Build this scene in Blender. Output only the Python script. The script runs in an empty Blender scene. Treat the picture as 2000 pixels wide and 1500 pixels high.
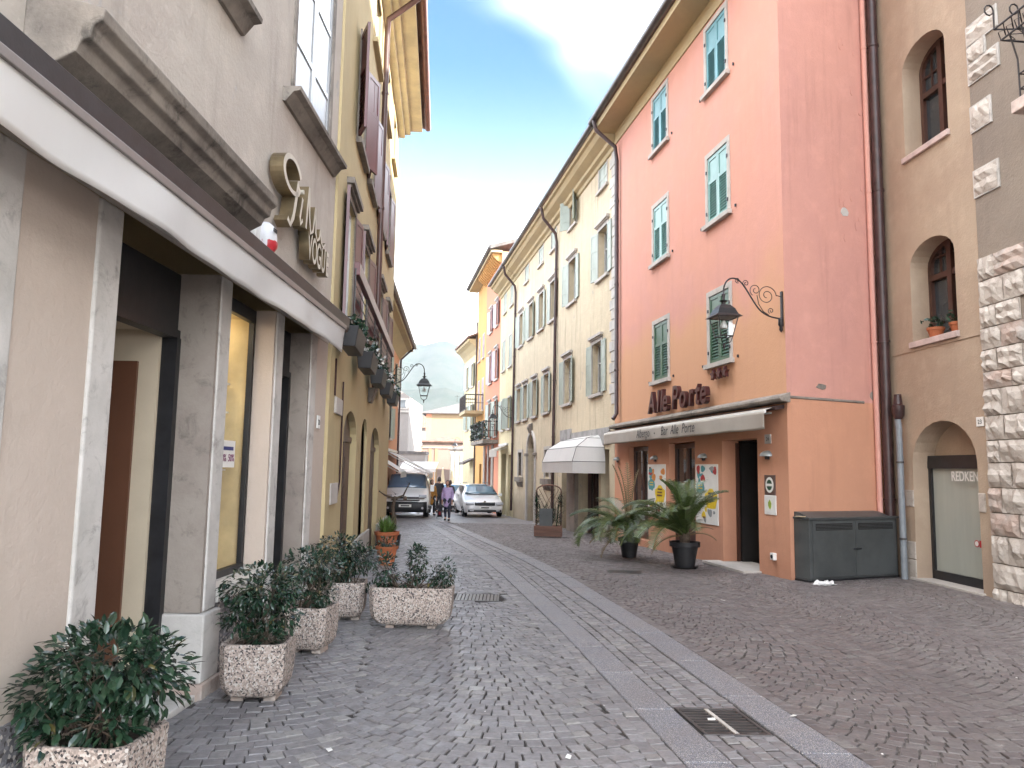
import bpy, math, random
from mathutils import Vector, Matrix
R = math.radians
rnd = random.Random(11)
sc = bpy.context.scene
col = sc.collection

# ---------------------------------------------------------------- camera
cd = bpy.data.cameras.new('camera'); cam = bpy.data.objects.new('camera', cd); col.objects.link(cam)
pitch, roll = math.atan(167/1500.), R(0.93)
fw = Vector((0, math.cos(pitch), math.sin(pitch))); rt = Vector((1, 0, 0)); up = rt.cross(fw)
rt2 = rt*math.cos(roll)+up*math.sin(roll); up2 = -rt*math.sin(roll)+up*math.cos(roll)
cam.matrix_world = Matrix(((rt2.x, up2.x, -fw.x, 0), (rt2.y, up2.y, -fw.y, 0), (rt2.z, up2.z, -fw.z, 1.6), (0, 0, 0, 1)))
cd.sensor_width = 36; cd.lens = 27.0; cd.clip_start = .05; cd.clip_end = 9000
sc.camera = cam

# ---------------------------------------------------------------- sky, sun, exposure
SUN_AZ, SUN_EL = 122, 27
CLOUD_SEED, CLOUD_SHIFT = 17.74, .2
w = bpy.data.worlds.new('World'); sc.world = w; w.use_nodes = True
nt = w.node_tree; N = nt.nodes; LK = nt.links; N.clear()
wo = N.new('ShaderNodeOutputWorld'); bg = N.new('ShaderNodeBackground'); bg.inputs['Strength'].default_value = .05
sky = N.new('ShaderNodeTexSky'); sky.sky_type = 'NISHITA'; sky.sun_disc = False
sky.sun_elevation = R(SUN_EL); sky.sun_rotation = R(SUN_AZ); sky.altitude = 70; sky.air_density = .8; sky.dust_density = 1.0; sky.ozone_density = .5
tc = N.new('ShaderNodeTexCoord'); sp = N.new('ShaderNodeSeparateXYZ'); LK.new(tc.outputs['Generated'], sp.inputs[0])
def wm(op, a, b=None, clamp=False):
    n = N.new('ShaderNodeMath'); n.operation = op; n.use_clamp = clamp
    for i, q in enumerate((a, b)):
        if q is None: continue
        if isinstance(q, (int, float)): n.inputs[i].default_value = q
        else: LK.new(q, n.inputs[i])
    return n.outputs[0]
zc = wm('MAXIMUM', sp.outputs['Z'], 0.0); zz = wm('ADD', zc, .22)
cx = wm('SUBTRACT', wm('DIVIDE', sp.outputs['X'], zz), CLOUD_SHIFT); cy = wm('DIVIDE', sp.outputs['Y'], zz)
cb = N.new('ShaderNodeCombineXYZ'); LK.new(cx, cb.inputs[0]); LK.new(cy, cb.inputs[1]); cb.inputs[2].default_value = CLOUD_SEED
cn = N.new('ShaderNodeTexNoise'); cn.inputs['Scale'].default_value = .8; cn.inputs['Detail'].default_value = 4; cn.inputs['Roughness'].default_value = .5
LK.new(cb.outputs[0], cn.inputs['Vector'])
cr = N.new('ShaderNodeMapRange'); cr.interpolation_type = 'SMOOTHSTEP'; cr.inputs[1].default_value = .40; cr.inputs[2].default_value = .66
LK.new(cn.outputs['Fac'], cr.inputs[0])
hz = N.new('ShaderNodeMapRange'); hz.interpolation_type = 'SMOOTHSTEP'; hz.inputs[1].default_value = .50; hz.inputs[2].default_value = .12
LK.new(zc, hz.inputs[0])
cf = wm('MULTIPLY', cr.outputs[0], .97, True)
tn = N.new('ShaderNodeMix'); tn.data_type = 'RGBA'; tn.blend_type = 'MULTIPLY'; tn.inputs['Factor'].default_value = 1; LK.new(sky.outputs[0], tn.inputs['A']); tn.inputs['B'].default_value = (.44, .70, .82, 1)
hm_ = N.new('ShaderNodeMix'); hm_.data_type = 'RGBA'; LK.new(hz.outputs[0], hm_.inputs['Factor']); LK.new(tn.outputs['Result'], hm_.inputs['A']); hm_.inputs['B'].default_value = (4.0, 4.5, 4.6, 1)
mx = N.new('ShaderNodeMix'); mx.data_type = 'RGBA'; LK.new(cf, mx.inputs['Factor']); LK.new(hm_.outputs['Result'], mx.inputs['A'])
mx.inputs['B'].default_value = (24, 24.6, 25.6, 1)
LK.new(mx.outputs['Result'], bg.inputs['Color']); LK.new(bg.outputs[0], wo.inputs[0])

sd = bpy.data.lights.new('sun', 'SUN'); sd.energy = 2.0; sd.angle = R(.5); sd.color = (1, .93, .82)
so = bpy.data.objects.new('sun', sd); col.objects.link(so)
sv = Vector((math.sin(R(SUN_AZ))*math.cos(R(SUN_EL)), math.cos(R(SUN_AZ))*math.cos(R(SUN_EL)), math.sin(R(SUN_EL))))
so.rotation_euler = sv.to_track_quat('Z', 'Y').to_euler(); so.location = sv*60
sc.view_settings.view_transform = 'Standard'; sc.view_settings.look = 'None'; sc.view_settings.gamma = 1
sc.view_settings.use_curve_mapping = False; sc.view_settings.exposure = 3.35
sc.cycles.volume_step_rate = 4; sc.cycles.max_bounces = 8; sc.cycles.use_denoising = True

# ---------------------------------------------------------------- materials
def lin(c): return tuple(c)+(1,) if len(c) == 3 else c
class NT:
    def __init__(s, name):
        s.mat = bpy.data.materials.new(name); s.mat.use_nodes = True; s.t = s.mat.node_tree; s.n = s.t.nodes
        s.b = s.n['Principled BSDF']; s.tc = s.n.new('ShaderNodeTexCoord')
    def l(s, a, b): s.t.links.new(a, b)
    def noise(s, scale, detail=4, rough=.55, stretch=None, vec=None, dist=0):
        n = s.n.new('ShaderNodeTexNoise'); n.inputs['Scale'].default_value = scale; n.inputs['Detail'].default_value = detail
        n.inputs['Roughness'].default_value = rough; n.inputs['Distortion'].default_value = dist
        v = vec or s.tc.outputs['Object']
        if stretch:
            m = s.n.new('ShaderNodeMapping'); m.inputs['Scale'].default_value = stretch; s.l(v, m.inputs[0]); v = m.outputs[0]
        s.l(v, n.inputs['Vector']); return n.outputs['Fac']
    def ramp(s, f, a, b, lo=0., hi=1.):
        m = s.n.new('ShaderNodeMapRange'); m.interpolation_type = 'SMOOTHSTEP'
        m.inputs[1].default_value = a; m.inputs[2].default_value = b; m.inputs[3].default_value = lo; m.inputs[4].default_value = hi
        s.l(f, m.inputs[0]); return m.outputs[0]
    def math(s, op, a, b=0, clamp=False):
        n = s.n.new('ShaderNodeMath'); n.operation = op; n.use_clamp = clamp
        for i, q in enumerate((a, b)):
            if isinstance(q, (int, float)): n.inputs[i].default_value = q
            else: s.l(q, n.inputs[i])
        return n.outputs[0]
    def mix(s, f, a, b, mode='MIX'):
        n = s.n.new('ShaderNodeMix'); n.data_type = 'RGBA'; n.blend_type = mode
        for k, q in (('Factor', f), ('A', a), ('B', b)):
            i = n.inputs[k] if k != 'Factor' else n.inputs['Factor']
            if isinstance(q, (int, float)): i.default_value = q
            elif isinstance(q, tuple): i.default_value = lin(q)
            else: s.l(q, i)
        return n.outputs['Result']
    def sep(s, v=None):
        n = s.n.new('ShaderNodeSeparateXYZ'); s.l(v or s.tc.outputs['Object'], n.inputs[0]); return n.outputs
    def set(s, c, rough=.8, bump=None, bs=.2, bd=.02, spec=None, metal=None):
        if isinstance(c, tuple): s.b.inputs['Base Color'].default_value = lin(c)
        else: s.l(c, s.b.inputs['Base Color'])
        if isinstance(rough, (int, float)): s.b.inputs['Roughness'].default_value = rough
        else: s.l(rough, s.b.inputs['Roughness'])
        if spec is not None: s.b.inputs['Specular IOR Level'].default_value = spec
        if metal is not None: s.b.inputs['Metallic'].default_value = metal
        if bump is not None:
            b = s.n.new('ShaderNodeBump'); b.inputs['Strength'].default_value = bs; b.inputs['Distance'].default_value = bd
            s.l(bump, b.inputs['Height']); s.l(b.outputs[0], s.b.inputs['Normal'])
        return s.mat

def simple(name, c, rough=.6, var=.25, scale=6, metal=0, bump=.15, spec=None, bscale=60, stretch=None):
    t = NT(name); f = t.noise(scale, 5, .6, stretch)
    d = tuple(x*(1-var) for x in c[:3]); e = tuple(min(1, x*(1+var)) for x in c[:3])
    cc = t.mix(t.ramp(f, .3, .7), d, e)
    return t.set(cc, rough, t.noise(bscale, 3, .5, stretch), bump, .004, spec, metal)

def plaster(name, c, c2, stain=(.2, .18, .16), streak=.4, blotch=.5, damp=.4, bump=.35, zband=None, patch=None):
    """c/c2 = plaster tones, stain = weathering colour, streak / damp = how much of it"""
    t = NT(name); z = t.sep()[2]
    f = t.noise(.55, 6, .6, dist=.4); f2 = t.noise(3.1, 6, .65)
    base = t.mix(t.ramp(f, .35, .68), c, c2)
    base = t.mix(t.math('MULTIPLY', t.ramp(f2, .45, .75), blotch*.5), base, tuple(min(1, x*1.25) for x in c))
    if zband:   # repainted lower coat: (z0, z1, colour) with a ragged border
        zn = t.math('ADD', z, t.math('MULTIPLY', t.math('SUBTRACT', t.noise(.5, 3, .5), .5), zband[3]))
        base = t.mix(t.ramp(zn, zband[0], zband[1], 1, 0), base, zband[2])
    if patch:
        pf = t.noise(patch[1], 5, .7, dist=.8); base = t.mix(t.ramp(pf, patch[2], patch[2]+.05), base, patch[0])
    st = t.noise(1.6, 6, .65, (2.2, 2.2, .22))
    base = t.mix(t.math('MULTIPLY', t.ramp(st, .5, .78), streak), base, stain)
    dz = t.math('ADD', z, t.math('MULTIPLY', t.noise(2.2, 5, .7), 1.1))
    base = t.mix(t.ramp(dz, .45, 1.5, damp, 0), base, stain)
    fine = t.noise(26, 5, .7); base = t.mix(t.math('MULTIPLY', fine, .22), base, tuple(x*.7 for x in c))
    h = t.math('ADD', t.math('MULTIPLY', t.noise(5, 5, .6), 1.5), fine)
    return t.set(base, .9, h, bump, .02, .25)

def stone(name, c, c2, spot=(.12, .11, .1), amt=.5, scale=9, bump=.5, rough=.8):
    t = NT(name); a = t.noise(scale*.4, 6, .65); b = t.noise(scale*3, 4, .7); s_ = t.noise(scale, 6, .75, dist=.6)
    oi = t.n.new('ShaderNodeObjectInfo')
    cc = t.mix(t.ramp(a, .35, .7), c, c2)
    cc = t.mix(t.math('MULTIPLY', t.ramp(s_, .5, .72), amt), cc, spot)
    cc = t.mix(t.math('MULTIPLY', oi.outputs['Random'], .22), cc, tuple(x*.55 for x in c))
    return t.set(cc, rough, t.math('ADD', a, t.math('MULTIPLY', b, .7)), bump, .015, .3)

def granite(name, c, specks, rough=.5):
    """aggregate with pebbles: voronoi chips over a binder"""
    t = NT(name); v = t.n.new('ShaderNodeTexVoronoi'); v.inputs['Scale'].default_value = specks; t.l(t.tc.outputs['Object'], v.inputs['Vector'])
    wn = t.n.new('ShaderNodeSeparateXYZ'); t.l(v.outputs['Color'], wn.inputs[0])
    cc = t.mix(t.ramp(wn.outputs[0], .2, .9), tuple(x*.75 for x in c), tuple(min(1, x*1.35) for x in c))
    cc = t.mix(t.ramp(wn.outputs[1], .78, .82), cc, (.05, .045, .045)); cc = t.mix(t.ramp(wn.outputs[2], .82, .86), cc, (.5, .46, .42))
    cc = t.mix(t.math('MULTIPLY', t.ramp(t.noise(2.5, 5, .6), .4, .75), .35), cc, (.2, .16, .14))
    return t.set(cc, rough, v.outputs['Distance'], .5, .004, .4)

def glass(name, tint=(.02, .025, .03), rough=.06):
    t = NT(name); f = t.noise(1.5, 3, .5)
    return t.set(t.mix(f, tint, tuple(x*2 for x in tint)), rough, t.noise(2.2, 2, .4), .05, .01, .9)

def clear_glass(name, tint=(.95, .97, .97), ior=1.5):
    m = bpy.data.materials.new(name); m.use_nodes = True; n = m.node_tree.nodes; n.clear(); L = m.node_tree.links
    o = n.new('ShaderNodeOutputMaterial'); mi = n.new('ShaderNodeMixShader'); tr = n.new('ShaderNodeBsdfTransparent'); gl = n.new('ShaderNodeBsdfGlossy')
    lw = n.new('ShaderNodeLayerWeight'); lw.inputs[0].default_value = .5; pw = n.new('ShaderNodeMath'); pw.operation = 'POWER'; pw.inputs[1].default_value = 5; L.new(lw.outputs['Facing'], pw.inputs[0]); fr = n.new('ShaderNodeMath'); fr.operation = 'MULTIPLY_ADD'; fr.inputs[1].default_value = .9; fr.inputs[2].default_value = .04; L.new(pw.outputs[0], fr.inputs[0]); tr.inputs[0].default_value = lin(tint); gl.inputs['Roughness'].default_value = .03
    L.new(fr.outputs[0], mi.inputs[0]); L.new(tr.outputs[0], mi.inputs[1]); L.new(gl.outputs[0], mi.inputs[2]); L.new(mi.outputs[0], o.inputs[0]); return m

# ---------------------------------------------------------------- mesh builder
class MB:
    def __init__(s, o=1): s.v = []; s.f = []; s.mi = []; s.o = o; s.cur = 0; s.M = None
    def add(s, pts, faces):
        b = len(s.v)
        for p in pts:
            if s.M is not None: p = s.M @ Vector(p)
            s.v.append((p[0], p[1], p[2]))
        for f in faces: s.f.append(tuple(b+i for i in f)); s.mi.append(s.cur)
        return s
    def box(s, u0, u1, v0, v1, z0, z1):
        return s.add([(u0, v0, z0), (u1, v0, z0), (u1, v1, z0), (u0, v1, z0), (u0, v0, z1), (u1, v0, z1), (u1, v1, z1), (u0, v1, z1)],
                     [(0, 3, 2, 1), (4, 5, 6, 7), (0, 1, 5, 4), (1, 2, 6, 5), (2, 3, 7, 6), (3, 0, 4, 7)])
    def quad(s, a, b, c, d): return s.add([a, b, c, d], [(0, 1, 2, 3)])
    def tube(s, path, r, n=6, caps=True):
        path = [Vector(p) for p in path]; m = len(path); rr = r if isinstance(r, (list, tuple)) else [r]*m
        pts = []; ref = None
        for i, p in enumerate(path):
            t = (path[min(i+1, m-1)]-path[max(i-1, 0)]).normalized()
            if ref is None: ref = t.orthogonal().normalized()
            a = (ref-t*ref.dot(t)); a = a.normalized() if a.length > 1e-6 else t.orthogonal().normalized(); ref = a; b = t.cross(a)
            for k in range(n):
                g = 2*math.pi*k/n; pts.append(p+(a*math.cos(g)+b*math.sin(g))*rr[i])
        fs = [(i*n+k, i*n+(k+1) % n, (i+1)*n+(k+1) % n, (i+1)*n+k) for i in range(m-1) for k in range(n)]
        if caps: fs += [tuple(range(n-1, -1, -1)), tuple((m-1)*n+k for k in range(n))]
        return s.add(pts, fs)
    def cyl(s, p0, p1, r0, r1=None, n=12): return s.tube([p0, p1], [r0, r0 if r1 is None else r1], n)
    def lathe(s, prof, n=16, c=(0, 0, 0), sq=None):
        """prof: (radius, z). sq = True makes a four sided body"""
        nn = 4 if sq else n; off = math.pi/4 if sq else 0; k_ = math.sqrt(2) if sq else 1
        pts = [(c[0]+r*k_*math.cos(off+2*math.pi*k/nn), c[1]+r*k_*math.sin(off+2*math.pi*k/nn), c[2]+z) for r, z in prof for k in range(nn)]
        fs = [(i*nn+k, i*nn+(k+1) % nn, (i+1)*nn+(k+1) % nn, (i+1)*nn+k) for i in range(len(prof)-1) for k in range(nn)]
        fs += [tuple(range(nn-1, -1, -1)), tuple((len(prof)-1)*nn+k for k in range(nn))]
        return s.add(pts, fs)
    def extr(s, poly, u0, u1):
        """poly in (v, z), clockwise or not, swept along u"""
        n = len(poly); pts = [(u0, a, b) for a, b in poly]+[(u1, a, b) for a, b in poly]
        return s.add(pts, [tuple(range(n)), tuple(range(2*n-1, n-1, -1))]+[(i, i+n, (i+1) % n+n, (i+1) % n) for i in range(n)])
    def prism(s, poly, v0, v1):
        """poly in (u, z), given thickness v0..v1"""
        n = len(poly); pts = [(a, v0, b) for a, b in poly]+[(a, v1, b) for a, b in poly]
        return s.add(pts, [tuple(range(n)), tuple(range(2*n-1, n-1, -1))]+[(i, i+n, (i+1) % n+n, (i+1) % n) for i in range(n)])
    def mesh(s, name, mats, smooth=False, fix=True):
        me = bpy.data.meshes.new(name)
        v = [(x, y*s.o, z) for x, y, z in s.v] if s.o < 0 else s.v
        f = [t[::-1] for t in s.f] if s.o < 0 else s.f
        me.from_pydata(v, [], f)
        mats = mats if isinstance(mats, (list, tuple)) else [mats]
        for m in mats: me.materials.append(m)
        if any(s.mi): me.polygons.foreach_set('material_index', s.mi)
        if fix and len(f) < 4000:
            import bmesh
            bm = bmesh.new(); bm.from_mesh(me); bmesh.ops.recalc_face_normals(bm, faces=bm.faces); bm.to_mesh(me); bm.free()
        if smooth:
            me.polygons.foreach_set('use_smooth', [True]*len(me.polygons))
        me.update(); return me
    def build(s, name, mats, parent=None, loc=None, rot=None, smooth=False, bev=0, fix=True):
        o = bpy.data.objects.new(name, s.mesh(name, mats, smooth, fix)); col.objects.link(o)
        if parent: o.parent = parent
        if loc: o.location = loc
        if rot: o.rotation_euler = rot
        if smooth and not bev: autosmooth(o)
        if bev:
            m = o.modifiers.new('bevel', 'BEVEL'); m.width = bev; m.segments = 2; m.limit_method = 'ANGLE'; m.angle_limit = R(40)
        return o
def autosmooth(o, ang=40):
    me = o.data
    try: me.set_sharp_from_angle(angle=R(ang))
    except Exception: pass
def inst(me, name, parent, loc=(0, 0, 0), rot=(0, 0, 0), scale=(1, 1, 1)):
    o = bpy.data.objects.new(name, me); col.objects.link(o); o.parent = parent; o.location = loc; o.rotation_euler = rot; o.scale = scale; return o
def empty(name, loc=(0, 0, 0), rz=0, label=None, cat=None, group=None, parent=None):
    o = bpy.data.objects.new(name, None); col.objects.link(o); o.location = loc; o.rotation_euler = (0, 0, rz); o.empty_display_size = .2
    if parent: o.parent = parent
    if label: o['label'] = label
    if cat: o['category'] = cat
    if group: o['group'] = group
    return o
def tag(o, label, cat, group=None):
    o['label'] = label; o['category'] = cat
    if group: o['group'] = group
    return o
def copy_tree(o, parent=None):
    c = o.copy(); col.objects.link(c); c.parent = parent
    for ch in list(o.children): copy_tree(ch, c)
    return c
def g(y):   # street level: flat near the camera, then falling gently
    return 0. if y < 12 else (-.024*(y-12) if y < 75 else -1.512)

class Frame:
    """a facade: u runs along it away from the camera, v outwards to the street, z up"""
    def __init__(s, name, p, az, o, label, cat='building', group=None):
        s.p = Vector((p[0], p[1], 0)); s.az = R(az); s.o = o
        s.d = Vector((math.sin(s.az), math.cos(s.az), 0)); s.n = Vector((s.d.y, -s.d.x, 0))*(1 if o < 0 else -1)
        s.e = empty(name, s.p, math.pi/2-s.az, label, cat, group) if name else None
        s.rz = math.pi/2-s.az
    def mb(s): return MB(s.o)
    def w(s, u, v=0, z=0): q = s.p+s.d*u+s.n*v; return Vector((q.x, q.y, z))

def wall(B, u0, u1, z0, z1, holes, depth, mat, name='wall', back=8, skew=0.):
    """front skin with openings and reveals, plus sides, back and top. hole = (u0, u1, z0, z1, arch_rise, depth)"""
    m = B.mb(); us = {u0, u1}; zs = {z0, z1}
    for h in holes: us |= {h[0], h[1]}; zs |= {h[2], h[3]}
    us = sorted(us); zs = sorted(zs)
    for a, b in zip(us, us[1:]):
        for c, d in zip(zs, zs[1:]):
            x, y = (a+b)/2, (c+d)/2
            if any(h[0] < x < h[1] and h[2] < y < h[3] for h in holes): continue
            m.quad((a, 0, c), (b, 0, c), (b, 0, d), (a, 0, d))
    for h in holes:
        a, b, c, d = h[:4]; rise = h[4] if len(h) > 4 else 0; dp = -(h[5] if len(h) > 5 else depth); sz = d-rise
        m.quad((a, 0, c), (a, dp, c), (a, dp, sz), (a, 0, sz)); m.quad((b, 0, c), (b, dp, c), (b, dp, sz), (b, 0, sz))
        m.quad((a, 0, c), (b, 0, c), (b, dp, c), (a, dp, c))
        if rise:
            n = 12; A = [((a+b)/2-(b-a)/2*math.cos(math.pi*i/n), sz+rise*math.sin(math.pi*i/n)) for i in range(n+1)]
            for p, q in zip(A, A[1:]):
                m.quad((p[0], 0, p[1]), (q[0], 0, q[1]), (q[0], 0, d), (p[0], 0, d))
                m.quad((p[0], 0, p[1]), (q[0], 0, q[1]), (q[0], dp, q[1]), (p[0], dp, p[1]))
        else: m.quad((a, 0, d), (b, 0, d), (b, dp, d), (a, dp, d))
    t = z1
    ub = u0+back*skew
    m.quad((u0, 0, z0), (ub, -back, z0), (ub, -back, t), (u0, 0, t)); m.quad((u1, 0, z0), (u1, -back, z0), (u1, -back, t), (u1, 0, t))
    m.quad((ub, -back, z0), (u1, -back, z0), (u1, -back, t), (ub, -back, t)); m.quad((u0, 0, t), (u1, 0, t), (u1, -back, t), (ub, -back, t))
    me_faces = m
    return m.build(name, mat, B.e, fix=False)
# ---------------------------------------------------------------- material palette
def cobble_mat(name, tones, rough=.5):
    t = NT(name); oi = t.n.new('ShaderNodeObjectInfo'); ge = t.n.new('ShaderNodeNewGeometry')
    r = t.math('FRACT', t.math('ADD', t.math('MULTIPLY', oi.outputs['Random'], 7.3), ge.outputs['Random Per Island']))
    cr = t.n.new('ShaderNodeValToRGB'); t.l(r, cr.inputs[0]); e = cr.color_ramp.elements
    while len(e) < len(tones): e.new(.5)
    for i, c in enumerate(tones): e[i].position = i/(len(tones)-1); e[i].color = lin(c)
    geo = ge.outputs['Position']
    f = t.noise(24, 6, .7, vec=geo); big = t.noise(.5, 5, .6, vec=geo); mid = t.noise(2.6, 5, .65, vec=geo)
    c = t.mix(t.math('MULTIPLY', t.ramp(f, .35, .75), .5), cr.outputs[0], tuple(x*.55 for x in tones[0]))
    c = t.mix(t.ramp(big, .42, .66, 0, .4), c, tuple(x*.62 for x in tones[1]))
    c = t.mix(t.ramp(mid, .56, .76, 0, .4), c, (.3, .29, .27))
    rg = t.ramp(t.noise(6, 4, .6, vec=geo), .3, .7, rough-.1, rough+.18)
    return t.set(c, rg, t.noise(60, 4, .65, vec=geo), .45, .004, .5)
M_cob = cobble_mat('porphyry_grey', [(.155, .145, .15), (.195, .185, .19), (.235, .225, .23), (.17, .16, .163), (.27, .26, .25)], .46)
M_cobr = cobble_mat('porphyry_brown', [(.115, .098, .096), (.145, .125, .122), (.17, .15, .145), (.122, .10, .10), (.185, .17, .16)], .52)
M_slab = granite('granite_slab', (.165, .168, .195), 260, .45)
def joint_mat():
    t = NT('joint_sand'); geo = t.n.new('ShaderNodeNewGeometry').outputs['Position']; f = t.noise(.55, 4, .6, vec=geo); x = t.sep(geo)[0]
    k = t.ramp(t.math('ADD', t.math('MULTIPLY', f, 3.2), t.math('MULTIPLY', x, .28)), 1.9, 2.9); c = t.mix(k, (.055, .05, .047), (.24, .215, .195))
    c = t.mix(t.ramp(t.noise(30, 4, .6, vec=geo), .4, .7, 0, .6), c, (.05, .045, .04)); return t.set(c, .95, t.noise(90, 3, .6, vec=geo), .5, .004, .2)
M_joint = joint_mat()
def far_pave():
    t = NT('far_paving'); v = t.n.new('ShaderNodeTexVoronoi'); v.feature = 'DISTANCE_TO_EDGE'; v.inputs['Scale'].default_value = 8.5; t.l(t.tc.outputs['Object'], v.inputs['Vector'])
    j = t.ramp(v.outputs['Distance'], .02, .09); v2 = t.n.new('ShaderNodeTexVoronoi'); v2.inputs['Scale'].default_value = 8.5; t.l(t.tc.outputs['Object'], v2.inputs['Vector'])
    s_ = t.sep(v2.outputs['Color'])[0]; c = t.mix(s_, (.15, .14, .145), (.23, .22, .225)); c = t.mix(j, (.09, .08, .078), c)
    return t.set(c, .45, j, .4, .01, .5)
M_far = far_pave()
M_sky_wall = plaster('shop_plaster', (.47, .42, .365), (.41, .355, .31), (.22, .195, .17), .6, .9, .2, .45, patch=((.36, .35, .345), .9, .62))
M_gf = plaster('shop_ground_floor_plaster', (.50, .42, .36), (.46, .385, .325), (.37, .33, .27), .2, .4, .25, .25)
M_yel = plaster('yellow_plaster', (.47, .38, .215), (.43, .345, .20), (.28, .2, .1), .3, .35, .3, .25)
M_pink = plaster('salmon_paint', (.62, .31, .235), (.60, .305, .25), (.42, .21, .17), .25, .45, .2, .2, zband=(4.3, 5.7, (.62, .345, .205), 4.2))
M_pink2 = plaster('salmon_paint_side', (.60, .31, .25), (.56, .29, .245), (.30, .14, .12), .4, .7, .2, .35)
M_oran = plaster('orange_paint', (.59, .30, .19), (.565, .285, .185), (.36, .17, .11), .3, .5, .5, .22)
M_cream = plaster('cream_plaster', (.60, .51, .365), (.53, .45, .32), (.23, .185, .135), .9, .9, .6, .55, patch=((.4, .36, .31), 1.3, .64))
M_cream2 = plaster('pale_yellow_plaster', (.60, .52, .33), (.55, .47, .30), (.29, .24, .16), .5, .6, .4, .4)
M_salm = plaster('coral_plaster', (.56, .23, .14), (.52, .22, .15), (.36, .15, .1), .25, .3, .3, .2)
M_orr = plaster('deep_yellow_plaster', (.55, .31, .11), (.52, .30, .12), (.3, .17, .08), .3, .3, .3, .2)
M_beige = plaster('beige_render', (.42, .325, .24), (.365, .27, .2), (.27, .2, .16), .3, .9, .35, .35)
M_taupe = plaster('grey_render', (.26, .215, .175), (.22, .18, .15), (.16, .13, .11), .4, .6, .3, .5)
M_lime = stone('limestone_pale', (.52, .47, .42), (.40, .345, .30), (.16, .125, .10), .75, 6, .9)
M_limer = stone('limestone_rosy', (.43, .33, .28), (.38, .35, .32), (.15, .11, .09), .6, 7, .9)
M_trim = stone('stone_trim', (.50, .46, .42), (.42, .39, .36), (.2, .17, .15), .35, 8, .3)
M_pil = stone('pilaster_stone', (.56, .53, .50), (.42, .40, .37), (.12, .11, .1), .6, 5, .5)
M_pild = stone('jamb_stone', (.30, .26, .225), (.24, .20, .175), (.1, .085, .075), .6, 5, .4)
M_led = stone('weathered_ledge', (.28, .245, .21), (.14, .12, .105), (.05, .045, .04), .8, 4, .7)
M_gpl = granite('grey_plinth', (.17, .17, .185), 60, .7)
M_agg = granite('washed_aggregate', (.33, .27, .235), 95, .75)
M_dark = simple('dark_interior', (.012, .010, .010), .8, .3, 3)
M_blk = simple('black_metal', (.015, .015, .017), .42, .3, 8, bump=.1)
M_iron = simple('wrought_iron', (.018, .014, .016), .45, .4, 20, bump=.2)
M_brn = simple('brown_pipe', (.045, .022, .022), .4, .3, 5)
M_wood = simple('dark_wood', (.06, .026, .018), .45, .4, 3, stretch=(1, 1, .1))
M_vest = simple('brown_panel', (.115, .048, .026), .5, .12, 1.5)
M_crm = simple('cream_paint', (.52, .44, .33), .6, .08, 1.5)
M_glass = glass('window_glass'); M_glassb = glass('shop_glass', (.03, .03, .03), .04); M_clear = clear_glass('clear_glass')
M_wframe = simple('window_frame_white', (.55, .54, .52), .5, .1, 5)
M_curt = simple('curtain', (.5, .48, .44), .9, .12, 9, stretch=(6, 6, .3))
M_fab = None
def fabric(name, c, dirt=.25):
    t = NT(name); f = t.noise(1.6, 5, .6, (1, 1, .5)); c2 = t.mix(t.ramp(f, .4, .8, 0, dirt), c, tuple(x*.6 for x in c))
    m_ = t.set(c2, .6, t.math('ADD', t.noise(2.6, 3, .5, (1, 1, .4)), t.math('MULTIPLY', t.noise(300, 2, .5), .05)), .3, .03, .4)
    tr = t.n.new('ShaderNodeBsdfTranslucent'); t.l(c2, tr.inputs[0]); mx_ = t.n.new('ShaderNodeMixShader'); mx_.inputs[0].default_value = .42; t.l(t.b.outputs[0], mx_.inputs[1]); t.l(tr.outputs[0], mx_.inputs[2])
    t.l(mx_.outputs[0], [n for n in t.n if n.type == 'OUTPUT_MATERIAL'][0].inputs[0]); return m_
M_fab = fabric('cream_awning_cloth', (.62, .57, .51)); M_fabw = fabric('white_awning_cloth', (.80, .78, .76), .15)
def shutter_mat(name, c, rough=.4):
    t = NT(name); f = t.noise(4, 5, .6, (1, 1, .3)); cc = t.mix(t.ramp(f, .35, .75), c, tuple(min(1, x*1.3+.01) for x in c))
    cc = t.mix(t.ramp(t.noise(14, 4, .7), .62, .78, 0, .35), cc, tuple(x*.5 for x in c)); return t.set(cc, rough, f, .1, .004, .5)
M_shg = shutter_mat('green_shutter_paint', (.03, .085, .042)); M_sht = shutter_mat('faded_shutter_paint_sky_tint', (.13, .27, .25)); M_shtb = shutter_mat('faded_shutter_paint_sky_tint_top', (.09, .25, .28))  # upper hotel shutters: faded green paint with sky reflection put into the colour
M_shs = shutter_mat('sage_shutter_paint', (.265, .30, .255), .5); M_shr = shutter_mat('oxblood_shutter_paint', (.085, .022, .026), .35); M_shw = shutter_mat('grey_blue_shutter_paint', (.3, .31, .32), .22)
M_shm = shutter_mat('mauve_shutter_paint', (.32, .25, .28), .5)
M_roof = simple('roof_tiles', (.17, .1, .075), .85, .35, 3, bump=.6, bscale=8)
M_roofg = simple('grey_roof', (.12, .105, .1), .8, .3, 3, bump=.5, bscale=8)
M_gut = simple('gutter_metal', (.075, .07, .07), .35, .2, 5, metal=.4)
M_soff = plaster('soffit_plaster', (.46, .37, .22), (.40, .33, .21), (.3, .24, .15), .2, .4, 0, .2)
M_cab = simple('anthracite_steel', (.06, .065, .066), .42, .18, 2.2, bump=.08)
M_sign = simple('oxblood_letters', (.06, .018, .018), .3, .3, 5)
M_brass = simple('aged_brass', (.22, .17, .1), .35, .2, 5, metal=.7)
M_face = simple('letter_face', (.5, .46, .38), .4, .1, 5)
M_prn = simple('print_black', (.03, .03, .035), .7, .2, 5)
M_wht = simple('white_plastic', (.72, .71, .68), .4, .05, 5)
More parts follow.
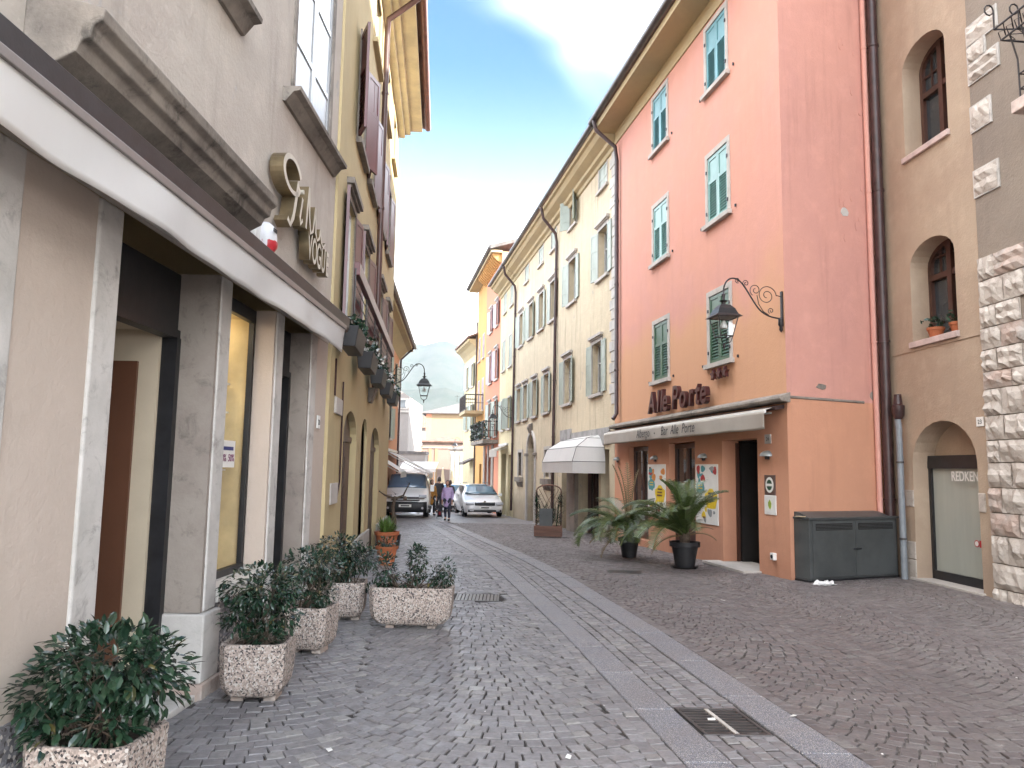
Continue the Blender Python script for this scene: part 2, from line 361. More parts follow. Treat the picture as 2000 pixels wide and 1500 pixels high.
M_red = simple('red_print', (.42, .02, .03), .4, .1, 5)
M_soil = simple('soil', (.03, .022, .016), .95, .5, 30, bump=.8)
M_bark = simple('shrub_bark', (.07, .05, .035), .9, .3, 30, bump=.5)
M_terra = simple('terracotta', (.38, .115, .045), .8, .18, 5)
M_bpot = simple('black_pot', (.014, .014, .016), .5, .3, 6)
def leafm(name, a, b, rough=.3, trans=.1):
    t = NT(name); ge = t.n.new('ShaderNodeNewGeometry'); oi = t.n.new('ShaderNodeObjectInfo')
    r = t.math('FRACT', t.math('ADD', ge.outputs['Random Per Island'], t.math('MULTIPLY', oi.outputs['Random'], 5.1)))
    c = t.mix(r, a, b); c = t.mix(t.ramp(r, .988, .995), c, (.11, .09, .03)); t.b.inputs['Coat Weight'].default_value = .15
    t.b.inputs['Coat Roughness'].default_value = .15
    return t.set(c, rough, None, spec=.55)
M_leaf = leafm('camellia_leaf', (.010, .026, .016), (.026, .056, .03), .25); M_leafy = leafm('grass_leaf', (.08, .15, .03), (.13, .22, .05), .45)
M_palm = leafm('cycad_leaf', (.035, .058, .015), (.075, .11, .028), .4); M_palmd = leafm('dry_cycad_leaf', (.14, .10, .05), (.2, .14, .07), .6)
M_flow = simple('white_petals', (.72, .70, .68), .6, .1, 8); M_flowr = simple('red_petals', (.25, .02, .03), .6, .2, 8)

# ---------------------------------------------------------------- ground and paving
def interp(pts, y):
    if y <= pts[0][0]: a, b = pts[0], pts[1]
    elif y >= pts[-1][0]: a, b = pts[-2], pts[-1]
    else:
        for a, b in zip(pts, pts[1:]):
            if a[0] <= y <= b[0]: break
    return a[1]+(b[1]-a[1])*(y-a[0])/(b[0]-a[0])
XA = [(-2, 1.90), (4.39, 1.0), (7.8, .55), (11.2, .02), (14.2, -.44), (16.6, -.87), (19.4, -1.44), (23.5, -2.2), (32, -3.9), (60, -10.5)]
WA, GAP, WB = .27, .45, .29
def xA(y): return interp(XA, y)
def xB(y): return xA(y)+WA+GAP+.02
XL = [(-3, -2.28), (5.5, -2.15), (8.7, -2.1), (19.2, -3.06), (31, -4.5), (60, -9.0)]
def xL(y): return interp(XL, y)
XR = [(11.9, 4.28), (60, -4.23)]
def xR(y): return interp(XR, y)

ground = MB()
ys = [-40, -20, -6, 0, 6, 12, 20, 30, 45, 60, 75, 90, 140, 300, 900, 3000]
for a, b in zip(ys, ys[1:]):
    xs = [-3000, -300, -60, -20, 0, 20, 60, 300, 3000]
    for c, d in zip(xs, xs[1:]): ground.quad((c, a, g(a)-.06), (d, a, g(a)-.06), (d, b, g(b)-.06), (c, b, g(b)-.06))
gnd_o = ground.build('ground', M_far, fix=False); gnd_o['kind'] = 'structure'
bed = MB()
for i in range(-8, 37): bed.quad((-6.5, i, g(i)-.013), (9, i, g(i)-.013), (9, i+1, g(i+1)-.013), (-6.5, i+1, g(i+1)-.013))
bed_o = bed.build('street_paving', M_joint, fix=False); bed_o['kind'] = 'structure'
far = MB()
for i in range(28, 130, 2): far.quad((-40, i, g(i)-.006), (9, i, g(i)-.006), (9, i+2, g(i+2)-.006), (-40, i+2, g(i+2)-.006))
o = far.build('square_paving', M_far, fix=False); o['kind'] = 'structure'

# cobble templates: slightly irregular, chamfered setts
def sett(seed, h=.034):
    r_ = random.Random(seed); m = MB(); c = [(-.5+r_.uniform(-.06, .06), -.5+r_.uniform(-.06, .06)), (.5+r_.uniform(-.06, .06), -.5+r_.uniform(-.06, .06)), (.5+r_.uniform(-.06, .06), .5+r_.uniform(-.06, .06)), (-.5+r_.uniform(-.06, .06), .5+r_.uniform(-.06, .06))]
    low = [(x, y, -h) for x, y in c]; mid = [(x, y, -.0045) for x, y in c]; top = [(x*.925, y*.925, r_.uniform(-.0022, .0022)) for x, y in c]
    m.add(low+mid+top, [(0, 1, 5, 4), (1, 2, 6, 5), (2, 3, 7, 6), (3, 0, 4, 7), (4, 5, 9, 8), (5, 6, 10, 9), (6, 7, 11, 10), (7, 4, 8, 11), (8, 9, 10, 11)]); return m
SETTS = [sett(i) for i in range(14)]
SM = {}
def sett_mesh(i, mat):
    if (i, mat.name) not in SM: SM[(i, mat.name)] = SETTS[i].mesh('cobblestone', mat)
    return SM[(i, mat.name)]
cob = []   # (x, y, sx, sy, rot, kind)
S = .098
def arcs(xc, half, ok, kind, ylo, yhi, pitch=.112, R0=1.42, y0=0.):
    """segmental arches: rows bowed towards the camera, one column per 2*half of width; xc(y) = middle of a column"""
    n = int((yhi-ylo)/pitch)+12; tmax = math.asin(half/R0)
    for c in range(-4, 5):
        for k in range(n):
            yr = ylo-.4+k*pitch+y0+(.37*pitch if c % 2 else 0)
            L_ = 2*tmax*R0; m_ = int(round(L_/(S*rnd.uniform(1.02, 1.16)))); off = rnd.uniform(-.5, .5); th = -tmax; 
            q = 0
            while q < m_:
                f = (q+.5+off*.9)/m_*2-1
                q += 1
                if not -1 < f < 1: continue
                t = f*tmax; x = R0*math.sin(t); y = yr-R0*math.cos(t)+R0*.86
                x += xc(y)+2*half*c
                if y < ylo or y > yhi or not ok(x, y): continue
                cob.append((x+rnd.uniform(-.003, .003), y+rnd.uniform(-.003, .003), L_/m_*rnd.uniform(.9, .965), pitch*math.cos(t)*.95, t+rnd.uniform(-.04, .04), kind))
GR1 = (-.66, -.12, 9.62, 10.14)   # side gully
arcs(lambda y: xA(y)-.90, 1.0, lambda x, y: xL(y)+.02 < x < xA(y)-.192 and not (GR1[0]-.05 < x < GR1[1]+.05 and GR1[2]-.05 < y < GR1[3]+.05), 0, 2.2, 29)
arcs(lambda y: xB(y)+1.35, 1.0, lambda x, y: xB(y)+WB+.085 < x < (7.0 if y < 13 else xR(y)+.15), 1, 2.2, 29, .108, 1.42, .03)
y = 2.2
while y < 30:      # straight courses beside and between the bands
    st = .1; dx = (xA(y+.3)-xA(y))/.3; rot = math.atan(dx)
    cob.append((xA(y)-.055, y, .097, st*.95, -rot, 0)); cob.append((xA(y)-.157, y+.05, .097, st*.95, -rot, 0)); cob.append((xB(y)+WB+.055, y, .097, st*.95, -rot, 1))
    nn = 5
    inside = 4.93 < y < 5.47
    for k in range(nn):
        if inside: continue
        xx = xA(y)+WA+.012+(k+.5)*GAP/nn; cob.append((xx, y+(.05 if k % 2 else 0)+rnd.uniform(-.006, .006), GAP/nn*.93, st*rnd.uniform(.88, .95), -rot+rnd.uniform(-.04, .04), 0))
    y += st
near = sorted(range(len(cob)), key=lambda i: math.hypot(cob[i][0]-.2*0, cob[i][1]) if abs(cob[i][0]) < cob[i][1]*.66+.2 and cob[i][1] > 3.9 else 99)[:300]
nset = set(near)
stuffs = {0: MB(), 1: MB()}
for i, (x, y, sx, sy, a, kd) in enumerate(cob):
    zt = g(y)+rnd.uniform(-.0035, .0025)
    if kd == 0 and x > xA(y)+WA: zt -= .006
    k = rnd.randrange(14)
    if i in nset: inst(sett_mesh(k, M_cobr if kd else M_cob), 'cobblestone', bed_o, (x, y, zt), (rnd.uniform(-.015, .015), rnd.uniform(-.015, .015), a), (sx, sy, 1))
    else:
        sb = stuffs[kd]; ca, sa = math.cos(a), math.sin(a); b = len(sb.v); T = SETTS[k]; tx, ty = rnd.uniform(-.03, .03), rnd.uniform(-.03, .03)
        for vx, vy, vz in T.v: px, py = vx*sx, vy*sy; sb.v.append((x+px*ca-py*sa, y+px*sa+py*ca, zt+vz+px*tx+py*ty))
        for f in T.f: sb.f.append(tuple(b+q for q in f)); sb.mi.append(0)
for kd, sb in stuffs.items():
    o = sb.build('cobblestones', M_cobr if kd else M_cob, bed_o, fix=False); o['kind'] = 'stuff'
print('cobbles', len(cob))
# granite bands: slabs with open joints
for fx, wd in ((xA, WA), (xB, WB)):
    y = 1.5
    while y < 36:
        L_ = rnd.uniform(.85, 1.15); y1 = y+L_-.008; m = MB(); zt = g(y)+.003; zt1 = g(y1)+.003+rnd.uniform(-.003, .003)
        a0, a1 = fx(y), fx(y1)
        c = .006
        P8 = [(a0, y, zt-.05), (a0+wd, y, zt-.05), (a1+wd, y1, zt1-.05), (a1, y1, zt1-.05), (a0, y, zt-c), (a0+wd, y, zt-c), (a1+wd, y1, zt1-c), (a1, y1, zt1-c), (a0+c, y+c, zt), (a0+wd-c, y+c, zt), (a1+wd-c, y1-c, zt1), (a1+c, y1-c, zt1)]
        m.add(P8, [(0, 1, 5, 4), (1, 2, 6, 5), (2, 3, 7, 6), (3, 0, 4, 7), (4, 5, 9, 8), (5, 6, 10, 9), (6, 7, 11, 10), (7, 4, 8, 11), (8, 9, 10, 11)])
        m.build('granite_slab', M_slab, bed_o); y += L_
# drain gratings
def grate(name, x0, x1, y0, y1, n, split, label, shear=0):
    e = empty(name, ((x0+x1)/2, (y0+y1)/2, g((y0+y1)/2)+.001), math.atan(-shear)*-1 if False else 0, label, 'drain grate', 'drain grates in the street paving')
    hx, hy = (x1-x0)/2, (y1-y0)/2; fr = MB(); t = .022
    M_ = Matrix(((1, shear, 0, 0), (0, 1, 0, 0), (0, 0, 1, 0), (0, 0, 0, 1))); fr.M = M_
    fr.box(-hx, hx, -hy, -hy+t, -.04, 0); fr.box(-hx, hx, hy-t, hy, -.04, 0); fr.box(-hx, -hx+t, -hy+t, hy-t, -.04, 0); fr.box(hx-t, hx, -hy+t, hy-t, -.04, 0)
    fr.build('grate_frame', M_gut, e, bev=.002)
    pit = MB(); pit.M = M_; pit.box(-hx, hx, -hy, hy, -.06, -.036); pit.build('pit', M_dark, e)
    b = MB(); b.M = M_
    if split: b.box(-.014, .014, -hy+t, hy-t, -.03, -.001)
    b.build('centre_bar', M_trim if split else M_gut, e) if split else None
    for i in range(n):
        for (p, q) in (((-hx+t, -.02), (.02, hx-t)) if split else ((-hx+t, hx-t),)):
            bb = MB(); bb.M = M_
            if split: y_ = -hy+t+(2*hy-2*t)*(i+.5)/n; bb.box(p, q, y_-.009, y_+.009, -.03, -.003)
            else: x_ = -hx+t+(2*hx-2*t)*(i+.5)/n; bb.box(x_-.016, x_+.016, -hy+t, hy-t, -.03, -.002)
            bb.build('grate_bar', M_gut, e)
grate('drain_grate', xA(5.2)+WA+.02, xA(5.2)+WA+GAP-.01, 4.93, 5.47, 9, True, 'square drain grate with litter down its middle, between the two granite bands', -.145)
grate('drain_grate', GR1[0], GR1[1], GR1[2], GR1[3], 11, False, 'rectangular drain grate in the cobbles beside the long planter')
m = MB(); m.M = Matrix.Rotation(-.15, 4, 'Z'); m.box(-.27, .27, -.27, .27, -.02, .001)
o = m.build('manhole_cover', M_gut, None, (1.86, 12.6, g(12.6)+.003), bev=.004); tag(o, 'flat dark square cover in the paving before the potted cycads', 'manhole cover')
# ---------------------------------------------------------------- windows, shutters, pipes
MC = {}
def cached(key, fn):
    if key not in MC: MC[key] = fn()
    return MC[key]
def leaf_mesh(o, w, h, lou, mat, mir=False):
    """one shutter leaf, hinge at u = 0: stiles, rails, raised panel above, slats below (lou = louvred share)"""
    def mk():
        m = MB(o); t, st = .038, .06; zs = h*lou
        s_ = -1 if mir else 1
        def bx(a, b, c, d, e, f): m.box(min(a*s_, b*s_), max(a*s_, b*s_), c, d, e, f)
        bx(0, st, 0, t, 0, h); bx(w-st, w, 0, t, 0, h); bx(st, w-st, 0, t, 0, .07); bx(st, w-st, 0, t, h-.07, h)
        if 0 < lou < 1: bx(st, w-st, 0, t, zs-.03, zs+.04)
        if lou < 1:
            z0 = (zs+.04) if lou > 0 else .07; bx(st, w-st, .008, t-.012, z0, h-.07)
            if lou == 0: bx(st, w-st, 0, t, h*.62, h*.62+.06); bx(st, w-st, 0, t, h*.28, h*.28+.06)
        if lou > 0:
            top = h-.07 if lou >= 1 else zs-.03; n = max(4, int((top-.07)/.055))
            for i in range(n):
                z = .07+(top-.07)*(i+.5)/n; a, b = sorted((st*s_, (w-st)*s_))
                m.add([(a, .004, z+.02), (b, .004, z+.02), (b, .03, z-.022), (a, .03, z-.022), (a, .009, z+.027), (b, .009, z+.027), (b, .035, z-.015), (a, .035, z-.015)],
                      [(0, 1, 2, 3), (4, 7, 6, 5), (0, 4, 5, 1), (3, 2, 6, 7), (0, 3, 7, 4), (1, 5, 6, 2)])
            m.box(min(st*s_, (w-st)*s_), max(st*s_, (w-st)*s_), .001, .004, .07, top)
        return m.mesh('shutter', mat)
    return cached(('leaf', o, round(w, 3), round(h, 3), lou, mat.name, mir), mk)
def window(B, u, z, w, h, shut=None, mat=None, ang=0, lou=.62, surround=.1, smat=None, sill=True, glassmat=None, depth=.16, cornice=False, curtain=None, cw=None, rise=0, framemat=None, name='window', flowerless=True, muntins=True, angs=None):
    """u = middle of the opening, z = its foot"""
    smat = smat or M_trim; cw = cw or framemat or M_wframe; o = B.o
    def mk():
        m = B.mb(); s = surround; pr = .022
        if s: m.box(-w/2-s, -w/2, -.02, pr, 0, h+s); m.box(w/2, w/2+s, -.02, pr, 0, h+s); m.box(-w/2, w/2, -.02, pr, h, h+s)
        if cornice:
            m.box(-w/2-s-.06, w/2+s+.06, 0, .1, h+s+.04, h+s+.12); m.box(-w/2-s-.02, w/2+s+.02, 0, .06, h+s, h+s+.04)
        if not s and not cornice: m.box(-w/2, -w/2+.01, -.05, -.02, 0, h)
        return m.mesh(name, smat)
    f = inst(cached(('surr', o, round(w, 3), round(h, 3), surround, smat.name, cornice, name), mk), name, B.e, (u, 0, z))
    if sill:
        def mk2():
            m = B.mb(); s = surround; m.box(-w/2-s-.05, w/2+s+.05, -.03, .085, -.085, -.001); return m.mesh('sill', smat)
        inst(cached(('sill', o, round(w, 3), surround, smat.name), mk2), 'sill', f)
    if shut != 'closed':
        def mk3():
            m = B.mb(); t = .045; d = -depth; m.box(-w/2, -w/2+t, d, d+.05, 0, h); m.box(w/2-t, w/2, d, d+.05, 0, h); m.box(-w/2+t, w/2-t, d, d+.05, 0, t); m.box(-w/2+t, w/2-t, d, d+.05, h-t, h)
            m.box(-.028, .028, d, d+.055, t, h-t)
            if muntins: m.box(-w/2+t, w/2-t, d+.005, d+.04, h*.62, h*.62+.03)
            return m.mesh('casement', cw)
        inst(cached(('case', o, round(w, 3), round(h, 3), depth, cw.name, muntins), mk3), 'casement', f)
    def mk4():
        m = B.mb(); m.quad((-w/2, -depth+.01, 0), (w/2, -depth+.01, 0), (w/2, -depth+.01, h), (-w/2, -depth+.01, h)); return m.mesh('pane', glassmat or M_glass)
    inst(cached(('pane', o, round(w, 3), round(h, 3), depth, (glassmat or M_glass).name), mk4), 'pane', f)
    if curtain:
        m = B.mb(); m.quad((-w/2, -depth-.03, 0), (w/2, -depth-.03, 0), (w/2, -depth-.03, h), (-w/2, -depth-.03, h))
    if shut:
        lw = w/2-.004
        a0, a1 = angs if angs else (ang, ang)
        if shut == 'closed': a0 = a1 = 0
        vv = -.035 if shut == 'closed' else .0
        so_ = -1 if o < 0 else 1
        for sgn, mir, an in ((-1, False, a0), (1, True, a1)):
            if an is None: continue
            x = sgn*(w/2-.001) if shut == 'closed' else sgn*(w/2+.012)
            inst(leaf_mesh(o, lw, h-.02, lou, mat, mir), 'shutter', f, (x, so_*(vv if shut == 'closed' else .028+(.0 if an > 150 else .0)), .01), (0, 0, R(an)*(-sgn)*so_))
    return f
def hole(u, z, w, h, rise=0, depth=.2): return (u-w/2, u+w/2, z, z+h, rise, depth)
def pipe(B, pts, r, mat, name='downpipe', clips=True):
    m = B.mb(); m.tube(pts, r, 10)
    if clips:
        for a, b in zip(pts, pts[1:]):
            L_ = abs(a[2]-b[2])
            for i in range(int(L_/2.0)):
                t = (i+.5)/max(1, int(L_/2.0)); p = [a[k]+(b[k]-a[k])*t for k in range(3)]
                m.tube([(p[0], p[1], p[2]-.02), (p[0], p[1], p[2]+.02)], r*1.22, 10)
    return m.build(name, mat, B.e, smooth=True)
def gutter(B, u0, u1, v, z, mat=M_gut, r=.075):
    m = B.mb(); m.tube([(u0, v, z), (u1, v, z)], r, 10); return m.build('gutter', mat, B.e, smooth=True)
def textmesh(s, size, depth, mat, shear=0, offset=0, sx=1, name='lettering', align='CENTER', space=1):
    c = bpy.data.curves.new(name, 'FONT'); c.body = s; c.size = size; c.extrude = depth/2; c.shear = shear; c.offset = offset; c.align_x = align; c.space_character = space
    if depth > .02: c.bevel_depth = 0
    o = bpy.data.objects.new(name, c); col.objects.link(o); dg = bpy.context.evaluated_depsgraph_get(); me = bpy.data.meshes.new_from_object(o.evaluated_get(dg)); bpy.data.objects.remove(o); bpy.data.curves.remove(c)
    for v in me.vertices: v.co.x *= sx
    me.materials.clear(); me.materials.append(mat); return me
def place_text(B, me, u, v, z, name='lettering', parent=None, tilt=0, rotz=0):
    """stand a text mesh on a facade, reading from the street"""
    o = bpy.data.objects.new(name, me); col.objects.link(o); o.parent = parent or B.e
    so_ = -1 if B.o < 0 else 1
    # local frame: x = along the reading direction, y = up, z = outwards
    X = Vector((1, 0, 0)) if B.o < 0 else Vector((-1, 0, 0)); Y = Vector((0, 0, 1)); Z = X.cross(Y)
    M_ = Matrix((X, Y, Z)).transposed().to_4x4(); M_ = Matrix.Translation((u, so_*v, z)) @ M_ @ Matrix.Rotation(tilt, 4, 'X') @ Matrix.Rotation(rotz, 4, 'Z')
    o.matrix_local = M_; return o

# ================================================================ LEFT: shop building
A = Frame('shop_building', (-2.15, 5.5), .86, -1, 'tall grey-beige plaster building with a long cream awning over its stone-framed shop front')
DO = (-1.37, .04, .03, 3.0); SW = (.24, 1.33, .62, 3.0); D2 = (1.53, 2.46, .03, 3.0)
w1 = (1.45, 2.75, 5.05, 7.25)
wall(A, -12, 3.2, 2.99, 15, [(w1[0], w1[1], w1[2], w1[3], 0, .2), (-1.35, -.15, 5.05, 7.25, 0, .2)], .2, M_sky_wall, back=9)
m = A.mb()
for a, b in ((-12, -2.45), (-2.21, -1.6), (2.68, 3.2)): m.box(a, b, -.4, -.006, 0, 2.99)
m.box(-12, -2.2, -9, -.4, 0, 2.985); m.box(-2.2, -1.37, -9, -1.9, 0, 2.985); m.box(2.46, 3.19, -9, -.4, 0, 2.985)
m.build('ground_floor_wall', M_gf, A.e)
for (a, b, mat, z0) in ((-2.45, -2.21, M_pil, 0), (-1.6, -1.37, M_pil, 0), (.04, .24, M_pil, .57), (1.33, 1.53, M_pil, 0), (2.46, 2.68, M_pil, 0)):
    m = A.mb(); m.box(a, b, -.30, .012, z0, 2.985); m.build('pilaster', M_pil, A.e, bev=.012)
m = A.mb(); m.box(-.004, .036, -.30, -.0, .57, 2.98); m.build('jamb', M_pild, A.e)
m = A.mb(); m.box(2.42, 2.457, -.30, -.002, 0, 2.98); m.build('jamb', M_pild, A.e)
m = A.mb(); m.box(1.285, 1.327, -.17, -.002, .75, 2.98); m.build('jamb', M_gf, A.e)
m = A.mb(); m.box(-.03, .27, -.33, .045, .1, .565); m.build('pilaster_base', M_pil, A.e, bev=.012)
m = A.mb(); m.box(-.05, .29, -.34, .065, -.02, .1); m.build('pilaster_foot', M_limer, A.e, bev=.01)
m = A.mb(); m.box(-12, -2.5, -.05, .035, -.02, .46); m.box(-2.215, -1.605, -.05, .03, -.02, .46); m.build('plinth', M_gpl, A.e, bev=.006)
m = A.mb(); m.box(.29, 1.33, -.3, .0, -.02, .6); m.build('stall_riser', M_gpl, A.e, bev=.006)
m = A.mb(); m.box(.245, 1.325, -.3, .03, .6, .70); m.build('window_ledge', M_pil, A.e, bev=.008)
m = A.mb(); m.box(-1.62, .03, -1.9, .02, -.03, .035); m.build('doorstep', M_pil, A.e, bev=.006)
m = A.mb(); m.box(1.53, 2.46, -.9, -.0, -.03, .03); m.build('doorstep', M_pil, A.e, bev=.006)
# vestibule of the first shop door
m = A.mb(); m.box(-1.34, .0, -.34, -.28, 2.56, 2.97); m.box(-1.36, .0, -.36, -.26, 2.50, 2.56); m.box(-.07, -.008, -.36, -.25, .03, 2.5); m.build('door_head', M_blk, A.e)
m = A.mb(); m.box(-.10, -.03, -1.9, -.36, .03, 2.62); m.box(-1.55, -.1, -1.9, -.36, 2.55, 2.62); m.box(-1.55, -.1, -1.95, -1.9, .03, 2.62); m.build('vestibule', M_crm, A.e)
m = A.mb(); m.box(-.125, -.10, -1.2, -.50, .035, 2.32); m.build('inner_door', M_vest, A.e)
# show window
m = A.mb(); m.box(.26, 1.28, -.22, -.17, .70, .76); m.box(.26, 1.28, -.22, -.17, 2.86, 2.97); m.box(1.245, 1.285, -.22, -.175, .76, 2.86); m.box(.26, .30, -.22, -.17, .76, 2.86); f = m.build('show_window', M_blk, A.e)
m = A.mb(); m.quad((.3, -.2, .76), (1.245, -.2, .76), (1.245, -.2, 2.86), (.3, -.2, 2.86)); m.build('pane', clear_glass('show_window_glass', (.97, .97, .95), 1.2), f)
M_disp = simple('display_backdrop', (.60, .47, .24), .6, .3, 1.2)
m = A.mb(); m.quad((1.295, -.222, .70), (1.295, -1.2, .70), (1.295, -1.2, 2.9), (1.295, -.222, 2.9)); m.quad((.3, -1.2, .7), (1.3, -1.2, .7), (1.3, -1.2, 2.9), (.3, -1.2, 2.9)); m.quad((.3, -.24, .7), (1.3, -.24, .7), (1.3, -1.2, .7), (.3, -1.2, .7)); m.quad((.3, -.24, 2.9), (1.3, -.24, 2.9), (1.3, -1.2, 2.9), (.3, -1.2, 2.9)); m.build('display_niche', M_disp, A.e)
m = A.mb(); m.box(1.25, 1.295, -.60, -.42, 1.55, 2.55)
for z in (1.55, 1.8, 2.05, 2.3): m.box(1.12, 1.25, -.60, -.36, z, z+.015)
m.build('display_shelf', M_wht, A.e)
ml = bpy.data.materials.new('display_lamp_glow'); ml.use_nodes = True; b_ = ml.node_tree.nodes['Principled BSDF']; b_.inputs['Emission Color'].default_value = (1, .84, .6, 1); b_.inputs['Emission Strength'].default_value = 1.1
m = A.mb(); m.box(.45, 1.2, -.75, -.45, 2.84, 2.88); m.build('display_lamp', ml, A.e)
# second door
m = A.mb(); m.box(1.54, 2.41, -.26, -.2, 2.56, 2.97); m.box(1.54, 2.41, -.28, -.18, 2.5, 2.56); m.box(2.35, 2.41, -.28, -.18, .03, 2.5); m.build('door_head', M_blk, A.e)
m = A.mb(); m.box(2.36, 2.42, -1.5, -.28, .03, 2.6); m.box(1.53, 2.4, -1.5, -1.45, .03, 2.6); m.box(1.53, 2.4, -1.5, -.28, 2.6, 2.66); m.build('vestibule', M_crm, A.e)
# stone ledge over the door (stacked mouldings) and lintel strip behind the awning
for k, (v, z0, z1, i0, i1) in enumerate(((.36, 3.86, 3.93, 0, 0), (.33, 3.80, 3.86, .03, .03), (.26, 3.74, 3.80, .08, .08), (.22, 3.66, 3.74, .12, .12), (.09, 3.50, 3.66, .28, .3), (.05, 3.25, 3.5, .3, .32))):
    pass
m = A.mb(); m.extr([(0, 3.22), (.05, 3.22), (.06, 3.30), (.24, 3.40), (.26, 3.45), (.30, 3.465), (.31, 3.52), (.35, 3.545), (.36, 3.60), (.02, 3.70), (0, 3.70)], -2.3, .14)
m.build('stone_ledge', M_led, A.e, bev=.008)
m = A.mb(); m.box(-1.75, 1.0, 0, .03, 3.02, 3.22); m.build('lintel_strip', M_pil, A.e)
for (a, b) in ((w1[0], w1[1]), (-1.35, -.15)):
    f = window(A, (a+b)/2, 5.05, b-a, 2.2, 'closed', M_shw, lou=0, surround=.07, smat=M_led, sill=False)
    m = A.mb(); m.extr([(0, -.14), (.03, -.14), (.10, -.05), (.16, -.04), (.165, -.002), (0, -.002)], -(b-a)/2-.28, (b-a)/2+.28); s_ = m.build('sill', M_led, f); s_.location = (0, 0, 0)

# awning: dark cassette, pale front bar, hanging valance
aw = empty('shop_awning', A.w(-4, 0, 3.1), A.rz, 'long cream cloth awning under a black cassette along the shop front', 'awning')
m = A.mb(); u0, u1 = -3.5, 6.86
m.extr([(.005, -.03), (.28, -.03), (.302, .015), (.306, .125), (.29, .14), (.005, .14)], u0, u1); m.build('cassette', M_blk, aw, smooth=False)
m = A.mb(); m.extr([(.30, -.035), (.322, -.035), (.322, .012), (.30, .012)], u0, u1-.2); m.build('front_bar', simple('awning_bar', (.22, .20, .19), .4, .1, 3, metal=.3), aw, bev=.004)
def cloth_strip(B, u0, u1, z0, z1, v, name, mat, par, n=140, amp=.012, seed=1, sag=0., thick=.003, top_v=None):
    r_ = random.Random(seed); ph = [r_.uniform(0, 6.28) for _ in range(4)]
    m = B.mb(); rows = 7; pts = []
    for j in range(rows+1):
        t = j/rows
        for i in range(n+1):
            u = u0+(u1-u0)*i/n; a = amp*(t**.8); x = u*1.0
            dv = a*(math.sin(x*5.1+ph[0]+t*1.2)*.6+math.sin(x*9.7+ph[1]-t)*.35+math.sin(x*2.3+ph[2])*.8)
            z = z1+(z0-z1)*t-(sag*math.sin(math.pi*(i/n))*t)-abs(dv)*.08+.004*t*math.sin(x*4+ph[3])
            pts.append((u, v+dv+((top_v-v)*(1-t) if top_v is not None else 0), z))
    fs = [(j*(n+1)+i, j*(n+1)+i+1, (j+1)*(n+1)+i+1, (j+1)*(n+1)+i) for j in range(rows) for i in range(n)]
    m.add(pts, fs); o = m.build(name, mat, par, smooth=True, fix=False)
    sm = o.modifiers.new('t', 'SOLIDIFY'); sm.thickness = thick; return o
cloth_strip(A, u0, u1-.2, -.275, -.015, .306, 'valance', M_fabw, aw, 260, .017, 3)
# alarm box
e = empty('alarm_box', A.w(.62, 0, 3.33), A.rz, 'white alarm siren with a red lower corner above the shop awning', 'alarm')
m = A.mb(); m.box(-.14, .12, 0, .075, .02, .26); m.build('housing', M_wht, e, bev=.02)
m = A.mb(); m.lathe([(.0, 0), (.06, .01), (.09, .06), (.095, .14), (.08, .22), (.03, .265), (0, .27)], 16, (.05, .085, 0)); c_ = m.build('cover', simple('alarm_grey', (.6, .6, .62), .3, .05, 5), e, smooth=True)
m = A.mb(); m.lathe([(.005, -.004), (.064, .008), (.094, .06), (.097, .10), (.09, .11)], 10, (.055, .09, 0)); m.build('red_corner', M_red, e, smooth=True)
m = A.mb(); [m.box(.0+i*.03-.03, .015+i*.03-.03, .176, .184, .17, .2) for i in range(3)]; m.build('vent_slot', M_blk, e)
# shop sign: script initials over VOGUE
e = empty('shop_sign', A.w(1.7, 0, 3.7), A.rz, 'raised brass and cream script sign with the word VOGUE on grey plaster', 'sign')
def ribbon(pts, w_, v0, v1, name, u, z, sx=1, sz=1):
    pts = [Vector((p[0]*sx, p[1]*sz)) for p in pts]; L1 = []; R1 = []
    for i, p in enumerate(pts):
        t = (pts[min(i+1, len(pts)-1)]-pts[max(i-1, 0)]).normalized(); nn = Vector((-t.y, t.x)); k = w_*(.55+.45*abs(t.y)); L1.append(p+nn*k); R1.append(p-nn*k)
    m = A.mb(); n = len(pts)
    for i in range(n-1):
        a, b, c, d = L1[i], L1[i+1], R1[i+1], R1[i]
        q = [(x.x+u, v, x.y+z) for v in (v0, v1) for x in (a, b, c, d)]
        m.cur = 1; m.add(q, [(4, 5, 6, 7)]); m.cur = 0; m.add(q, [(0, 3, 2, 1), (0, 1, 5, 4), (2, 3, 7, 6)]+([(0, 4, 7, 3)] if i == 0 else [])+([(1, 2, 6, 5)] if i == n-2 else []))
    return m.build(name, [M_brass, M_face], e)
def arc(cx_, cz_, rx, rz_, a0, a1, n=18): return [(cx_+rx*math.cos(R(a0+(a1-a0)*i/n)), cz_+rz_*math.sin(R(a0+(a1-a0)*i/n))) for i in range(n+1)]
ribbon(arc(-.36, .36, .25, .15, 20, 330, 26)+[(-.20, .34), (-.24, .18), (-.30, .0), (-.38, -.1), (-.46, -.06)], .034, .03, .15, 'letter', -.22, .12)
ribbon([(-.16, .26), (-.22, .06), (-.20, -.0), (-.14, .06)], .022, .03, .15, 'letter', -.1, .12)
m = A.mb(); m.tube([(-.24, .03, .45), (-.24, .15, .45)], .022, 10); m.build('letter_dot', M_face, e)
ribbon([(0, 0), (.02, .18), (.06, .42)], .024, .03, .15, 'letter', -.12, .14)
ribbon([(.06, .42), (.10, .15), (.16, .0), (.24, .05), (.3, .3)], .024, .03, .15, 'letter', -.12, .14)
ribbon([(.3, .3), (.34, .06), (.4, .0), (.48, .05), (.5, .14)], .02, .03, .15, 'letter', -.12, .14)
ribbon([(.5, .14), (.56, .03), (.62, .0), (.72, .06)], .018, .03, .15, 'letter', -.12, .14)
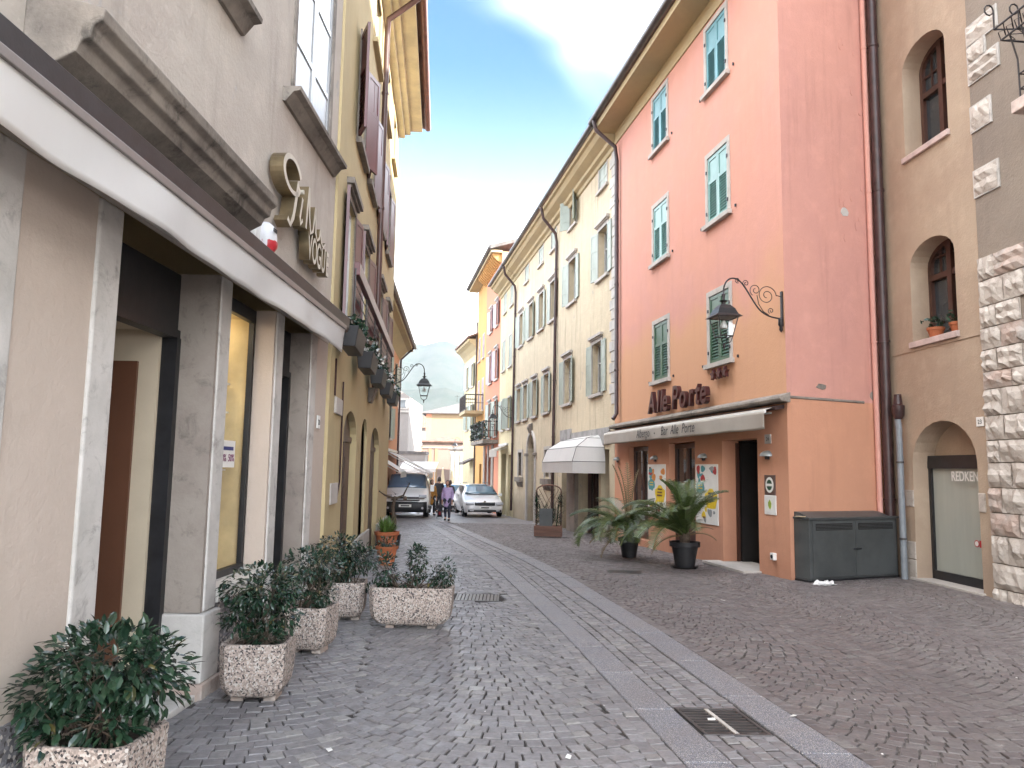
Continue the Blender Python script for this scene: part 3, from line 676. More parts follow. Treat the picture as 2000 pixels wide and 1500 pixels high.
for i, ch in enumerate('VOGUE'):
    me = textmesh(ch, .36, .10, M_face, sx=.62, offset=.006); me.materials.append(M_brass)
    for p_ in me.polygons: p_.material_index = 0 if p_.normal.z > .5 else 1
    place_text(A, me, .08+i*.165, .09, -.10, 'letter', e)
# house number, window notice, handbag, cable, street-name plate
e = empty('house_number_plate', A.w(2.86, 0, 2.08), A.rz, 'small white number plate on pink plaster beside the second shop door', 'number plate')
m = A.mb(); m.box(-.055, .055, .0, .012, -.07, .07); m.build('plate', M_wht, e, bev=.002); place_text(A, textmesh('20', .08, .002, M_prn), 0, .014, -.03, parent=e)
e = empty('sale_notice', A.w(.82, -.19, 1.7), A.rz, 'white paper discount notice stuck inside the shop window', 'notice')
m = A.mb(); m.box(-.17, .17, .0, .002, -.12, .10); m.build('paper', M_wht, e); mv = simple('violet_print', (.2, .03, .12), .6, .1, 5)
for i, t_ in enumerate(('20%', '50%')): place_text(A, textmesh(t_, .085, .001, mv, sx=.9, offset=.001), -.08+.17*i, .004, -.07, parent=e)
m = A.mb(); m.box(-.13, .13, .0024, .004, .02, .05); m.build('print_line', simple('blue_print', (.05, .06, .2), .6, .1, 5), e)
e = empty('handbag', A.w(.42, -.42, .70), A.rz, 'small round red-brown handbag standing on the window display floor', 'handbag')
m = A.mb(); m.lathe([(.02, 0), (.09, .01), (.12, .07), (.11, .15), (.05, .2), (.01, .21)], 16); o = m.build('bag', simple('oxblood_leather', (.28, .035, .02), .35, .2, 5), e, smooth=True); o.scale = (1.1, .6, .95)
m = A.mb(); m.tube([(.09*math.cos(R(a)), 0, .16+.1*math.sin(R(a))) for a in range(0, 181, 20)], .008, 6); m.build('handle', M_sign, e)

# ================================================================ LEFT: yellow building
Y = Frame('yellow_building', A.w(3.2)[:2], -5.2, -1, 'tall yellow building with three arched doorways, flower boxes and dark red shutters')
Yh = [(1.62, 3.24, -.3, 2.40, .40, .11), (3.94, 4.93, .42, 2.42, .38, .05), (5.67, 7.67, -.4, 2.38, .42, .13)]
rowA = [(1.5, .85), (3.55, 1.0), (6.6, .95), (8.6, .9)]; rowB = [(2.3, .9), (3.9, .9), (5.9, .9), (8.0, .9)]; rowC = [(1.6, .9), (4.1, 1.0), (6.6, .95), (8.9, .8)]
for u, w_ in rowA: Yh.append(hole(u, 3.42, w_, 1.72))
for u, w_ in rowB: Yh.append(hole(u, 6.25, w_, 1.55))
for u, w_ in rowC: Yh.append(hole(u, 8.75, w_, 1.1, depth=.12))
wall(Y, 0, 10.6, -.5, 10.9, Yh, .22, M_yel, back=9)
m = Y.mb(); m.box(-.02, .32, -.02, .03, -.1, 10.4); m.build('corner_strip', M_yel, Y.e)
for (u, w_) in rowA: window(Y, u, 3.42, w_, 1.72, 'open', M_shr, 172, .6, .09, M_led, sill=True, cornice=True) if False else window(Y, u, 3.42, w_, 1.72, 'open', M_shr, 172, .6, .09, M_led, cornice=True, depth=.1)
for i, (u, w_) in enumerate(rowB): window(Y, u, 6.25, w_, 1.55, 'open', M_shr, (161, 170, 172, 172)[i], .6, .09, M_led, depth=.1)
for (u, w_) in rowC: window(Y, u, 8.75, w_, 1.1, None, None, surround=.14, smat=M_soff, depth=.1)
for (a, b, z0, z1, rise) in ((1.62, 3.24, -.3, 2.40, .4), (5.67, 7.67, -.4, 2.38, .42)):
    m = Y.mb(); n = 14; sz = z1-rise; pts = [(a, z0), (b, z0), (b, sz)]+[((a+b)/2+(b-a)/2*math.cos(math.pi*i/n), sz+rise*math.sin(math.pi*i/n)) for i in range(1, n)]+[(a, sz)]
    m.prism(pts, -.16, -.10); d_ = m.build('arched_door', M_wood, Y.e)
    m = Y.mb(); m.box(a+.02, b-.02, -.10, -.07, sz-.04, sz+.05); m.box((a+b)/2-.04, (a+b)/2+.04, -.10, -.08, z0, sz)
    for kz in (.1, .8, 1.4): m.box(a+.12, (a+b)/2-.12, -.10, -.085, z0+kz+.2, z0+kz+.65); m.box((a+b)/2+.12, b-.12, -.10, -.085, z0+kz+.2, z0+kz+.65)
    m.build('door_panel', M_wood, d_, bev=.006)
M_cem = simple('grey_cement', (.33, .31, .28), .85, .2, 3)
for a, b in ((0, 1.62), (3.24, 5.67), (7.67, 10.6)): m = Y.mb(); m.box(a, b, -.02, .035, -.6, .47 if a < 5 else .42); m.build('plinth', M_cem, Y.e, bev=.006)
m = Y.mb(); m.box(-.3, 10.75, 0, .60, 10.42, 10.55); m.box(-.3, 10.7, 0, .3, 10.30, 10.42); m.box(-.3, 10.68, 0, .16, 10.2, 10.30); m.build('eaves', simple('pale_yellow_eaves', (.78, .70, .48), .8, .12, 2), Y.e, bev=.01)
m = Y.mb(); m.add([(-.3, .70, 10.56), (10.9, .70, 10.56), (10.9, -4.5, 12.6), (-.3, -4.5, 12.6), (-.3, .70, 10.64), (10.9, .70, 10.64), (10.9, -4.5, 12.7), (-.3, -4.5, 12.7)], [(0, 3, 2, 1), (4, 5, 6, 7), (0, 1, 5, 4), (1, 2, 6, 5), (2, 3, 7, 6), (3, 0, 4, 7)]); m.build('roof', M_roof, Y.e)
gutter(Y, -.3, 10.9, .74, 10.6, simple('copper_gutter', (.2, .08, .06), .4, .2, 4), .08)
pipe(Y, [(4.6, .74, 10.5), (4.75, .66, 10.32), (4.95, .12, 10.0), (5.05, .09, 9.7), (5.05, .09, 3.0)], .055, simple('copper_pipe', (.07, .035, .03), .4, .2, 4))
m = Y.mb(); m.extr([(0, -.25), (.05, -.25), (.14, .0), (0, .0)], -.2, .2) ; m.build('bracket', M_led, Y.e, (5.0, 0, 3.0))
# long timber rail with iron stays carrying the flower boxes
rl = empty('balcony_rail', Y.w(4, 0, 3.3), Y.rz, 'dark red timber handrail on thin iron stays in front of the yellow upper windows', 'railing')
m = Y.mb(); m.box(-3.6, 3.4, .20, .27, .62, .78); m.build('handrail', M_shr, rl, bev=.006)
for k in range(4): m = Y.mb(); m.tube([(-3.6, .22, .08+k*.14), (3.4, .22, .08+k*.14)], .007, 5); m.build('iron_bar', M_iron, rl)
for k in range(6): m = Y.mb(); m.tube([(-3.6+k*1.4, 0, .1), (-3.6+k*1.4, .22, .1), (-3.6+k*1.4, .22, .7)], .012, 5); m.build('stay', M_iron, rl)
fl_lab = ['black flower box with trailing greenery, first from the shop awning', 'black flower box with white blooms, second from the shop awning', 'black flower box heaped with white blooms in the middle of the yellow wall', 'black flower box with white blooms, fourth from the shop awning', 'black flower box at the lamp end of the yellow wall']
for k in range(5):
    e = empty('flower_box', Y.w(.55+k*2.0, .2, 3.0), Y.rz, fl_lab[k], 'flower box', 'flower boxes on the yellow building')
    m = Y.mb(); m.add([(-.42, -.1, 0), (.42, -.1, 0), (.42, .08, 0), (-.42, .08, 0), (-.46, -.12, .24), (.46, -.12, .24), (.46, .12, .24), (-.46, .12, .24)], [(0, 3, 2, 1), (4, 5, 6, 7), (0, 1, 5, 4), (1, 2, 6, 5), (2, 3, 7, 6), (3, 0, 4, 7)]); m.build('trough', M_bpot, e, bev=.01)
    lf = Y.mb(); fw_ = Y.mb(); r_ = random.Random(40+k)
    for i in range(240):
        c = Vector((r_.uniform(-.45, .45), r_.uniform(-.12, .14), .22+abs(r_.gauss(0, .1)))); a = Vector([r_.uniform(-1, 1) for _ in range(3)]).normalized()*.035; b = a.cross(Vector([r_.uniform(-1, 1) for _ in range(3)])).normalized()*.025
        fl = k > 0 and r_.random() < .38 and c.z > .27
        (fw_ if fl else lf).quad(c-a, c-b, c+a, c+b)
    o = lf.build('foliage', M_leaf, e, fix=False); o['kind'] = 'stuff'
    if k: o = fw_.build('blooms', M_flow if k != 2 else M_flow, e, fix=False); o['kind'] = 'stuff'
e = empty('utility_plate', Y.w(.7, 0, 1.9), Y.rz, 'pale rectangular panel with a cable loop on the yellow wall by the shop corner', 'wall panel')
m = Y.mb(); m.box(-.1, .5, 0, .03, .35, .55); m.box(-.25, .35, 0, .03, -.75, -.5); m.build('panel', M_trim, e, bev=.004)
m = Y.mb(); m.tube([(.55, .02, .8), (.55, .02, -.5), (.3, .02, -.72)], .012, 6); m.tube([(-.2, .02, 1.0), (-.2, .02, .55)], .012, 6); m.build('cable', M_brn, e)

# ================================================================ LEFT, further: orange building, white building, shop awnings
O = Frame('orange_building', (-4.38, 19.35), -4.0, -1, 'sunlit orange building beyond the yellow one, with a broad curved eave')
wall(O, 0, 19.4, -.8, 7.6, [hole(15.2, 2.9, .9, 1.4), hole(17.6, 5.2, .9, 1.3), hole(13.5, 5.2, .9, 1.3)], .2, plaster('bright_orange_plaster', (.64, .33, .20), (.60, .31, .19), (.4, .2, .13), .2, .3, .3, .2), back=8)
window(O, 15.2, 2.9, .9, 1.4, 'open', M_shs, 165, 1, .08); window(O, 17.6, 5.2, .9, 1.3, 'open', M_shs, 165, 1, .08); window(O, 13.5, 5.2, .9, 1.3, 'open', M_shs, 165, 1, .08)
m = O.mb(); m.box(-.2, 19.6, 0, .65, 7.5, 7.65); m.extr([(0, 7.05), (.4, 7.5), (0, 7.5)], -.2, 19.5); m.build('eaves', M_soff, O.e)
m = O.mb(); m.add([(-.3, .75, 7.66), (19.7, .75, 7.66), (19.7, -4, 9.0), (-.3, -4, 9.0), (-.3, .75, 7.74), (19.7, .75, 7.74), (19.7, -4, 9.1), (-.3, -4, 9.1)], [(0, 3, 2, 1), (4, 5, 6, 7), (0, 1, 5, 4), (1, 2, 6, 5), (2, 3, 7, 6), (3, 0, 4, 7)]); m.build('roof', M_roof, O.e)
pipe(O, [(18.8, .75, 7.6), (19.0, .1, 7.0), (19.1, .07, -.6)], .05, M_brn)
gutter(O, -.3, 19.7, .78, 7.7, M_gut, .06)
# ================================================================ RIGHT: pink hotel
P0 = (4.284, 11.91)
PK = Frame('pink_hotel', P0, -10.04, 1, 'tall salmon-pink hotel with green shutters above a long cream awning and a sign')
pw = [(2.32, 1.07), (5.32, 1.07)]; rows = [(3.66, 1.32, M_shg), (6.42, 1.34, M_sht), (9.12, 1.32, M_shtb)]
hs = [hole(u, z, .86, h, 0, .12) for u, _ in pw for z, h, _ in rows]
hs += [(.97, 2.30, -.1, 2.19, 0, .32), (3.52, 4.88, .0, 2.22, 0, .17), (6.18, 7.58, .0, 2.21, 0, .19)]
up_h = [h for h in hs if h[2] > 2.5]; lo_h = [h for h in hs if h[2] < 2.5]
wall(PK, 0, 8.72, 2.78, 11.05, up_h, .12, M_pink, back=2.2, skew=.285)
wall(PK, 0, 8.72, -.4, 2.78, lo_h, .5, M_oran, name='ground_floor_wall', back=2.2, skew=.285)
m = PK.mb(); m.box(1.0, 8.7, -7.5, -2.205, -.4, 11.04); m.build('rear_wall', M_pink2, PK.e)
# reveal panels and recessed joinery on the ground floor
m = PK.mb(); m.box(.97, 2.30, -1.6, -1.55, -.1, 2.19); m.box(2.2, 2.3, -1.55, -.33, -.1, 2.19); m.box(.9, 1.0, -1.55, -.33, -.1, 2.19); m.box(.97, 2.3, -1.55, -.33, 2.16, 2.2); m.build('doorway', M_dark, PK.e)
m = PK.mb(); m.box(.975, 1.03, -.31, -.26, 0, 2.15); m.box(2.24, 2.295, -.31, -.26, 0, 2.15); m.build('door_frame', M_wood, PK.e)
m = PK.mb(); m.box(.9, 2.5, -.5, .32, -.03, .012); m.build('doorstep', M_trim, PK.e)
for a, b in ((3.52, 4.88), (6.18, 7.58)):
    m = PK.mb(); m.box(a+.004, a+.09, -.19, -.13, 0, 2.2); m.box(b-.09, b-.004, -.19, -.13, 0, 2.2); m.box(a+.09, b-.09, -.19, -.13, 2.1, 2.2); m.box(a+.09, b-.09, -.19, -.13, .02, .8); m.box((a+b)/2-.04, (a+b)/2+.04, -.19, -.12, .8, 2.1); f = m.build('window', M_wood, PK.e, bev=.004)
    m = PK.mb(); m.quad((a+.09, -.165, .8), (b-.09, -.165, .8), (b-.09, -.165, 2.1), (a+.09, -.165, 2.1)); m.build('pane', M_glassb, f)
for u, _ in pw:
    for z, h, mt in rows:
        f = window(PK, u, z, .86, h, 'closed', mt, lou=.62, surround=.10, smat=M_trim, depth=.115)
        for sg in (-1, 1):
            m = PK.mb(); m.box(sg*.74-.012, sg*.74+.012, 0, .03, -.02, .03); m.build('shutter_catch', M_blk, f)
            for hz_ in (.22, h-.28): m = PK.mb(); m.box(sg*.45-.02, sg*.45+.02, .022, .04, hz_-.03, hz_+.03); m.build('hinge', M_blk, f)
# ledge over the ground floor, eaves, gutter, pipes
m = PK.mb(); m.extr([(.004, 2.70), (.16, 2.72), (.18, 2.76), (.16, 2.80), (.004, 2.86)], -.12, 8.72); m.build('ledge', M_led, PK.e, bev=.006)
m = PK.mb(); m.box(-.25, 8.75, .0, .60, 10.95, 11.12); m.box(-.0, 8.72, .0, .03, 10.6, 10.95); m.build('eaves', M_soff, PK.e)
m = PK.mb(); m.add([(-.3, .66, 11.13), (8.76, .66, 11.13), (8.76, -3.5, 12.4), (-.3, -3.5, 12.4), (-.3, .66, 11.2), (8.76, .66, 11.2), (8.76, -3.5, 12.5), (-.3, -3.5, 12.5)], [(0, 3, 2, 1), (4, 5, 6, 7), (0, 1, 5, 4), (1, 2, 6, 5), (2, 3, 7, 6), (3, 0, 4, 7)]); m.build('roof', M_roof, PK.e)
gutter(PK, -.3, 8.75, .70, 11.2, M_gut, .085)
pipe(PK, [(8.45, .70, 11.15), (8.42, .64, 10.85), (8.36, .12, 10.4), (8.3, .09, 10.0), (8.3, .09, 3.1), (8.25, .2, 2.95)], .055, M_brn)
# side face that turns towards the square: corner at u = 0, running to the right
SD = Frame(None, P0, 64.35, -1, ''); SD.e = empty('side_wing', (0, 0, 0), 0, parent=PK.e)
SD.e.matrix_parent_inverse = Matrix.Identity(4); SD.e.location = (0, 0, 0); SD.e.rotation_euler = (0, 0, SD.rz-PK.rz)
m = SD.mb(); L_ = 2.30
m.quad((0, 0, 2.79), (L_, 0, 2.79), (L_, 0, 11.05), (0, 0, 11.05)); m.quad((L_, 0, 2.79), (L_-.01, -1.0, 2.79), (L_-.01, -1.0, 11.05), (L_, 0, 11.05)); m.build('side_wall', M_pink2, SD.e, fix=False)
m = SD.mb(); m.quad((0, 0.006, -.3), (L_, 0.006, -.3), (L_, 0.006, 2.79), (0, 0.006, 2.79)); m.quad((L_, 0.006, -.3), (L_-.01, -1, -.3), (L_-.01, -1, 2.79), (L_, 0.006, 2.79)); m.quad((0, 0, 2.79), (L_, 0, 2.79), (L_, .006, 2.79), (0, .006, 2.79)); m.build('side_wall_base', M_oran, SD.e, fix=False)
m = SD.mb(); m.extr([(0, 2.77), (.025, 2.785), (.02, 2.81), (0, 2.82)], 0, 1.7); m.build('ledge_end', M_led, SD.e)
m = SD.mb(); m.box(1.98, L_+.02, .008, .03, -.1, .16); m.build('plinth', M_pil, SD.e)
r_ = random.Random(5)
def chip(u, z, a, b, mat, seed):
    q = random.Random(seed); n = 9; pts = [(u+a*q.uniform(.7, 1.1)*math.cos(2*math.pi*i/n), z+b*q.uniform(.7, 1.1)*math.sin(2*math.pi*i/n)) for i in range(n)]
    m = SD.mb(); m.prism(pts, .0, .008); m.build('plaster_scar', mat, SD.e)
for i, (u, z, a, b) in enumerate(((1.4, 6.0, .09, .09), (.75, 3.0, .13, .05), (1.92, 2.92, .07, .08))): chip(u, z, a, b, M_led if i else M_pil, i)
for i in range(12): chip(1.45+r_.uniform(-.15, .45), r_.uniform(5.3, 9.2), r_.uniform(.02, .05), r_.uniform(.03, .09), M_pink2, 20+i)
def spipe(pts, r, mat, name='downpipe'):
    m = SD.mb(); m.tube(pts, r, 10)
    for k in range(4): z = 1.2+k*2.6; m.tube([(pts[1][0], pts[1][1], z), (pts[1][0], pts[1][1], z+.03)], r*1.2, 10)
    m.build(name, mat, SD.e, smooth=True)
spipe([(1.93, .06, 11), (1.93, .06, .80), (1.78, .06, .74)], .045, M_pink2, 'painted_pipe')
spipe([(2.016, .181, 11.2), (2.016, .181, 0)], .082, M_brn)
m = SD.mb(); m.lathe([(.05, 0), (.05, .05), (.02, .07), (.025, .13), (.008, .16)], 10, (1.84, .07, .52)); m.build('pipe_spout', M_gut, SD.e, smooth=True)
# grey pipe with brown hopper in the corner
e = empty('grey_downpipe', SD.w(1.904, .483, 0), SD.rz, 'grey downpipe under a dark hopper in the corner beside the arched shop door', 'downpipe')
m = SD.mb(); m.tube([(0, 0, -.02), (0, 0, 2.35), (-.02, .0, 2.5)], .05, 12); m.build('pipe', simple('grey_pipe', (.2, .22, .24), .4, .15, 5), e, smooth=True)
m = SD.mb(); m.lathe([(.055, 2.5), (.09, 2.56), (.1, 2.72), (.07, 2.74), (.055, 2.9)], 12); m.build('hopper', M_brn, e, smooth=True)
m = SD.mb(); m.tube([(0, 0, .6), (0, 0, .63)], .06, 12); m.tube([(0, 0, 1.8), (0, 0, 1.83)], .06, 12); m.build('clip', M_gut, e)
# hotel awning
ha = empty('hotel_awning', PK.w(4.0, 0, 2.62), PK.rz, 'long cream awning lettered Albergo - Bar Alle Porte on the hotel front', 'awning')
m = PK.mb(); m.extr([(.02, .0), (.16, -.03), (.17, .03), (.02, .06)], -3.95, 4.7); m.build('roller_cover', M_brn, ha)
u0a, u1a = -4.45, 3.0
m = PK.mb(); n = 40
pts = []
for j in range(5):
    for i in range(n+1):
        t = j/4; u = u0a+.2+(u1a+1.2-u0a)*i/n; u = -3.85+(8.5)*i/n
        pts.append((u, .16+.14*t, .02-.05*t))
m.add(pts, [(j*(n+1)+i, j*(n+1)+i+1, (j+1)*(n+1)+i+1, (j+1)*(n+1)+i) for j in range(4) for i in range(n)]); o = m.build('canopy', M_fab, ha, smooth=True, fix=False); sm_ = o.modifiers.new('t', 'SOLIDIFY'); sm_.thickness = .003
m = PK.mb(); m.box(-3.87, 4.67, .28, .315, -.075, -.03); m.build('front_bar', M_wht, ha, bev=.006)
cloth_strip(PK, -3.87, 4.67, -.33, -.05, .322, 'valance', M_fab, ha, 160, .010, 9)
for u in (-3.6, .3, 4.0): m = PK.mb(); m.tube([(u, .05, -.05), (u+.5, .14, -.06), (u, .28, -.07)], .016, 6); m.build('folding_arm', M_wht, ha)
me = textmesh('Albergo', .27, .002, M_prn, shear=.22, sx=.98, offset=-.002); place_text(PK, me, 1.6, .345, -.25, parent=ha)
me = textmesh('-', .27, .002, M_prn, shear=.25, sx=.9); place_text(PK, me, .87, .345, -.25, parent=ha)
me = textmesh('Bar  Alle  Porte', .275, .002, M_prn, shear=.22, sx=1.0, offset=-.002); place_text(PK, me, -.38, .345, -.25, parent=ha)
# hotel letters and stars
e = empty('hotel_sign', PK.w(4.2, .0, 2.92), PK.rz, 'dark red raised letters Alle Porte with three stars on the salmon wall', 'sign')
xx = 1.50
for ch, adv in (('A', .40), ('l', .21), ('l', .21), ('e', .37), (' ', .17), ('P', .42), ('o', .42), ('r', .31), ('t', .27), ('e', .36)):
    if ch != ' ':
        me = textmesh(ch, .68, .09, M_sign, shear=.12, sx=.92, offset=.010, name='letter'); place_text(PK, me, xx-.18, .13, .0, 'letter', e)
    xx -= adv
for k in range(3):
    pts = [(-1.78-k*.24+(.11 if i % 2 == 0 else .05)*math.sin(math.pi*i/5), .50+(.11 if i % 2 == 0 else .05)*math.cos(math.pi*i/5)) for i in range(10)]
    m = PK.mb(); m.prism(pts, .05, .12); m.build('star', M_sign, e)
# wall lamps, plaques, posters, socket
for k, (u, lab) in enumerate(((.62, 'grey half-dome wall lamp to the right of the hotel door'), (3.08, 'grey half-dome wall lamp over the larger poster'), (5.70, 'grey half-dome wall lamp over the smaller poster behind the cycads'), (8.45, 'grey half-dome wall lamp at the far end of the hotel front'))):
    e = empty('wall_lamp', PK.w(u, 0, 1.88), PK.rz, lab, 'wall lamp', 'half-dome wall lamps on the hotel')
    m = PK.mb(); n = 14; pts = []
    for j in range(6):
        for i in range(n+1):
            a = math.pi*i/n; b = math.pi/2*j/5; pts.append((.14*math.cos(a)*math.cos(b), .13*math.sin(a)*math.cos(b)+.002, .095*math.sin(b)))
    m.add(pts, [(j*(n+1)+i, j*(n+1)+i+1, (j+1)*(n+1)+i+1, (j+1)*(n+1)+i) for j in range(5) for i in range(n)]+[tuple(range(n+1))]); m.build('shade', simple('lamp_grey', (.24, .25, .25), .35, .1, 5, metal=.3), e, smooth=True)
    m = PK.mb(); m.box(-.05, .05, .0, .03, -.05, .02); m.build('mount', M_blk, e)
def poster(u, w_, z0, z1, label, seed):
    e = empty('poster', PK.w(u, .004, z0), PK.rz, label, 'poster', 'ice-cream posters on the hotel wall')
    h = z1-z0; m = PK.mb(); m.box(-w_/2, w_/2, 0, .012, 0, h); m.build('board', M_wht, e)
    r_ = random.Random(seed)
    cols = {k: simple('print_'+k, c, .5, .15, 6) for k, c in dict(yellow=(.7, .5, .02), teal=(.06, .27, .3), red=(.4, .03, .03), brown=(.12, .05, .03), orange=(.6, .22, .04), grey=(.25, .27, .28)).items()} if seed == 1 else POSTC
    if seed == 1: globals()['POSTC'] = cols
    def blob(cx_, cz_, a, b, c, k, lev=0, ph=0):
        n = 14; m = PK.mb(); m.prism([(cx_+a*(1+.12*math.sin(k*i*2*math.pi/n+ph))*math.cos(2*math.pi*i/n), cz_+b*(1+.12*math.sin(k*i*2*math.pi/n+ph))*math.sin(2*math.pi*i/n)) for i in range(n)], .0125+lev*.001, .0132+lev*.001); m.build('print_shape', cols[c], e)
    blob(-w_*.2, h*.42, w_*.28, h*.17, 'yellow', 5); blob(w_*.28, h*.60, w_*.2, h*.12, 'teal', 6)
    for i in range(9): blob(r_.uniform(-.4, .4)*w_, h*(.76+r_.uniform(-.06, .17)), r_.uniform(.05, .12)*w_, h*r_.uniform(.03, .08), r_.choice(['red', 'brown', 'grey', 'teal', 'orange']), 3, 1+i*.2, i)
    for i in range(8): blob(r_.uniform(-.4, .4)*w_, h*(.14+r_.uniform(-.07, .13)), r_.uniform(.04, .1)*w_, h*r_.uniform(.02, .07), r_.choice(['red', 'brown', 'yellow', 'grey']), 3, 1+i*.2, i)
    for i in range(3):
        m = PK.mb(); z = h*(.5-.06*i); m.box(-w_*.32, -w_*.08+.02*i, .0145, .0155, z, z+h*.03); m.build('print_line', cols['brown'], e)
    for i in range(2):
        m = PK.mb(); z = h*(.63-.05*i); m.box(w_*.18, w_*.38, .0145, .0155, z, z+h*.02); m.build('print_line', cols['yellow'], e)
poster(2.96, 1.0, .63, 1.76, 'large white poster of ices with yellow and teal shapes, nearer the hotel door', 1)
poster(5.62, 1.1, .63, 1.77, 'white ice-cream poster partly hidden behind the cycad fronds', 2)
e = empty('round_plaque', PK.w(.56, 0, 1.42), PK.rz, 'square brown plaque with a white ring and green centre beside the hotel door', 'plaque')
m = PK.mb(); m.box(-.17, .17, 0, .015, -.16, .16); m.build('board', simple('plaque_brown', (.1, .06, .05), .4, .1, 5), e, bev=.004)
m = PK.mb(); m.tube([(0, .015, 0), (0, .019, 0)], .125, 24); m.build('ring', M_wht, e); m = PK.mb(); m.tube([(0, .019, 0), (0, .022, 0)], .085, 24); m.build('disc', simple('plaque_green', (.02, .07, .04), .4, .1, 5), e)
m = PK.mb(); m.box(-.1, .1, .022, .024, -.02, .02); m.build('band', M_wht, e)
e = empty('white_plaque', PK.w(.56, 0, 1.10), PK.rz, 'rounded white plaque with a green leaf emblem under the square plaque', 'plaque')
m = PK.mb(); m.box(-.185, .185, 0, .014, -.155, .155); m.build('board', M_wht, e, bev=.03)
m = PK.mb(); m.prism([(0, -.07), (.05, -.02), (.055, .04), (.0, .09), (-.045, .03), (-.04, -.03)], .0145, .018); m.build('emblem', simple('emblem_green', (.3, .4, .05), .5, .2, 5), e)
e = empty('house_number_plate', PK.w(.60, 0, 2.16), PK.rz, 'small pale house number plate under the hotel awning, above the wall lamp by the door', 'number plate')
m = PK.mb(); m.box(-.10, .10, 0, .012, -.075, .075); m.build('plate', M_trim, e, bev=.003); place_text(PK, textmesh('24', .09, .002, M_prn), 0, .014, -.03, parent=e)
e = empty('wall_socket', PK.w(.46, 0, .30), PK.rz, 'small white electrical socket low on the orange wall right of the hotel door', 'socket')
m = PK.mb(); m.box(-.055, .055, 0, .06, -.055, .055); m.build('housing', M_wht, e, bev=.008); m = PK.mb(); m.tube([(0, .06, 0), (0, .066, 0)], .03, 14); m.build('cap', M_blk, e)

# ================================================================ RIGHT: cream building
C1 = Frame('cream_building', PK.w(8.74)[:2], -10.04, 1, 'long weathered cream building with sage shutters, stained plaster and brown downpipes')
def cu(u): return u-8.74
ch = []; cwin = []
for u, z, h in ((10.45, 3.82, 1.5), (13.9, 3.82, 1.5), (17.1, 3.75, 1.45), (19.3, 3.75, 1.45), (21.2, 3.75, 1.45), (22.75, 3.75, 1.45)): cwin.append((u, z, .95 if u < 16 else .8, h, (177, 176) if u < 12 else (rnd.choice([177, 172, 176, 168]), rnd.choice([177, 175, 165]))))
for u, z, h in ((9.85, 7.15, 1.45), (13.35, 7.15, 1.45), (16.2, 7.1, 1.45), (18.2, 7.1, 1.45), (20.2, 7.1, 1.45), (22.4, 7.1, 1.45)): cwin.append((u, z, .9 if u < 16 else .8, h, (176, 168) if u < 12 else (rnd.choice([176, 170, 174, 168]), rnd.choice([176, 165]))))
for u, z in ((9.85, 9.8), (13.3, 9.75), (16.1, 9.75), (18.3, 9.75), (21.2, 9.75)): cwin.append((u, z, .8, 1.0, 'closed' if u not in (13.3,) else (150, 140)))
for u, z, w_, h, an in cwin: ch.append(hole(cu(u), z, w_, h, 0, .24))
ch += [(cu(18.95), cu(20.5), -.6, 3.0, .72, .35), (cu(16.35), cu(17.15), 1.35, 2.35, 0, .25), (cu(21.7), cu(22.5), 1.35, 2.35, 0, .25),
       (cu(9.2), cu(10.0), -.6, 2.2, 0, .4), (cu(10.2), cu(12.4), -.6, 2.3, 0, .45), (cu(13.4), cu(14.6), -.6, 2.3, 0, .4)]
wall(C1, 0, 15.0, -.6, 11.0, ch, .24, M_cream, back=8)
for u, z, w_, h, an in cwin:
    if an == 'closed': window(C1, cu(u), z, w_, h, 'closed', M_shs, lou=0, surround=.07, smat=M_trim, depth=.2)
    else: window(C1, cu(u), z, w_, h, 'open', M_shs, 0, 0 if u > 12 else .0, .11, M_trim, depth=.22, cornice=(z < 9), angs=an)
# carved doorway
m = C1.mb(); n = 12; a, b, sz = cu(18.95), cu(20.5), 2.28
for i in range(n):
    p0_, p1_ = math.pi*i/n, math.pi*(i+1)/n
    for (ra, rb, v) in ((.78, .92, .07),):
        cx_ = (a+b)/2; q = [(cx_+ra*math.cos(p0_), sz+ra*math.sin(p0_)), (cx_+rb*math.cos(p0_), sz+rb*math.sin(p0_)), (cx_+rb*math.cos(p1_), sz+rb*math.sin(p1_)), (cx_+ra*math.cos(p1_), sz+ra*math.sin(p1_))]
        m.prism(q, -.05, v)
m.build('door_arch', M_trim, C1.e)
m = C1.mb(); m.box(a-.16, a+.0, -.05, .07, -.5, sz-.1); m.build('door_jamb', M_trim, C1.e, bev=.01); m = C1.mb(); m.box(b-.0, b+.16, -.05, .07, -.5, sz-.1); m.build('door_jamb', M_trim, C1.e, bev=.01)
for x in (a-.1, b+.1): m = C1.mb(); m.box(x-.14, x+.14, -.02, .12, sz-.12, sz); m.build('impost', M_led, C1.e, bev=.01)
m = C1.mb(); m.extr([(0, 3.02), (.12, 3.1), (.2, 3.3), (.14, 3.45), (0, 3.5)], (a+b)/2-.14, (a+b)/2+.14); m.build('keystone', M_led, C1.e, bev=.02)
m = C1.mb(); m.box(a, b, -.34, -.3, -.5, 3.0); m.build('street_door', M_wood, C1.e)
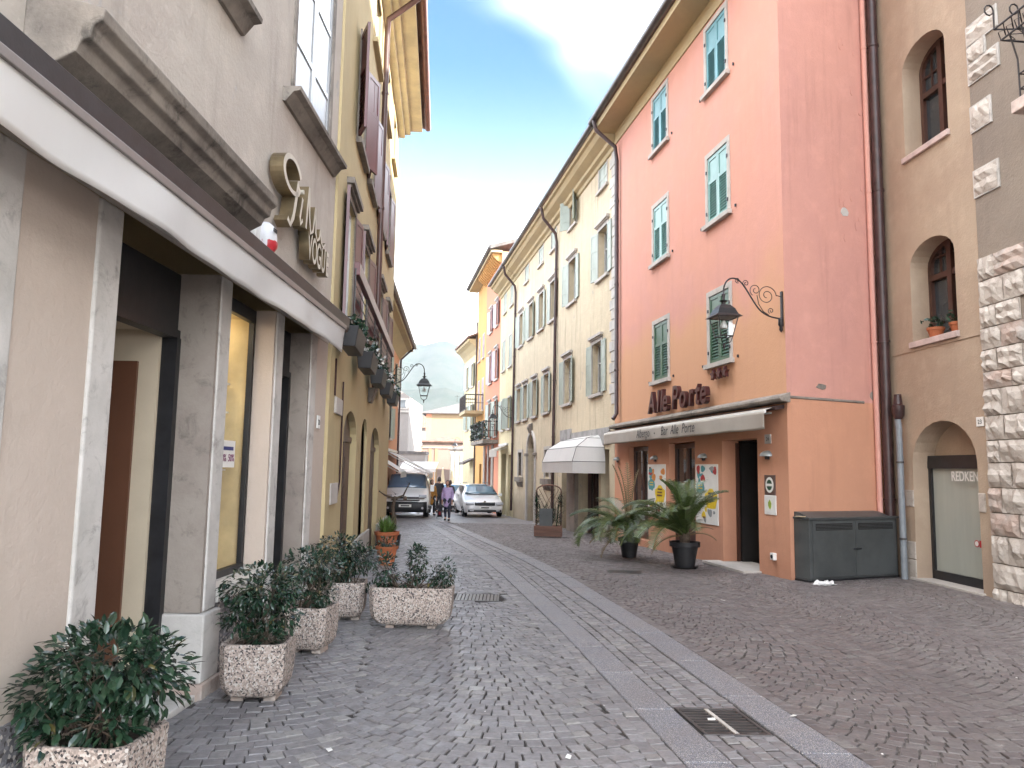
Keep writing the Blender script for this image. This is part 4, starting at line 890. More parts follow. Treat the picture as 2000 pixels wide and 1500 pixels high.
for (a, b) in ((cu(16.35), cu(17.15)), (cu(21.7), cu(22.5))):
    m = C1.mb(); m.box(a-.12, a, -.02, .05, 1.3, 2.47); m.box(b, b+.12, -.02, .05, 1.3, 2.47); m.box(a, b, -.02, .05, 2.35, 2.47); f = m.build('window', M_trim, C1.e)
    m = C1.mb(); m.box(a-.25, b+.25, -.02, .16, 1.08, 1.28); m.extr([(0, .85), (.1, 1.08), (0, 1.08)], a-.2, b+.2); m.build('sill', M_led, f, bev=.01)
    m = C1.mb(); m.quad((a, -.2, 1.35), (b, -.2, 1.35), (b, -.2, 2.35), (a, -.2, 2.35)); m.build('pane', M_glassb, f)
    m = C1.mb(); [m.tube([(a+(b-a)*k/5, .0, 1.35), (a+(b-a)*k/5, .0, 2.35)], .012, 5) for k in range(1, 5)]; [m.tube([(a, .0, 1.35+.25*k), (b, .0, 1.35+.25*k)], .01, 5) for k in range(1, 4)]
    o = m.build('grille', M_iron, f); o['kind'] = 'stuff'
# shop front under the bubble canopy
m = C1.mb(); m.quad((cu(10.2), -.4, -.6), (cu(12.4), -.4, -.6), (cu(12.4), -.4, 2.3), (cu(10.2), -.4, 2.3)); m.quad((cu(13.4), -.35, -.6), (cu(14.6), -.35, -.6), (cu(14.6), -.35, 2.3), (cu(13.4), -.35, 2.3)); m.quad((cu(9.2), -.35, -.6), (cu(10), -.35, -.6), (cu(10), -.35, 2.2), (cu(9.2), -.35, 2.2)); m.build('shop_glazing', M_glassb, C1.e)
for x in (10.2, 11.0, 11.75, 12.34, 13.4, 14.05, 14.54): m = C1.mb(); m.box(cu(x), cu(x)+.06, -.40, -.3, -.5, 2.28); m.build('mullion', M_wframe if x > 13 else M_wood, C1.e)
m = C1.mb(); m.box(cu(12.42), cu(13.38), -.02, .14, -.5, 1.6); m.build('pier', M_pild, C1.e, bev=.02); m = C1.mb(); m.box(cu(12.38), cu(13.42), -.02, .18, 1.62, 1.74); m.build('pier_cap', M_led, C1.e, bev=.02)
m = C1.mb(); m.box(cu(13.3), cu(14.7), -.02, .05, 2.3, 2.95); m.box(cu(9.1), cu(13.25), -.02, .04, 2.32, 2.8); m.build('fascia_panel', M_gpl if False else simple('grey_fascia', (.3, .29, .28), .8, .25, 3), C1.e)
m = C1.mb(); m.box(cu(13.5), cu(14.5), -.345, -.33, -.35, .35); m.build('door_panel', M_wht, C1.e)
# quoins on the hotel boundary
for k in range(26):
    z = 3.4+k*.29; m = C1.mb(); ln = .42 if k % 2 else .26; m.box(-.015, ln, -.02, .018+.004*(k % 3), z, z+.27); m.build('quoin', M_gpl if False else M_pil, C1.e, bev=.008)
# cornice, gutter, roof
def eave_set(B, L_, zt, roofm=M_roofg):
    m = B.mb(); m.extr([(0, zt-.62), (.05, zt-.60), (.08, zt-.5), (.18, zt-.45), (.2, zt-.36), (.42, zt-.24), (.5, zt-.12), (.58, zt-.1), (.6, zt), (0, zt)], -.0, L_); m.build('cornice', M_soff, B.e)
    m = B.mb(); m.add([(0, .66, zt+.01), (L_, .66, zt+.01), (L_, -4, zt+1.5), (0, -4, zt+1.5), (0, .66, zt+.09), (L_, .66, zt+.09), (L_, -4, zt+1.6), (0, -4, zt+1.6)], [(0, 3, 2, 1), (4, 5, 6, 7), (0, 1, 5, 4), (1, 2, 6, 5), (2, 3, 7, 6), (3, 0, 4, 7)]); m.build('roof', roofm, B.e)
    gutter(B, 0, L_, .67, zt+.07, M_gut, .075)
eave_set(C1, 14.95, 11.1)
for u in (15.35, 23.55):
    pipe(C1, [(cu(u)-.15, .70, 11.0), (cu(u)-.1, .6, 10.6), (cu(u), .12, 10.1), (cu(u), .08, 9.8), (cu(u)+.3, .08, -.25)], .055, M_brn)
# pale yellow building
C2 = Frame('pale_yellow_building', C1.w(15.02)[:2], -10.04, 1, 'narrow pale yellow building with pale green shutters between brown downpipe and coral house')
def cv(u): return u-23.76
c2 = [(25.2, 3.55, .8, 1.5, (165, 150)), (27.0, 3.55, .8, 1.5, (170, 165)), (25.1, 6.55, .8, 1.5, 'closed'), (27.0, 6.55, .8, 1.5, 'closed'), (24.9, 9.5, .75, 1.0, 'closed'), (26.8, 9.5, .75, 1.0, 'closed')]
wall(C2, 0, 4.44, -.7, 11.0, [hole(cv(u), z, w_, h, 0, .2) for u, z, w_, h, _ in c2]+[(cv(24.4), cv(25.3), -.7, 2.3, 0, .4), (cv(25.9), cv(27.3), -.7, 2.35, 0, .4)], .2, M_cream2, back=8)
for u, z, w_, h, an in c2: window(C2, cv(u), z, w_, h, 'closed' if an == 'closed' else 'open', M_shs, lou=0, surround=.08, smat=M_trim, depth=.18, angs=None if an == 'closed' else an)
m = C2.mb(); m.quad((cv(24.4), -.38, -.7), (cv(25.3), -.38, -.7), (cv(25.3), -.38, 2.3), (cv(24.4), -.38, 2.3)); m.quad((cv(25.9), -.38, -.7), (cv(27.3), -.38, -.7), (cv(27.3), -.38, 2.35), (cv(25.9), -.38, 2.35)); m.build('shop_glazing', M_dark, C2.e)
eave_set(C2, 4.44, 11.1)
# coral house with bracketed eaves and balconies
S_ = Frame('coral_house', C2.w(4.46)[:2], -10.04, 1, 'coral and deep yellow house with bracketed overhanging roof and two dark balconies')
def cs(u): return u-28.22
sw = [(29.4, 3.35, .9, 1.9, 0), (31.6, 3.35, .9, 1.9, 0), (29.4, 6.4, .9, 1.6, 0), (31.6, 6.4, .9, 1.6, 0), (29.4, 9.3, .8, 1.3, 0), (31.6, 9.3, .8, 1.3, 0)]
sw2 = [(34.6, 5.1, .8, 1.9, 0), (36.4, 5.1, .7, 1.9, 0), (34.6, 8.3, .7, 1.4, 0), (36.4, 8.3, .7, 1.4, 0)]
wall(S_, 0, 5.4, -.8, 13.1, [hole(cs(u), z, w_, h, 0, .2) for u, z, w_, h, _ in sw]+[(cs(30.6), cs(31.5), -.8, 2.5, .4, .3), (cs(32.0), cs(32.9), -.8, 2.5, .4, .3)], .2, M_salm, back=8)
wall(S_, 5.402, 9.3, -.8, 13.1, [hole(cs(u), z, w_, h, 0, .2) for u, z, w_, h, _ in sw2]+[(cs(34.5), cs(35.5), -.8, 1.9, 0, .3)], .2, M_orr, back=8)
for u, z, w_, h, _ in sw: window(S_, cs(u), z, w_, h, 'open', M_shm if z > 5 else M_shs, 165, .6, .1, M_trim, cornice=True, depth=.18)
for u, z, w_, h, _ in sw2: window(S_, cs(u), z, w_, h, 'closed', M_shm, 0, .6, .08, M_trim, depth=.18)
m = S_.mb(); m.quad((cs(30.5), -.28, -.8), (cs(35.6), -.28, -.8), (cs(35.6), -.28, 2.5), (cs(30.5), -.28, 2.5)); m.build('shop_glazing', M_dark, S_.e)
m = S_.mb(); m.box(cs(29.8), cs(30.55), 0, .05, -.8, 2.9); m.box(cs(31.52), cs(31.98), 0, .05, -.8, 2.9); m.box(cs(32.95), cs(33.6), 0, .05, -.8, 2.9); m.build('stone_pier', M_pild, S_.e)
m = S_.mb(); m.box(-.1, 9.6, 0, .6, 13.0, 13.12); m.build('eaves', M_soff, S_.e)
for k in range(14): m = S_.mb(); u = .15+k*.42; m.extr([(0, 12.5), (.2, 12.62), (.45, 12.86), (.5, 13.0), (0, 13.0)], u, u+.14); m.build('bracket', M_orr, S_.e)
m = S_.mb(); m.add([(-.3, .66, 13.13), (9.8, .66, 13.13), (9.8, -4, 14.6), (-.3, -4, 14.6), (-.3, .66, 13.33), (9.8, .66, 13.33), (9.8, -4, 14.8), (-.3, -4, 14.8)], [(0, 3, 2, 1), (4, 5, 6, 7), (0, 1, 5, 4), (1, 2, 6, 5), (2, 3, 7, 6), (3, 0, 4, 7)]); m.build('roof', M_roofg, S_.e)
gutter(S_, -.3, 9.8, .7, 13.25, M_gut, .08)
pipe(S_, [(9.75, .7, 13.2), (9.5, .3, 12.3), (9.45, .08, 11.5)], .04, M_wframe); pipe(S_, [(9.2, .07, 11), (9.2, .07, -.6)], .05, M_brn)
def balcony(u0, u1, z, d, plants, label_part='balcony'):
    m = S_.mb(); m.box(u0, u1, .01, d, z-.18, z); b_ = m.build(label_part, M_soff if not plants else M_led, S_.e)
    m = S_.mb(); m.box(u0, u1, d-.04, d, z+.92, z+.98); m.box(u0, u1, d-.03, d, z+.04, z+.07); m.box(u0, u0+.04, .01, d, z+.92, z+.98); m.box(u1-.04, u1, .01, d, z+.92, z+.98); m.box(u0, u0+.04, .01, d, z+.45, z+.48)
    for u in (u0, u1-.04): m.box(u, u+.04, d-.04, d, z, z+.95)
    n = int((u1-u0)/.11)
    for i in range(n): u = u0+(u1-u0)*i/n; m.box(u, u+.018, d-.02, d-.005, z+.05, z+.93)
    for i in range(int(d/.12)): m.box(u0+.005, u0+.02, .05+i*.12, .065+i*.12, z+.03, z+.93)
    o = m.build('railing', M_iron, b_); o['kind'] = 'stuff'
    if plants:
        q = S_.mb(); r_ = random.Random(3)
        for i in range(900):
            c = Vector((r_.uniform(u0, u1), d-.1+r_.uniform(-.14, .16), z+r_.uniform(.05, 1.0))); a = Vector([r_.uniform(-1, 1) for _ in range(3)]).normalized()*.06; b = a.cross(Vector([r_.uniform(-1, 1) for _ in range(3)])).normalized()*.045; q.quad(c-a, c-b, c+a, c+b)
        o = q.build('foliage', M_leaf, b_, fix=False); o['kind'] = 'stuff'
balcony(cs(28.4), cs(33.6), 3.12, .8, True); balcony(cs(34.2), cs(37.3), 5.05, 1.1, False)
# last house of the row
T_ = Frame('ochre_corner_house', S_.w(9.32)[:2], -12.5, 1, 'small ochre house with a rounded eave, last of the row before the square')
wall(T_, 0, 5.0, -1.2, 9.9, [hole(1.6, 7.0, .9, 1.5), hole(3.6, 7.0, .9, 1.5), hole(1.6, 4.2, .9, 1.6), hole(3.6, 4.2, .9, 1.6)], .2, M_cream2, back=7)
for u, z in ((1.6, 7.0), (3.6, 7.0), (1.6, 4.2), (3.6, 4.2)): window(T_, u, z, .9, 1.5 if z > 5 else 1.6, 'open', M_shs, 165, 1, .08)
m = T_.mb(); m.extr([(0, 9.0), (.12, 9.3), (.35, 9.6), (.6, 9.75), (.62, 9.9), (0, 9.9)], -.1, 5.3); m.build('eaves', M_soff, T_.e)
m = T_.mb(); m.add([(-.2, .7, 9.92), (5.4, .7, 9.92), (5.4, -3, 11.4), (-.2, -3, 11.4), (-.2, .7, 10.05), (5.4, .7, 10.05), (5.4, -3, 11.5), (-.2, -3, 11.5)], [(0, 3, 2, 1), (4, 5, 6, 7), (0, 1, 5, 4), (1, 2, 6, 5), (2, 3, 7, 6), (3, 0, 4, 7)]); m.build('roof', M_roof, T_.e)
m = T_.mb(); m.extr([(0, 2.3), (.7, 2.0), (.7, 1.85), (0, 2.2)], .3, 2.2); m.build('door_canopy', M_roofg, T_.e)

# ================================================================ RIGHT: beige building with arched openings
BR = Frame('beige_building', (6.3, 12.6), -4.9, 1, 'beige rendered building with deep arched windows and an arched glass shop door')
# facade runs towards the camera, so u is negative
wall(BR, -2.2, .75, -.2, 14, [(-1.66, -.58, 6.74, 8.52, .34, .42), (-1.66, -.58, 3.70, 5.25, .34, .42), (-1.92, -.44, -.2, 2.43, .62, .38)], .4, M_beige, back=6)
for z0, z1 in ((6.74, 8.52), (3.70, 5.25)):
    a, b = -1.66, -.58; m = BR.mb(); n = 12; sz = z1-.34; t = .07; cx_ = (a+b)/2
    ring = lambda k, i: (cx_+((b-a)/2-k)*math.cos(math.pi*i/n), sz+(.34-k)*math.sin(math.pi*i/n))
    for i in range(n): m.prism([ring(0, i), ring(t, i), ring(t, i+1), ring(0, i+1)], -.40, -.30)
    m.box(a, a+t, -.4, -.3, z0, sz); m.box(b-t, b, -.4, -.3, z0, sz); m.box(a+t, b-t, -.4, -.3, z0, z0+.07); m.box(cx_-.05, cx_+.05, -.4, -.28, z0+.07, sz+.32); m.box(a+t, b-t, -.4, -.29, z0+.98, z0+1.07)
    for x in ((a+cx_)/2, (b+cx_)/2): m.box(x-.012, x+.012, -.38, -.33, z0+1.07, sz+.22)
    m.box(a+t, b-t, -.38, -.33, z0+1.33, z0+1.355); f = m.build('arched_window', M_wood, BR.e)
    m = BR.mb(); m.quad((a, -.36, z0), (b, -.36, z0), (b, -.36, z1), (a, -.36, z1)); m.build('pane', M_glass, f)
    m = BR.mb(); m.box(a-.0, b+.0, -.33, .045, z0-.085, z0+.004); m.box(a-.04, b+.04, .0, .05, z0-.09, z0+.0); m.build('sill', M_limer if False else simple('pink_marble', (.5, .40, .37), .5, .15, 6), f, bev=.006)
m = BR.mb(); m.box(-2.19, .0, .0, .012, 3.56, 3.60); m.build('string_line', M_beige, BR.e)
# arched shop door
m = BR.mb(); a, b, n = -1.92, -.44, 14; sz = 1.81; cx_ = (a+b)/2
pts = [(a, -.1), (b, -.1), (b, sz)]+[(cx_+(b-a)/2*math.cos(math.pi*i/n), sz+.62*math.sin(math.pi*i/n)) for i in range(1, n)]+[(a, sz)]
m.prism(pts, -.38, -.36); m.build('shop_infill', M_beige, BR.e)
m = BR.mb(); m.box(a, b, -.36, -.24, 1.72, 1.92); m.box(a, a+.06, -.34, -.25, .0, 1.72); m.box(b-.06, b, -.34, -.25, 0, 1.72); m.box(a+.06, b-.06, -.34, -.25, .0, .16); f = m.build('shop_door', M_blk, BR.e)
m = BR.mb(); m.quad((a+.06, -.29, .16), (b-.06, -.29, .16), (b-.06, -.29, 1.72), (a+.06, -.29, 1.72)); m.build('pane', simple('frosted_door_glass', (.36, .38, .34), .35, .06, 2, stretch=(3, 3, .3), bump=.05), f)
m = BR.mb(); nn = 60; pp = [(a+.06+(b-a-.12)*i/nn, -.335+.012*math.sin(i*1.9)+.01*math.sin(i*.7), z) for z in (.16, 1.72) for i in range(nn+1)]; m.add(pp, [(i, i+1, nn+2+i, nn+1+i) for i in range(nn)]); m.build('curtain', simple('sage_curtain', (.40, .42, .37), .8, .12, 5), f, smooth=True, fix=False)
place_text(BR, textmesh('REDKEN', .20, .003, M_wht, sx=.80, offset=.002), -1.33, -.225, 1.54, parent=f)
m = BR.mb(); m.box(-1.78, -1.50, -.284, -.281, .60, .70); m.build('warning_sticker', M_red, f); m = BR.mb(); m.tube([(-1.44, -.284, .65), (-1.44, -.281, .65)], .05, 16); m.build('warning_ring', M_red, f); m = BR.mb(); m.tube([(-1.44, -.281, .65), (-1.44, -.279, .65)], .037, 16); m.build('warning_disc', M_wht, f)
m = BR.mb(); m.box(a-.05, b+.12, -.35, .06, -.03, .03); m.build('doorstep', M_trim, BR.e, bev=.006)
for (z0, z1, u0_, u1_) in ((-.05, .3, -.44, -.14), (.31, .58, -.44, -.16), (1.12, 1.38, -.44, -.10), (1.12, 1.38, -2.06, -1.92)):
    m = BR.mb(); m.box(u0_+.003, u1_, -.02, .016, z0, z1); m.build('jamb_stone', M_lime, BR.e, bev=.012)
e = empty('flower_pot', BR.w(-.98, -.12, 3.70), 0, 'terracotta pot with a small leafy plant on the lower arched window sill, near the drainpipe', 'flower pot', 'flower pots on the window sill')
def smallpot(e, r_, h, seed):
    m = MB(); m.lathe([(r_*.68, 0), (r_*.95, h*.75), (r_*1.06, h*.76), (r_*1.08, h), (r_*.95, h), (r_*.9, h*.85)], 18); m.build('pot', M_terra, e, smooth=True)
    q = MB(); z = random.Random(seed)
    for i in range(46): 
        c = Vector((z.gauss(0, r_*.6), z.gauss(0, r_*.6), h+abs(z.gauss(.08, .06)))); a_ = Vector([z.uniform(-1, 1) for _ in range(3)]).normalized()*.045; b_ = a_.cross(Vector([z.uniform(-1, 1) for _ in range(3)])).normalized()*.025; q.quad(c-a_, c-b_, c+a_, c+b_)
    o = q.build('foliage', M_leaf, e, fix=False); o['kind'] = 'stuff'
smallpot(e, .12, .17, 1)
e = empty('flower_pot', BR.w(-1.5, -.12, 3.70), 0, 'terracotta pot on the lower arched window sill, on the side of the stone wall', 'flower pot', 'flower pots on the window sill'); smallpot(e, .115, .16, 2)
e = empty('house_number_plate', BR.w(-2.03, 0, 2.36), BR.rz, 'white house number plate above the arch, beside the rough stone wall', 'number plate')
m = BR.mb(); m.box(-.075, .075, 0, .012, -.065, .065); m.build('plate', M_wht, e, bev=.003); place_text(BR, textmesh('23', .085, .002, M_prn), 0, .014, -.03, parent=e)

# ================================================================ RIGHT: rough stone building
SB = Frame('stone_building', BR.w(-2.18, .02)[:2], -4.9, 1, 'grey building with rusticated pale stone blocks rising from the street to its corner')
wall(SB, -14, 0, -.2, 14.5, [(-2.3, -1.12, 6.75, 9.5, .0, .3), (-2.4, -1.25, 3.2, 5.1, 0, .3)], .3, M_taupe, back=7)
def rough_block(u0, u1, z0, z1, seed, mat, proud=.07):
    q = random.Random(seed); m = SB.mb(); nx, nz = 6, 4; e_ = .012
    gr = []
    for j in range(nz+1):
        for i in range(nx+1):
            x = u0+(u1-u0)*i/nx; z = z0+(z1-z0)*j/nz; edge = i in (0, nx) or j in (0, nz)
            if not edge: x += q.uniform(-.022, .022); z += q.uniform(-.014, .014)
            gr.append((x+(q.uniform(-.006, .006) if edge else 0), .018+q.uniform(0, .012) if edge else proud*(.35+.75*abs(math.sin(i*1.1+seed)*math.cos(j*1.3+seed*.7)))*q.uniform(.75, 1.15)+.008, z+(q.uniform(-.005, .005) if edge else 0)))
    W = nx+1; fs = [(j*W+i, j*W+i+1, (j+1)*W+i+1, (j+1)*W+i) for j in range(nz) for i in range(nx)]
    m.add(gr, fs)
    m.add([(u0, .0, z0), (u1, .0, z0), (u1, .0, z1), (u0, .0, z1), (u0, .018, z0), (u1, .018, z0), (u1, .018, z1), (u0, .018, z1)], [(0, 1, 5, 4), (1, 2, 6, 5), (2, 3, 7, 6), (3, 0, 4, 7), (4, 5, 6, 7)])
    m.build('stone_block', mat, SB.e, fix=False)
z = -.12; k = 0; q = random.Random(8)
while z < 4.35:
    h = q.choice([.24, .27, .3, .33, .36]); u = .0; lim = -3.6 if z < 3.6 else -(3.6-(z-3.6)*3.6)
    j = 0
    while u > lim:
        w_ = q.uniform(.32, .62) if (j or k % 2) else q.uniform(.2, .34)
        if 3.15 < z+h/2 < 5.15 and u-w_ < -1.15: break
        rough_block(u-w_+.012, u, z, z+h-.014, k*20+j, M_lime if q.random() < .7 else M_limer, .075); u -= w_; j += 1
    z += h; k += 1
for i, (z0, z1, w_) in enumerate(((4.32, 4.56, .5), (5.50, 5.86, .5), (6.45, 6.80, .42), (7.72, 8.0, .62), (7.46, 7.70, .38), (7.16, 7.44, .62), (8.6, 8.9, .5))):
    m = SB.mb(); m.box(-w_, .0, .0, .02, z0-.02, z1+.02); m.build('block_border', M_pil, SB.e); rough_block(-w_+.03, -.02, z0, z1, 900+i, M_lime, .06)
window(SB, -1.71, 6.78, 1.16, 2.6, None, None, surround=.0, framemat=M_wood, sill=False, depth=.28)
window(SB, -1.82, 3.22, 1.13, 1.86, None, None, surround=.09, smat=M_trim, framemat=M_wood, depth=.28)
# iron balcony corner with marble slab
bl = empty('iron_balcony', SB.w(-2.08, 0, 6.27), SB.rz, 'ornate black wrought iron balcony basket over a pink marble ledge on the stone building', 'balcony')
m = SB.mb(); m.box(-.9, .95, .0, .30, -.10, .06); m.build('marble_slab', simple('marble_ledge', (.48, .38, .33), .5, .25, 5), bl, bev=.01)
m = SB.mb(); m.extr([(0, -.5), (.10, -.42), (.2, -.1), (0, -.1)], .45, .75); m.build('corbel', M_pil, bl, bev=.02)
def bar(pts, r=.009, name='iron_bar', n=6): m = SB.mb(); m.tube(pts, r, n); m.build(name, M_iron, bl)
for k in range(9): u = .9-k*.2; bar([(u, .2, .06), (u, .21, .62), (u, .30, .95)], .011)
bar([(.9, .2, .22), (-.9, .2, .22)], .01); bar([(.9, .2, .42), (-.9, .2, .42)], .01); bar([(.9, .2, .22), (.9, .0, .22)], .01); bar([(.9, .2, .42), (.9, .0, .42)], .01)
bar([(1.0, .0, .92), (1.0, .34, .92), (-.9, .34, .92)], .014); bar([(1.0, .0, 1.10), (1.06, .38, 1.10), (-.9, .38, 1.10)], .014)
for k in range(14): u = 1.0-k*.14; bar([(u, .34, .92), (u-.035, .40, 1.0), (u-.07, .35, 1.02), (u-.035, .30, .97), (u-.10, .38, 1.10)], .007, 'scroll', 5); bar([(u, .34, .92), (u-.07, .2, .90), (u-.14, .34, .92)], .007, 'scroll', 5)
for (u, v, s_) in ((1.06, .38, .14), (1.0, .08, .12)):
    bar([(u, v, 1.1), (u, v, 1.34)]+[(u, v+.06-.06*math.cos(t*.7)+.0, 1.36+.07*math.sin(t*.7)) for t in range(9)], .01, 'finial')
bar([(.55, .25, .95), (.55, .25, 2.6)], .016, 'upright')
# ================================================================ planters and shrubs
def planter_mesh(w_, d_, h, name='planter_body'):
    m = MB(); n = 8
    # belly-shaped section that narrows to the foot, hollow at the top
    prof = [(.66, 0.0), (.80, .05), (.92, .18), (.97, .40), (.985, .7), (1.0, .93), (1.0, 1.0), (.88, 1.0), (.86, .86)]
    for k, z in prof: pass
    rings = []
    for k, z in prof:
        a, b = w_/2*k, d_/2*k; c = .045
        rings.append([(-a+c, -b, z*h), (a-c, -b, z*h), (a, -b+c, z*h), (a, b-c, z*h), (a-c, b, z*h), (-a+c, b, z*h), (-a, b-c, z*h), (-a, -b+c, z*h)])
    pts = [p for r in rings for p in r]
    m.add(pts, [(i*8+k, i*8+(k+1) % 8, (i+1)*8+(k+1) % 8, (i+1)*8+k) for i in range(len(rings)-1) for k in range(8)]+[tuple(range(7, -1, -1))])
    return m
LEAF = ([(0, 0, 0), (.3, .2, .04), (.32, 0, 0), (.3, -.2, .04), (.68, .19, .02), (.7, 0, -.02), (.68, -.19, .02), (1, 0, -.09)], [(0, 2, 1), (0, 3, 2), (1, 2, 5, 4), (2, 3, 6, 5), (4, 5, 7), (5, 6, 7)])
def leaf_matrix(p, dirv, size, r_):
    x = dirv.normalized(); up_ = Vector((r_.uniform(-.5, .5), r_.uniform(-.5, .5), 1)); y = up_.cross(x)
    y = y.normalized() if y.length > 1e-3 else Vector((0, 1, 0)); z = x.cross(y)
    M_ = Matrix((x, y, z)).transposed().to_4x4(); return Matrix.Translation(p) @ M_ @ Matrix.Scale(size, 4)
def shrub(e, blobs, base_z, seed, nleaf, leaf=.065, singles=0, mat=None, gap=.42, stems=9, spread=.1):
    """blobs: (cx, cy, cz, rx, ry, rz, weight) clumps of foliage"""
    from mathutils import noise
    r_ = random.Random(seed); mat = mat or M_leaf; lm = MB(); lm.add(*LEAF); base = lm.mesh('leaf', mat, fix=False)
    st = MB(); twigs = []
    tot = sum(b[6] for b in blobs)
    for b in blobs:
        for k in range(max(2, int(stems*b[6]/tot))):
            x0, y0 = b[0]*.45+r_.uniform(-spread, spread), b[1]*.6+r_.uniform(-spread*.6, spread*.6)
            tip = Vector((b[0]+r_.uniform(-.75, .75)*b[3], b[1]+r_.uniform(-.7, .7)*b[4], b[2]+r_.uniform(-.5, .8)*b[5])); p0 = Vector((x0, y0, base_z-.03)); mid = p0.lerp(tip, .5)+Vector((r_.uniform(-.04, .04), r_.uniform(-.04, .04), .02))
            st.tube([p0, p0.lerp(mid, .5)+Vector((0, 0, .015)), mid, tip], [.009, .007, .005, .002], 5); twigs.append((mid, tip))
            for q in range(3):
                s0 = mid.lerp(tip, r_.random()*.7); t2 = s0+Vector((r_.uniform(-1, 1), r_.uniform(-1, 1), r_.uniform(-.2, 1))).normalized()*r_.uniform(.08, .16); st.tube([s0, t2], [.004, .0015], 4)
    st.build('stems', M_bark, e, fix=False)
    big = MB(); cnt = 0; tries = 0; L_ = []
    while cnt < nleaf and tries < nleaf*8:
        tries += 1; b = r_.choices(blobs, [q[6] for q in blobs])[0]
        d = Vector((r_.gauss(0, 1), r_.gauss(0, 1), r_.gauss(0, 1))).normalized(); rad = r_.random()**.38
        p = Vector((b[0]+d.x*b[3]*rad, b[1]+d.y*b[4]*rad, b[2]+d.z*b[5]*rad))
        if p.z < base_z-.04: continue
        nz = noise.noise(p*9+Vector((seed, 0, 0)))
        if nz < -.18+gap*.35 - .25*(rad > .8): 
            if r_.random() < .78: continue
        dr = (d+Vector((r_.uniform(-.8, .8), r_.uniform(-.8, .8), r_.uniform(-.9, .35))))
        L_.append((p.y, leaf_matrix(p, dr, leaf*r_.uniform(.6, 1.2), r_))); cnt += 1
    L_.sort(key=lambda t: t[0])
    for i, (_, M_) in enumerate(L_):
        if i < singles: o = bpy.data.objects.new('leaf', base); col.objects.link(o); o.parent = e; o.matrix_local = M_
        else:
            big.add([M_ @ Vector(v) for v in LEAF[0]], LEAF[1])
    o = big.build('leaves', mat, e, fix=False); o['kind'] = 'stuff'
def planter(name, x, y, w_, d_, h, rot, label, group, soil=True):
    e = empty(name, (x, y, g(y)), rot, label, 'planter', group)
    b = planter_mesh(w_, d_, h).build('planter_body', M_agg, e, (0, 0, .035)); 
    mo = b.modifiers.new('bevel', 'BEVEL'); mo.width = .008; mo.segments = 2; mo.angle_limit = R(50)
    for sx in (-1, 1): m = MB(); m.box(sx*w_*.25-.04, sx*w_*.25+.04, -d_*.22, d_*.22, 0, .045); m.build('foot', M_limer, e)
    m = MB(); m.box(-w_*.44, w_*.44, -d_*.44, d_*.44, h*.8, h*.86+.035); m.build('soil', M_soil, e); return e
GP = 'washed aggregate planters by the shop front'
def shrub_thing(pe, x, y, rot, label, cat='shrub', group='glossy shrubs in the stone planters'): return empty('shrub', (x, y, g(y)), rot, label, cat, group)
planter('square_planter', -1.79, 3.53, .46, .42, .39, R(-4), 'pebbled stone planter cut by the photo edge, before the grey plinth', GP)
e = shrub_thing(None, -1.79, 3.53, R(-4), 'large dark glossy shrub in the planter nearest the grey plinth')
shrub(e, [(-.02, .04, .71, .28, .25, .17, 5), (-.22, .0, .58, .13, .2, .17, 1.8), (.2, .05, .66, .15, .2, .17, 2.0), (-.12, -.12, .45, .12, .08, .12, .7), (.1, -.1, .5, .12, .08, .1, .7)], .38, 3, 1700, .07, 295, gap=.35, stems=16)
planter('square_planter', -1.74, 5.55, .44, .42, .36, R(3), 'pebbled pinkish square planter standing against the stone pilaster foot', GP)
e = shrub_thing(None, -1.74, 5.55, R(3), 'round dark shrub on thin stems in the planter by the pilaster')
shrub(e, [(0, 0, .74, .28, .26, .16, 5), (-.14, -.02, .56, .12, .15, .13, 1.3), (.12, .05, .55, .14, .15, .13, 1.3), (.06, -.12, .42, .12, .08, .06, .7)], .36, 5, 1800, .052, 0, gap=.5, stems=14)
planter('square_planter', -1.74, 6.92, .42, .40, .36, R(-8), 'pebbled square planter below the show window, between two others', GP)
e = shrub_thing(None, -1.74, 6.92, R(-8), 'bushy reddish-green shrub in the middle planter below the show window')
shrub(e, [(0, 0, .73, .26, .25, .16, 5), (-.1, 0, .55, .15, .18, .13, 1.2), (.08, 0, .5, .15, .16, .12, 1.2)], .36, 6, 1500, .05, 0, gap=.45, stems=14)
planter('square_planter', -1.72, 8.38, .40, .40, .36, R(5), 'rounded pale pebbled planter next to the second shop door', GP)
e = shrub_thing(None, -1.72, 8.38, R(5), 'leafy shrub with a drooping side branch by the second shop door')
shrub(e, [(-.1, 0, .72, .25, .25, .16, 4), (.12, 0, .62, .22, .22, .15, 3), (.27, -.05, .25, .09, .08, .14, .9), (-.05, 0, .5, .14, .14, .12, 1.2)], .30, 7, 1700, .052, 0, gap=.4, stems=14)
planter('trough_planter', -.98, 8.02, .84, .36, .37, R(-1.5), 'long rectangular pebbled trough standing out in the street', GP)
e = shrub_thing(None, -.98, 8.02, R(-1.5), 'row of small open shrubs in the long stone trough')
shrub(e, [(-.29, 0, .56, .13, .14, .18, 3), (.04, 0, .69, .10, .1, .15, 2.2), (.03, 0, .5, .09, .1, .07, .8), (.22, 0, .5, .12, .1, .10, 1.4), (.34, 0, .55, .09, .1, .14, 1.6), (-.1, 0, .46, .08, .1, .07, .5)], .37, 9, 1400, .046, 0, gap=.35, stems=16)
